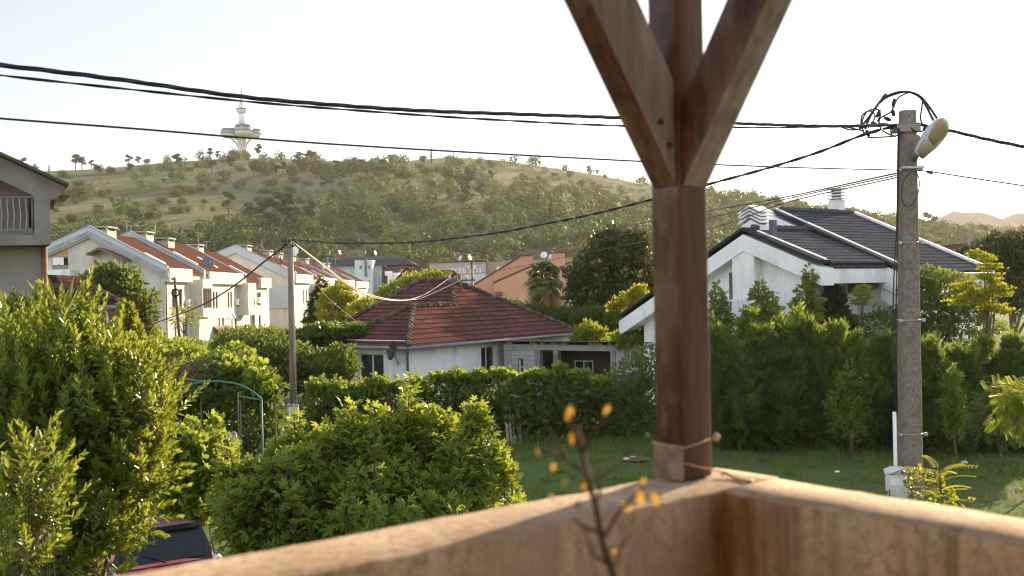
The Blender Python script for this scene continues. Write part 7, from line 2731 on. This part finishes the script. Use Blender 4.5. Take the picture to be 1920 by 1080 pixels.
def palm(label, px, py_top, py_crown, Y, seed, r=1.5):
    g = np.random.default_rng(seed)
    c = at(px, py_crown, Y)
    base = np.array([c[0], Y, 0])
    t = thing('palm_tree', label, 'tree', base)
    MB().tube([base, base + UP * c[2] * .5, c], [.22, .26, .30], 10).build('trunk', surf('palm_fibre', (.20, .13, .08), (.12, .08, .05), 6, .95, .8, 14), t)
    fm, dm = MB(), MB()
    for k in range(60):
        a = g.uniform(0, 2 * PI)
        e = math.asin(g.uniform(-.75, .98))
        d = np.array([math.cos(a) * math.cos(e), math.sin(a) * math.cos(e), math.sin(e)])
        s = r * g.uniform(.7, 1.05)
        st = c + d * .12
        tip = c + d * s * .55 - UP * .06 * s
        fm.tube([st, (st + tip) / 2 + UP * .05, tip], [.018, .014, .01], 4, False)
        x = unit(np.cross(d, UP + .01))
        y = unit(np.cross(x, d))
        for j in range(20):
            b = -1.8 + 3.6 * j / 19
            ld = unit(d * math.cos(b) + x * math.sin(b))
            l = s * .52 * (1 - .1 * abs(b))
            p0 = tip + ld * .04
            p1 = p0 + ld * l * .6
            p2 = p0 + ld * l - UP * l * g.uniform(.2, .65)
            w_ = np.cross(ld, y) * .058
            fm.raw([p0 - w_ * .5, p0 + w_ * .5, p1 + w_, p1 - w_, p2], [np.array([[0, 1, 2, 3]]), np.array([[3, 2, 4]])])
    fm.build('fronds', PALML, t)
    for k in range(60):
        a = g.uniform(0, 2 * PI)
        d = np.array([math.cos(a) * .4, math.sin(a) * .4, -1.0])
        p0 = c - UP * g.uniform(.1, 1.1) + np.array([math.cos(a), math.sin(a), 0]) * .3
        l = r * g.uniform(.6, 1.1)
        for j in range(9):
            ld = unit(d + g.normal(size=3) * .22)
            p1 = p0 + ld * l * .6
            w_ = unit(np.cross(ld, [math.cos(a), math.sin(a), .1])) * .03
            dm.raw([p0 - w_, p0 + w_, p1 + w_, p1 - w_, p0 + ld * l], [np.array([[0, 1, 2, 3]]), np.array([[3, 2, 4]])])
    dm.build('dead_skirt', DRYL, t)
    return t


palm('bushy fan palm in front of the orange house', 1021, 480, 522, 58, 50, 1.30)
plant('bush', 'silvery olive bush at the foot of the fan palm', 'bush', G0(965, 62), B((950, 572, 18, 12), (975, 580, 22, 14), (1055, 572, 12, 20), (1050, 590, 25, 14), Y=62), 1700, .22, DIAMOND, SILVER, BARK, 28, .05, crown='foliage', stem='stem')
plant('juniper_bush', 'dark spreading juniper behind the red hip roof', 'bush', G0(1040, 57), B((1000, 590, 28, 14), (1040, 605, 45, 20), (1085, 610, 45, 25), (1110, 640, 60, 25), (1150, 640, 50, 25), (1200, 640, 50, 25), (1120, 600, 40, 20), Y=57), 6000, .45, SPRAY, THUJA, BARK, 29, .08, crown='foliage', stem='stem', up=.3)
plant('bush', 'round lime-green bush over the shed roof', 'bush', G0(1105, 52), B((1105, 622, 25, 18), (1095, 635, 22, 14), (1120, 632, 22, 16), Y=52), 1700, .18, DIAMOND, LIME, BARK, 30, .04, crown='foliage', stem='stem', up=.4)
plant('bush', 'larger lime-green bush over the shed roof next to the timber post', 'bush', G0(1190, 45), B((1175, 632, 28, 14), (1205, 618, 22, 16), (1225, 622, 24, 20), (1190, 640, 40, 14), Y=45), 2600, .18, DIAMOND, LIME, BARK, 31, .04, crown='foliage', stem='stem', up=.4)
plant('acacia_tree', 'sunlit yellow acacia sprays before the magnolia', 'tree', G0(1180, 50), B((1190, 555, 18, 12), (1165, 570, 14, 10), (1200, 545, 12, 10), (1150, 575, 10, 8), Y=50), 1700, .15, DIAMOND, YELLOWL, BARK, 32, .06, up=.2, lump=.5, shell=.2)


# -- the evergreen screen to the right of the post
def spray_tree(name, label, base, blobs, n, L, mat, seed, up=1.0, r0=.08, cat='tree', jit=.45, shell=.5, wid=None, tips=None):
    g = np.random.default_rng(seed)
    t = thing(name, label, cat, base)
    sm = MB()
    limbs(sm, base, blobs, r0, g, 12)
    sm.build('trunk', BARK, t, smooth=True)
    P, out = sample_blobs(blobs, n, g, shell, .3)
    k = P[:, 2] > .1
    P, out = P[k], out[k]
    m = len(P)
    ax = out * 1.0 + rand_unit(m, g) * jit + UP * up
    fb = MB().scatter(SPRAY, P, ax, out + rand_unit(m, g) * .8, L * g.uniform(.6, 1.3, m), wid)
    fb.build('crown', mat, t)
    if tips:
        P, out = sample_blobs(tips[0], tips[1], g, .75, .3)
        m = len(P)
        fb = MB().scatter(SPRAY, P, out * .7 + rand_unit(m, g) * .4 + UP * 1.2, out + rand_unit(m, g) * .8, L * .8 * g.uniform(.6, 1.3, m), wid)
        fb.build('sunlit_tips', tips[2], t)
    return t


def spike_blobs(px, Y, w, top, bot=830, n=5, seed=0):
    g = np.random.default_rng(seed)
    r = []
    for k in range(n):
        x = px + w * (-1 + 2 * (k + .5) / n) + g.uniform(-.2, .2) * w
        tp = top + g.uniform(0, 1) ** 1.3 * 75
        d = g.uniform(-.8, .5)
        r.append((x, tp + 26, w * .16, 30, d))
        r.append((x, tp + 75, w * .30, 45, d))
    n2 = len(r)
    for k in range(3):
        r.append((px + g.uniform(-.6, .6) * w, (top + bot) / 2 + g.uniform(-10, 70), w * .6, (bot - top) / 5, g.uniform(-.5, .5)))
    r.append((px, (top + bot) / 2 + 50, w * .8, (bot - top) / 2 - 50, .4))
    r.append((px, bot - 40, w * .8, 45))
    bl = B(*r, Y=Y)
    return bl, bl[:n2:1]


ev = [(1375, 31.5, 45, 600, 'juniper column touching the timber post in the evergreen screen'), (1440, 31, 55, 610, 'second juniper of the evergreen screen, light green at its tip'), (1520, 31.5, 60, 595, 'tallest juniper of the evergreen screen before the white gable'),
      (1600, 31, 60, 620, 'broad juniper of the evergreen screen before the air conditioners'), (1665, 31.5, 50, 640, 'juniper of the evergreen screen just behind the concrete pole'), (1760, 30, 60, 650, 'lime-tipped juniper past the concrete pole'), (1840, 30.5, 60, 640, 'wide dark juniper near the frame edge past the concrete pole'), (1915, 30, 55, 660, 'juniper at the end of the evergreen screen')]
for k, (px, Y, w_, top, lab) in enumerate(ev):
    bl, tp = spike_blobs(px, Y, w_, top, 835, 6, k)
    spray_tree('juniper_tree', lab, G0(px, Y + .5), bl, 3400, .50, (THUJA, THUJA2)[k % 3 == 1], 60 + k, wid=1.25, tips=(tp, 1300, THUJAT))
# darker, rounder trees behind and around
spray_tree('cedar_tree', 'small dark cedar before the white gable wall', G0(1565, 37), B((1562, 545, 6, 14), (1562, 566, 13, 15), (1562, 590, 22, 18), (1564, 618, 34, 20), Y=37), 1300, .4, DARKL, 71, up=.5, wid=1.2)
plant('bamboo', 'pale feathery bamboo clump beside the timber post', 'bamboo', G0(1350, 36), B((1345, 560, 12, 26), (1352, 595, 16, 30), (1345, 610, 20, 30), (1375, 620, 22, 22), Y=36), 1500, .17, DIAMOND, BAMB, BARK, 72, .04, crown='foliage', stem='stem', up=.1, lump=.35)
plant('bamboo', 'pale feathery bamboo clump under the chimney breast', 'bamboo', G0(1428, 35), B((1425, 555, 16, 22), (1438, 580, 22, 25), (1415, 600, 26, 24), (1450, 610, 24, 22), Y=35), 1700, .17, DIAMOND, BAMB, BARK, 73, .04, crown='foliage', stem='stem', up=.1, lump=.35)
plant('bamboo', 'tall thin bamboo against the white gable wall', 'bamboo', G0(1515, 36), B((1517, 525, 10, 22), (1512, 560, 20, 22), (1508, 590, 26, 24), (1525, 575, 16, 20), Y=36), 1300, .18, DIAMOND, BAMB, BARK, 74, .04, crown='foliage', stem='stem', up=.1, lump=.35)
plant('acacia_tree', 'young acacia with golden tips under the white eave', 'tree', G0(1615, 36), B((1618, 540, 12, 3), (1608, 549, 11, 3), (1622, 556, 12, 3), (1612, 566, 14, 4), Y=36), 800, .09, DIAMOND, YELLOWL, BARK, 75, .04, up=.2)
plant('olive_tree', 'grey-green olive tree under the dark main roof', 'tree', G0(1745, 36), B((1745, 520, 40, 18), (1720, 545, 30, 30), (1775, 545, 50, 28), (1820, 560, 45, 25), (1740, 590, 60, 35), (1810, 610, 65, 40), (1700, 620, 40, 35), (1650, 610, 45, 30), Y=36), 8500, .15, DIAMOND, SHRUBL, BARK, 76, .12, up=.3, lump=.3)
plant('oak_tree', 'dark broad tree at the frame edge beneath the mountains', 'tree', G0(1890, 52), B((1868, 462, 36, 22), (1910, 460, 36, 22), (1850, 490, 35, 30), (1900, 500, 50, 40), (1880, 540, 55, 35), (1930, 540, 50, 50), (1950, 485, 50, 36), Y=52), 15000, .17, DIAMOND, DARKL, BARK, 77, .2, lump=.3)
plant('small_tree', 'brownish dark tree between the dark roof and the oak', 'tree', G0(1815, 66), B((1812, 480, 16, 14), (1806, 500, 18, 18), (1825, 505, 20, 16), Y=66), 1200, .3, DIAMOND, DARKL, BARK, 78, .12, lump=.3)
plant('acacia_tree', 'tall glowing acacia with layered yellow sprays past the concrete pole', 'tree', G0(1845, 31),
      B((1850, 482, 16, 5), (1828, 475, 14, 4), (1862, 500, 18, 4.5), (1850, 518, 24, 4.5), (1812, 535, 26, 4), (1872, 540, 24, 5), (1840, 548, 30, 4.5), (1882, 550, 16, 4), (1812, 556, 20, 4), (1862, 577, 28, 4.5), (1884, 584, 14, 4), (1800, 566, 20, 4), (1845, 500, 14, 4), (1835, 562, 22, 4), (1862, 526, 16, 4), Y=31), 5200, .085, DIAMOND, YELLOWL, BARK, 79, .06, up=.1, jit=.9, lump=.5, shell=.2, nl=18)
plant('ash_tree', 'leafy compound-leaved sapling at the frame edge, sunlit at its tip', 'tree', G0(1930, 24), B((1905, 740, 22, 18), (1890, 760, 22, 18), (1915, 780, 30, 22), (1880, 785, 18, 16), (1930, 750, 30, 30), Y=24), 520, .26, PINN, LIME, BARK, 80, .04, up=.05, droop=.3)
plant('ash_tree', 'shaded compound-leaved sapling low before the evergreen screen', 'tree', G0(1870, 26.5), B((1865, 765, 30, 30), (1850, 790, 24, 24), (1890, 800, 30, 30), (1875, 740, 24, 16), Y=26.5), 620, .26, PINN, SHRUBL, BARK, 81, .04, up=.05, droop=.3)
for px, Y, lab, top, w_, n, sd in ((1592, 30, 'bushy young fruit tree with a whitewashed stem on the lawn edge', 690, 40, 1500, 82), (1450, 31.5, 'slim ivy-clad sapling next to the timber post', 735, 16, 800, 83),
                                   (1788, 28.5, 'slender ivy-clad tree just past the concrete pole', 690, 20, 1300, 84), (1365, 33, 'small broad-leaved shrub beside the timber post', 690, 30, 1300, 85)):
    bot = 545 + 5 / Y * FPX - (px - 960) * .0192
    plant('young_tree', lab, 'tree', G0(px, Y), B((px, top + 25, w_ * .5, 28), (px - w_ * .3, top + 65, w_ * .7, 34), (px + w_ * .4, top + 80, w_ * .65, 30), (px, top + 105, w_ * .8, 30), Y=Y), n, .13, DIAMOND, VINEL if sd % 2 == 0 else IVYD, BARK, sd, .05, up=.6, lump=.4)
g = np.random.default_rng(90)
for o_name, (px, py, Y) in (('flower', (1440, 715, 29.8)), ('flower', (1475, 722, 29.8)), ('flower', (1385, 693, 30.5)), ('flower', (1640, 768, 29.5)), ('flower', (1763, 638, 29)), ('flower', (1650, 690, 29.5))):
    pass

# ailanthus seedling right in front of the pole
tz_ = 15.2
t = thing('ailanthus_seedling', 'spindly seedling with drooping compound leaves beside the cabinet', 'plant', G0(1768, tz_))
mb = MB()
st = [G0(1770, tz_), at(1768, 960, tz_), at(1763, 900, tz_), at(1760, 880, tz_)]
mb.tube(st, [.022, .016, .012, .008], 6)
g = np.random.default_rng(91)
P, AX = [], []
for k in range(20):
    f = .35 + .65 * k / 19
    p = np.array([np.interp(f, [0, .4, .8, 1], [s[j] for s in st]) for j in range(3)])
    a = k * 2.4
    d = np.array([math.cos(a), math.sin(a) * .8, .55 - .2 * (1 - f)])
    P.append(p)
    AX.append(d)
    mb.tube([p, p + unit(d) * .1], .005, 4, False)
mb.build('stem', BARK, t)
fb = MB().scatter(tpl_pinnate(10, .15, .035), np.array(P), np.array(AX), np.tile(UP, (len(P), 1)) + g.normal(size=(len(P), 3)) * .1, g.uniform(.35, .55, len(P)))
foliage(fb, B((1730, 905, 18, 25), (1755, 915, 22, 16), (1800, 930, 25, 10), (1718, 880, 8, 20), (1770, 935, 40, 10), Y=tz_), 120, .07, ROUND, g, up=.2, floor=.2)
fb.build('foliage', YELLOWL, t)
t = thing('creeper', 'dark creeper sprigs clinging to the cabinet and pole', 'climber', G0(1700, 15.9))
g = np.random.default_rng(92)
fb = MB()
foliage(fb, B((1702, 895, 5, 12), (1708, 925, 6, 12), (1650, 932, 8, 12), Y=16.0), 60, .075, ROUND, g, up=.2)
fb.scatter(tpl_pinnate(10, .14, .035), np.array([at(1718, 880, 16.1)] * 3), np.array([[-1, -.2, .2], [-.8, -.5, .0], [.9, -.3, .3]]), np.tile(UP, (3, 1)), np.array([.42, .3, .3]))
fb.build('foliage', SHRUBL, t)
mb = MB()
mb.tube([G0(1712, 16.1), at(1712, 940, 16.1), at(1718, 880, 16.1)], [.012, .008, .005], 5)
mb.build('stem', BARK, t)

# ------------------------------------------------------------------ grass
GRASS = leaf_mat('grass_blades', (.062, .115, .026), (.125, .175, .042), (.32, .42, .07), .3, .6, .15, .35, odd=((.20, .16, .07), .95))
g = np.random.default_rng(99)


def grass(n, region, h0, h1, wd):
    pts = np.empty((0, 2))
    while len(pts) < n:
        u = g.uniform(-.12, .56, n)
        Y = g.uniform(17, 36.5, n)
        X = u * Y
        k = region(X, Y) > g.random(n)
        pts = np.vstack([pts, np.column_stack([X, Y])[k]])
    pts = pts[:n]
    P = np.column_stack([pts, np.full(n, -.02) + 0.05 * np.sin(pts[:, 0] / 5 + 1) * np.sin(pts[:, 1] / 6)])
    ax = rand_unit(n, g) * .55 + UP
    tpl = (np.array([[-.5, 0, 0], [.5, 0, 0], [.3, .55, .15], [0, 1, .5], [-.3, .55, .15]]) * (wd, 1, 1), [np.array([[0, 1, 2, 4]]), np.array([[4, 2, 3]])])
    return tpl, P, ax, rand_unit(n, g), g.uniform(h0, h1, n)


mb = MB()
tuft_c = np.column_stack([g.uniform(-1, 17, 900), g.uniform(19, 36, 900)])
mb.cur = 0
patch = lambda X, Y: np.clip(.55 + .45 * np.sin(X * 1.3 + 2 * np.sin(Y * .7)) * np.sin(Y * 1.1 + X * .4), .08, 1) * np.where((X / Y > .44) & (Y < 30), .45, 1)
mb.scatter(*grass(52000, patch, .05, .17, .10))
mb.scatter(*grass(11000, lambda X, Y: (Y > 31.5 - .12 * np.maximum(X - 8, 0) + 1.2 * np.sin(X * 1.1)) * 1.0, .2, .55, .04))
# clumps of taller grass and weeds
tc_ = np.repeat(tuft_c, 26, 0) + g.normal(size=(900 * 26, 2)) * np.repeat(g.uniform(.06, .22, 900), 26)[:, None]
hh = np.repeat(g.uniform(.10, .30, 900), 26)
k = (tc_[:, 0] / tc_[:, 1] < .6) & (tc_[:, 1] > 18)
tc_, hh = tc_[k], hh[k]
m = len(tc_)
tpl = (np.array([[-.5, 0, 0], [.5, 0, 0], [.3, .55, .15], [0, 1, .5], [-.3, .55, .15]]) * (.10, 1, 1), [np.array([[0, 1, 2, 4]]), np.array([[4, 2, 3]])])
mb.scatter(tpl, np.column_stack([tc_, np.full(m, -.01)]), rand_unit(m, g) * .8 + UP, rand_unit(m, g), hh * g.uniform(.6, 1.2, m))
tag(mb.build('grass', GRASS), 'green lawn grass, longer along the hedge foot', kind='stuff')

# ------------------------------------------------------------------ remove tree prototypes that were never placed
for o in list(COL.objects):
    if o.get('label') == 'x x x x':
        for c in list(o.children):
            bpy.data.objects.remove(c)
        bpy.data.objects.remove(o)
